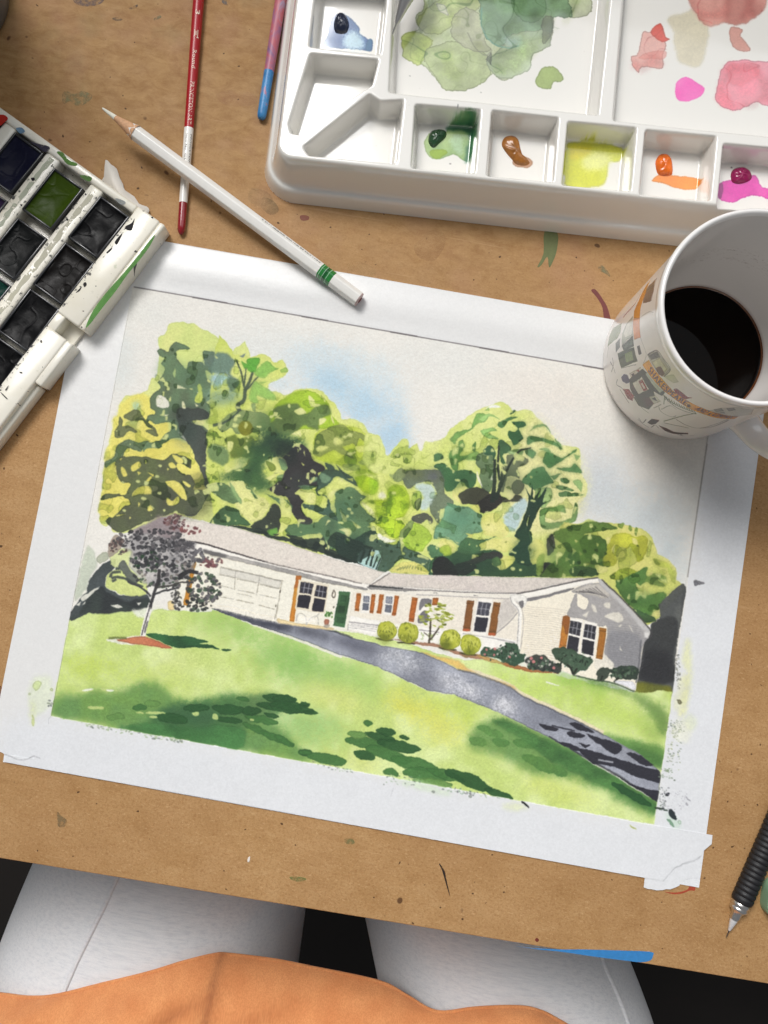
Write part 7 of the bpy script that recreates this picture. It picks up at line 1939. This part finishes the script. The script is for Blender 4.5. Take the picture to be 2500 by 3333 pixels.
DG = simple("dark_green_foil", (18, 84, 38), .22, .2, 300, 0, .4)
for k in (-.0014, .0009, .0030):
    hexbody('band_line', [L - bs - k - .00016, L - bs - k + .00016], SILV, pencil, False, 1.022)
hexbody('dark_band', [L - bs - .0012, L - bs + .0007], DG, pencil, False, 1.018)
vs, fs = [], []
for i in range(60):
    h = L - bs - .006 - i * .00062 - random.uniform(0, .0003)
    if h < L * .55: break
    if random.random() < .12: continue
    r0 = HR * .9 + .00004
    a = math.pi / 3 * 1.0
    rad = (nn * math.cos(-a) + ww * math.sin(-a))
    tan = (nn * -math.sin(-a) + ww * math.cos(-a))
    c_ = pt + d * h + rad * r0 * 1.0
    o_ = len(vs)
    w_2, h_2 = .00015, random.uniform(.0003, .0006)
    vs += [c_ - d * w_2 - tan * h_2, c_ + d * w_2 - tan * h_2, c_ + d * w_2 + tan * h_2, c_ - d * w_2 + tan * h_2]
    fs.append((o_, o_ + 1, o_ + 2, o_ + 3))
obj('printed_marks', vs, fs, simple("grey_ink", (70, 66, 66), .5), pencil, False)

RED = simple("red_lacquer", (164, 16, 28), .34, .06, 120, 0, .0)
DRED = simple("dark_red_lacquer", (140, 16, 28), .2, .1, 120, 0, .6)
CRM_I = simple("cream_ink", (240, 222, 200), .5, .02)
BLK_I = simple("black_ink", (48, 44, 44), .5, .02)
b0, b1 = U3(589, 764, .0022), U3(660, -180, .0032)
d, nn, ww = frame_of(b0, b1)
BLN = (b1 - b0).length
side = ww if (ww.x > 0) else -ww
brush = thing('round_brush', 'red brush handle with cream lettering and a white collar, under the white pencil', 'paintbrush', tuple(b0))


def at_h(y):
    """distance along the brush of a photo height (view A)"""
    q = U3(*(V('A', [(1087 + (1405 - y) / 1405 * 108, y)])[0]), .0026)
    return (q - b0).dot(d)


def br(h): return .00205 + .0011 * min(1, h / BLN) if h > .004 else .00205 * math.sqrt(max(.03, 1 - ((.004 - h) / .004) ** 2))


h1, h2 = at_h(1215), at_h(772)
hs1 = [0, .0003, .0008, .0016, .0026, .004, .008, h1]
obj('handle_tip', *lathe([(br(h), h) for h in hs1], 40, b0, d), DRED, brush)
obj('white_collar', *lathe([(br(h) * 1.012, h) for h in np.linspace(h1 - .0002, h2, 8)], 40, b0, d, shape=lambda a, h: 1.0), WHITE_LAC, brush)
obj('handle', *lathe([(br(h), h) for h in np.linspace(h2, BLN, 14)], 40, b0, d), RED, brush)


def wrap_text(name, text, ya, yb, cap, mat, parent, off=0.0):
    """lettering laid round the brush, read from the top of the photo downwards"""
    v, t_ = glyphs(text, 1.05)
    v = v - v.min(0)
    v = v / np.array([v[:, 0].max(), v[:, 1].max()])
    ha, hb = at_h(ya), at_h(yb)
    out_ = []
    for u, w_ in v:
        h = ha + (hb - ha) * u
        r = br(h) * 1.012 + .00005
        ph = ((w_ - .5) * cap + off) / r
        out_.append(b0 + d * h + (nn * math.cos(ph) + side * math.sin(ph)) * r)
    obj(name, out_, t_, mat, parent, False)


wrap_text('lettering', "PRINCETON ART", 505, 757, .00205, CRM_I, brush)
wrap_text('lettering', "Round", 318, 426, .0019, CRM_I, brush)
wrap_text('lettering', "3", 80, 108, .0022, CRM_I, brush)
wrap_text('lettering', "Item No. 4050", 815, 985, .0011, BLK_I, brush, -.0009)
wrap_text('lettering', "PRINCETON", 815, 990, .0009, BLK_I, brush, .0015)
vs, fs = [], []
for (u0, u1, w0, w1) in ((198, 202, -.001, .001), (236, 240, -.001, .001), (198, 240, -.001, -.0007), (198, 240, .0007, .001), (206, 232, -.0004, -.0002), (206, 232, .0001, .0003), (240, 246, .0004, .0014)):
    o_ = len(vs)
    for h_, w_ in ((at_h(u0), w0), (at_h(u1), w0), (at_h(u1), w1), (at_h(u0), w1)):
        r = br(h_) * 1.012 + .00005
        vs.append(b0 + d * h_ + (nn * math.cos(w_ / r) + side * math.sin(w_ / r)) * r)
    fs.append((o_, o_ + 1, o_ + 2, o_ + 3))
obj('emblem', vs, fs, CRM_I, brush, False)

# painted brush beside the palette
t = NT("pink_violet_paint")
n_ = t.noise(t.coord((1, .6, 1)), 130, 5, .65, .8)
t.base(t.ramp(n_, [(.3, s2l((120, 96, 140))), (.45, s2l((170, 104, 128))), (.55, s2l((188, 96, 104))), (.7, s2l((158, 150, 176)))]))
t.set(Roughness=.45)
t.bump(n_, .4, .0005)
PNK = t.m
t = NT("blue_paint")
n_ = t.noise(t.coord((1, .6, 1)), 170, 5, .65, .8)
t.base(t.ramp(n_, [(.35, s2l((36, 108, 168))), (.58, s2l((70, 142, 196))), (.64, s2l((176, 120, 144)))]))
t.set(Roughness=.4)
t.bump(n_, .4, .0005)
BLU = t.m
g0, g1 = U3(850, 389, .0024), U3(924, -60, .0030)
d2 = (g1 - g0).normalized()
LG_ = (g1 - g0).length
lb = LG_ * .345
hb_ = thing('painted_brush', 'paint covered brush handle, pink above and blue below, along the left side of the palette', 'paintbrush', tuple(g0))
obj('blue_end', *lathe([(.0004, 0), (.0014, .0003), (.0021, .0012), (.0024, .0028), (.0025, .010), (.0026, lb)], 32, g0, d2), BLU, hb_)
obj('handle', *lathe([(.0026, lb), (.0029, LG_ * .6), (.0031, LG_)], 32, g0, d2), PNK, hb_)

METAL = NT("nickel")
METAL.base((.70, .68, .66))
METAL.set(Metallic=1.0, Roughness=.28)
METAL = METAL.m
BLACKR = simple("black_rubber", (26, 26, 29), .55, .15, 400, .1)
# mechanical pencil resting on the palette
m0, m1 = U3(1277, 111, .0288), U3(1345, -66, .0335)
d3 = (m1 - m0).normalized()
mp = thing('mechanical_pencil', 'metal tip of a mechanical pencil resting on the palette at the top edge', 'pencil', tuple(m0))
obj('lead_tube', *lathe([(.0003, 0), (.00042, .0002), (.00045, .0050), (.0009, .0055), (.0010, .0062)], 20, m0, d3), METAL, mp)
obj('tip_cone', *lathe([(.0010, .0060), (.0013, .0066), (.0030, .0158), (.0034, .0166), (.0031, .0172), (.0036, .0180), (.0038, .0195), (.0036, .0203), (.0040, .0213)], 40, m0, d3), METAL, mp)
obj('barrel', *lathe([(.0040, .0213), (.0042, .0250), (.0042, .0420)], 40, m0, d3), BLACKR, mp)

# pen with the ribbed grip, lower right
k0, k1 = U3(*V('C', [(1238, 1757)])[0], .0022), U3(*V('C', [(1238 + 560, 1757 - 1302)])[0], .0056)
d4 = (k1 - k0).normalized()
pen = thing('drafting_pen', 'black ribbed grip pen with a metal tip at the lower right edge', 'pen', tuple(k0))
obj('lead', *lathe([(.0001, -.0035), (.00022, -.0030), (.00028, .0005)], 10, k0, d4), simple("graphite", (60, 52, 50), .5), pen)
NIB = NT("highlight_nib")
NIB.base(s2l((226, 226, 228)))  # pale colour stands in for the white highlight on the pen tip
NIB.set(Metallic=.35, Roughness=.3)
obj('nib', *lathe([(.0004, 0), (.0007, .0003), (.0019, .0056), (.0020, .0060)], 40, k0, d4), NIB.m, pen)
obj('tip_cone', *lathe([(.0020, .0060), (.0022, .0066), (.0025, .0076), (.0026, .0094), (.0034, .0106)], 40, k0, d4), METAL, pen)
obj('collar', *lathe([(.0034, .0106), (.0043, .0112), (.0045, .0120), (.0043, .0128), (.0041, .0131), (.0045, .0136), (.0046, .0146), (.0043, .0152)], 40, k0, d4), METAL, pen)
pr = [(.0043, .0152), (.0050, .0158)]
h = .0166
while h < .10:
    pr += [(.0052, h), (.0053, h + .0009), (.0052, h + .0018), (.0047, h + .0021), (.0047, h + .0024)]
    h += .00262
pr += [(.0040, h), (.0005, h + .001)]
obj('grip', *lathe(pr, 40, k0, d4), BLACKR, pen)

# grey water cup and pale green eraser at the edges of the frame
cc = U3(-150, 12, 0)
CG = simple("grey_glaze", (84, 90, 94), .35, .1, 90, .05, .3)
cup = thing('water_cup', 'dark grey rounded cup at the top left corner', 'cup', (cc.x, cc.y, 0))
obj('cup_wall', *lathe([(.0270, 0), (.0290, .0004), (.0305, .002), (.0318, .008), (.0325, .02), (.0350, .08), (.0385, .158), (.0383, .1602), (.0366, .1602), (.0360, .156), (.0300, .012), (.0260, .006), (.0004, .005)], 80, (cc.x, cc.y, 0)), CG, cup)  # unseen upper wall is raised to throw shade over the desk corner
obj('foot_ring', *lathe([(.0255, .0004), (.0262, 0), (.0268, .0001)], 64, (cc.x, cc.y, 0)), CG, cup)
ec = U3(2548, 2928, .005)
bm = bmesh.new()
P = []
for i in range(40):
    a = 2 * math.pi * i / 40
    P.append((ec.x + .0088 * math.copysign(abs(math.cos(a)) ** .6, math.cos(a)), ec.y + .0092 * math.copysign(abs(math.sin(a)) ** .6, math.sin(a))))
prism_bm(bm, P, .0002, .0085, .0028, 4)
o = bm_obj('eraser', bm, simple("green_rubber", (138, 172, 138), .6, .08, 80), None, sharp=60)
tag(o, 'pale green rounded eraser peeking in beside the black pen', 'eraser')
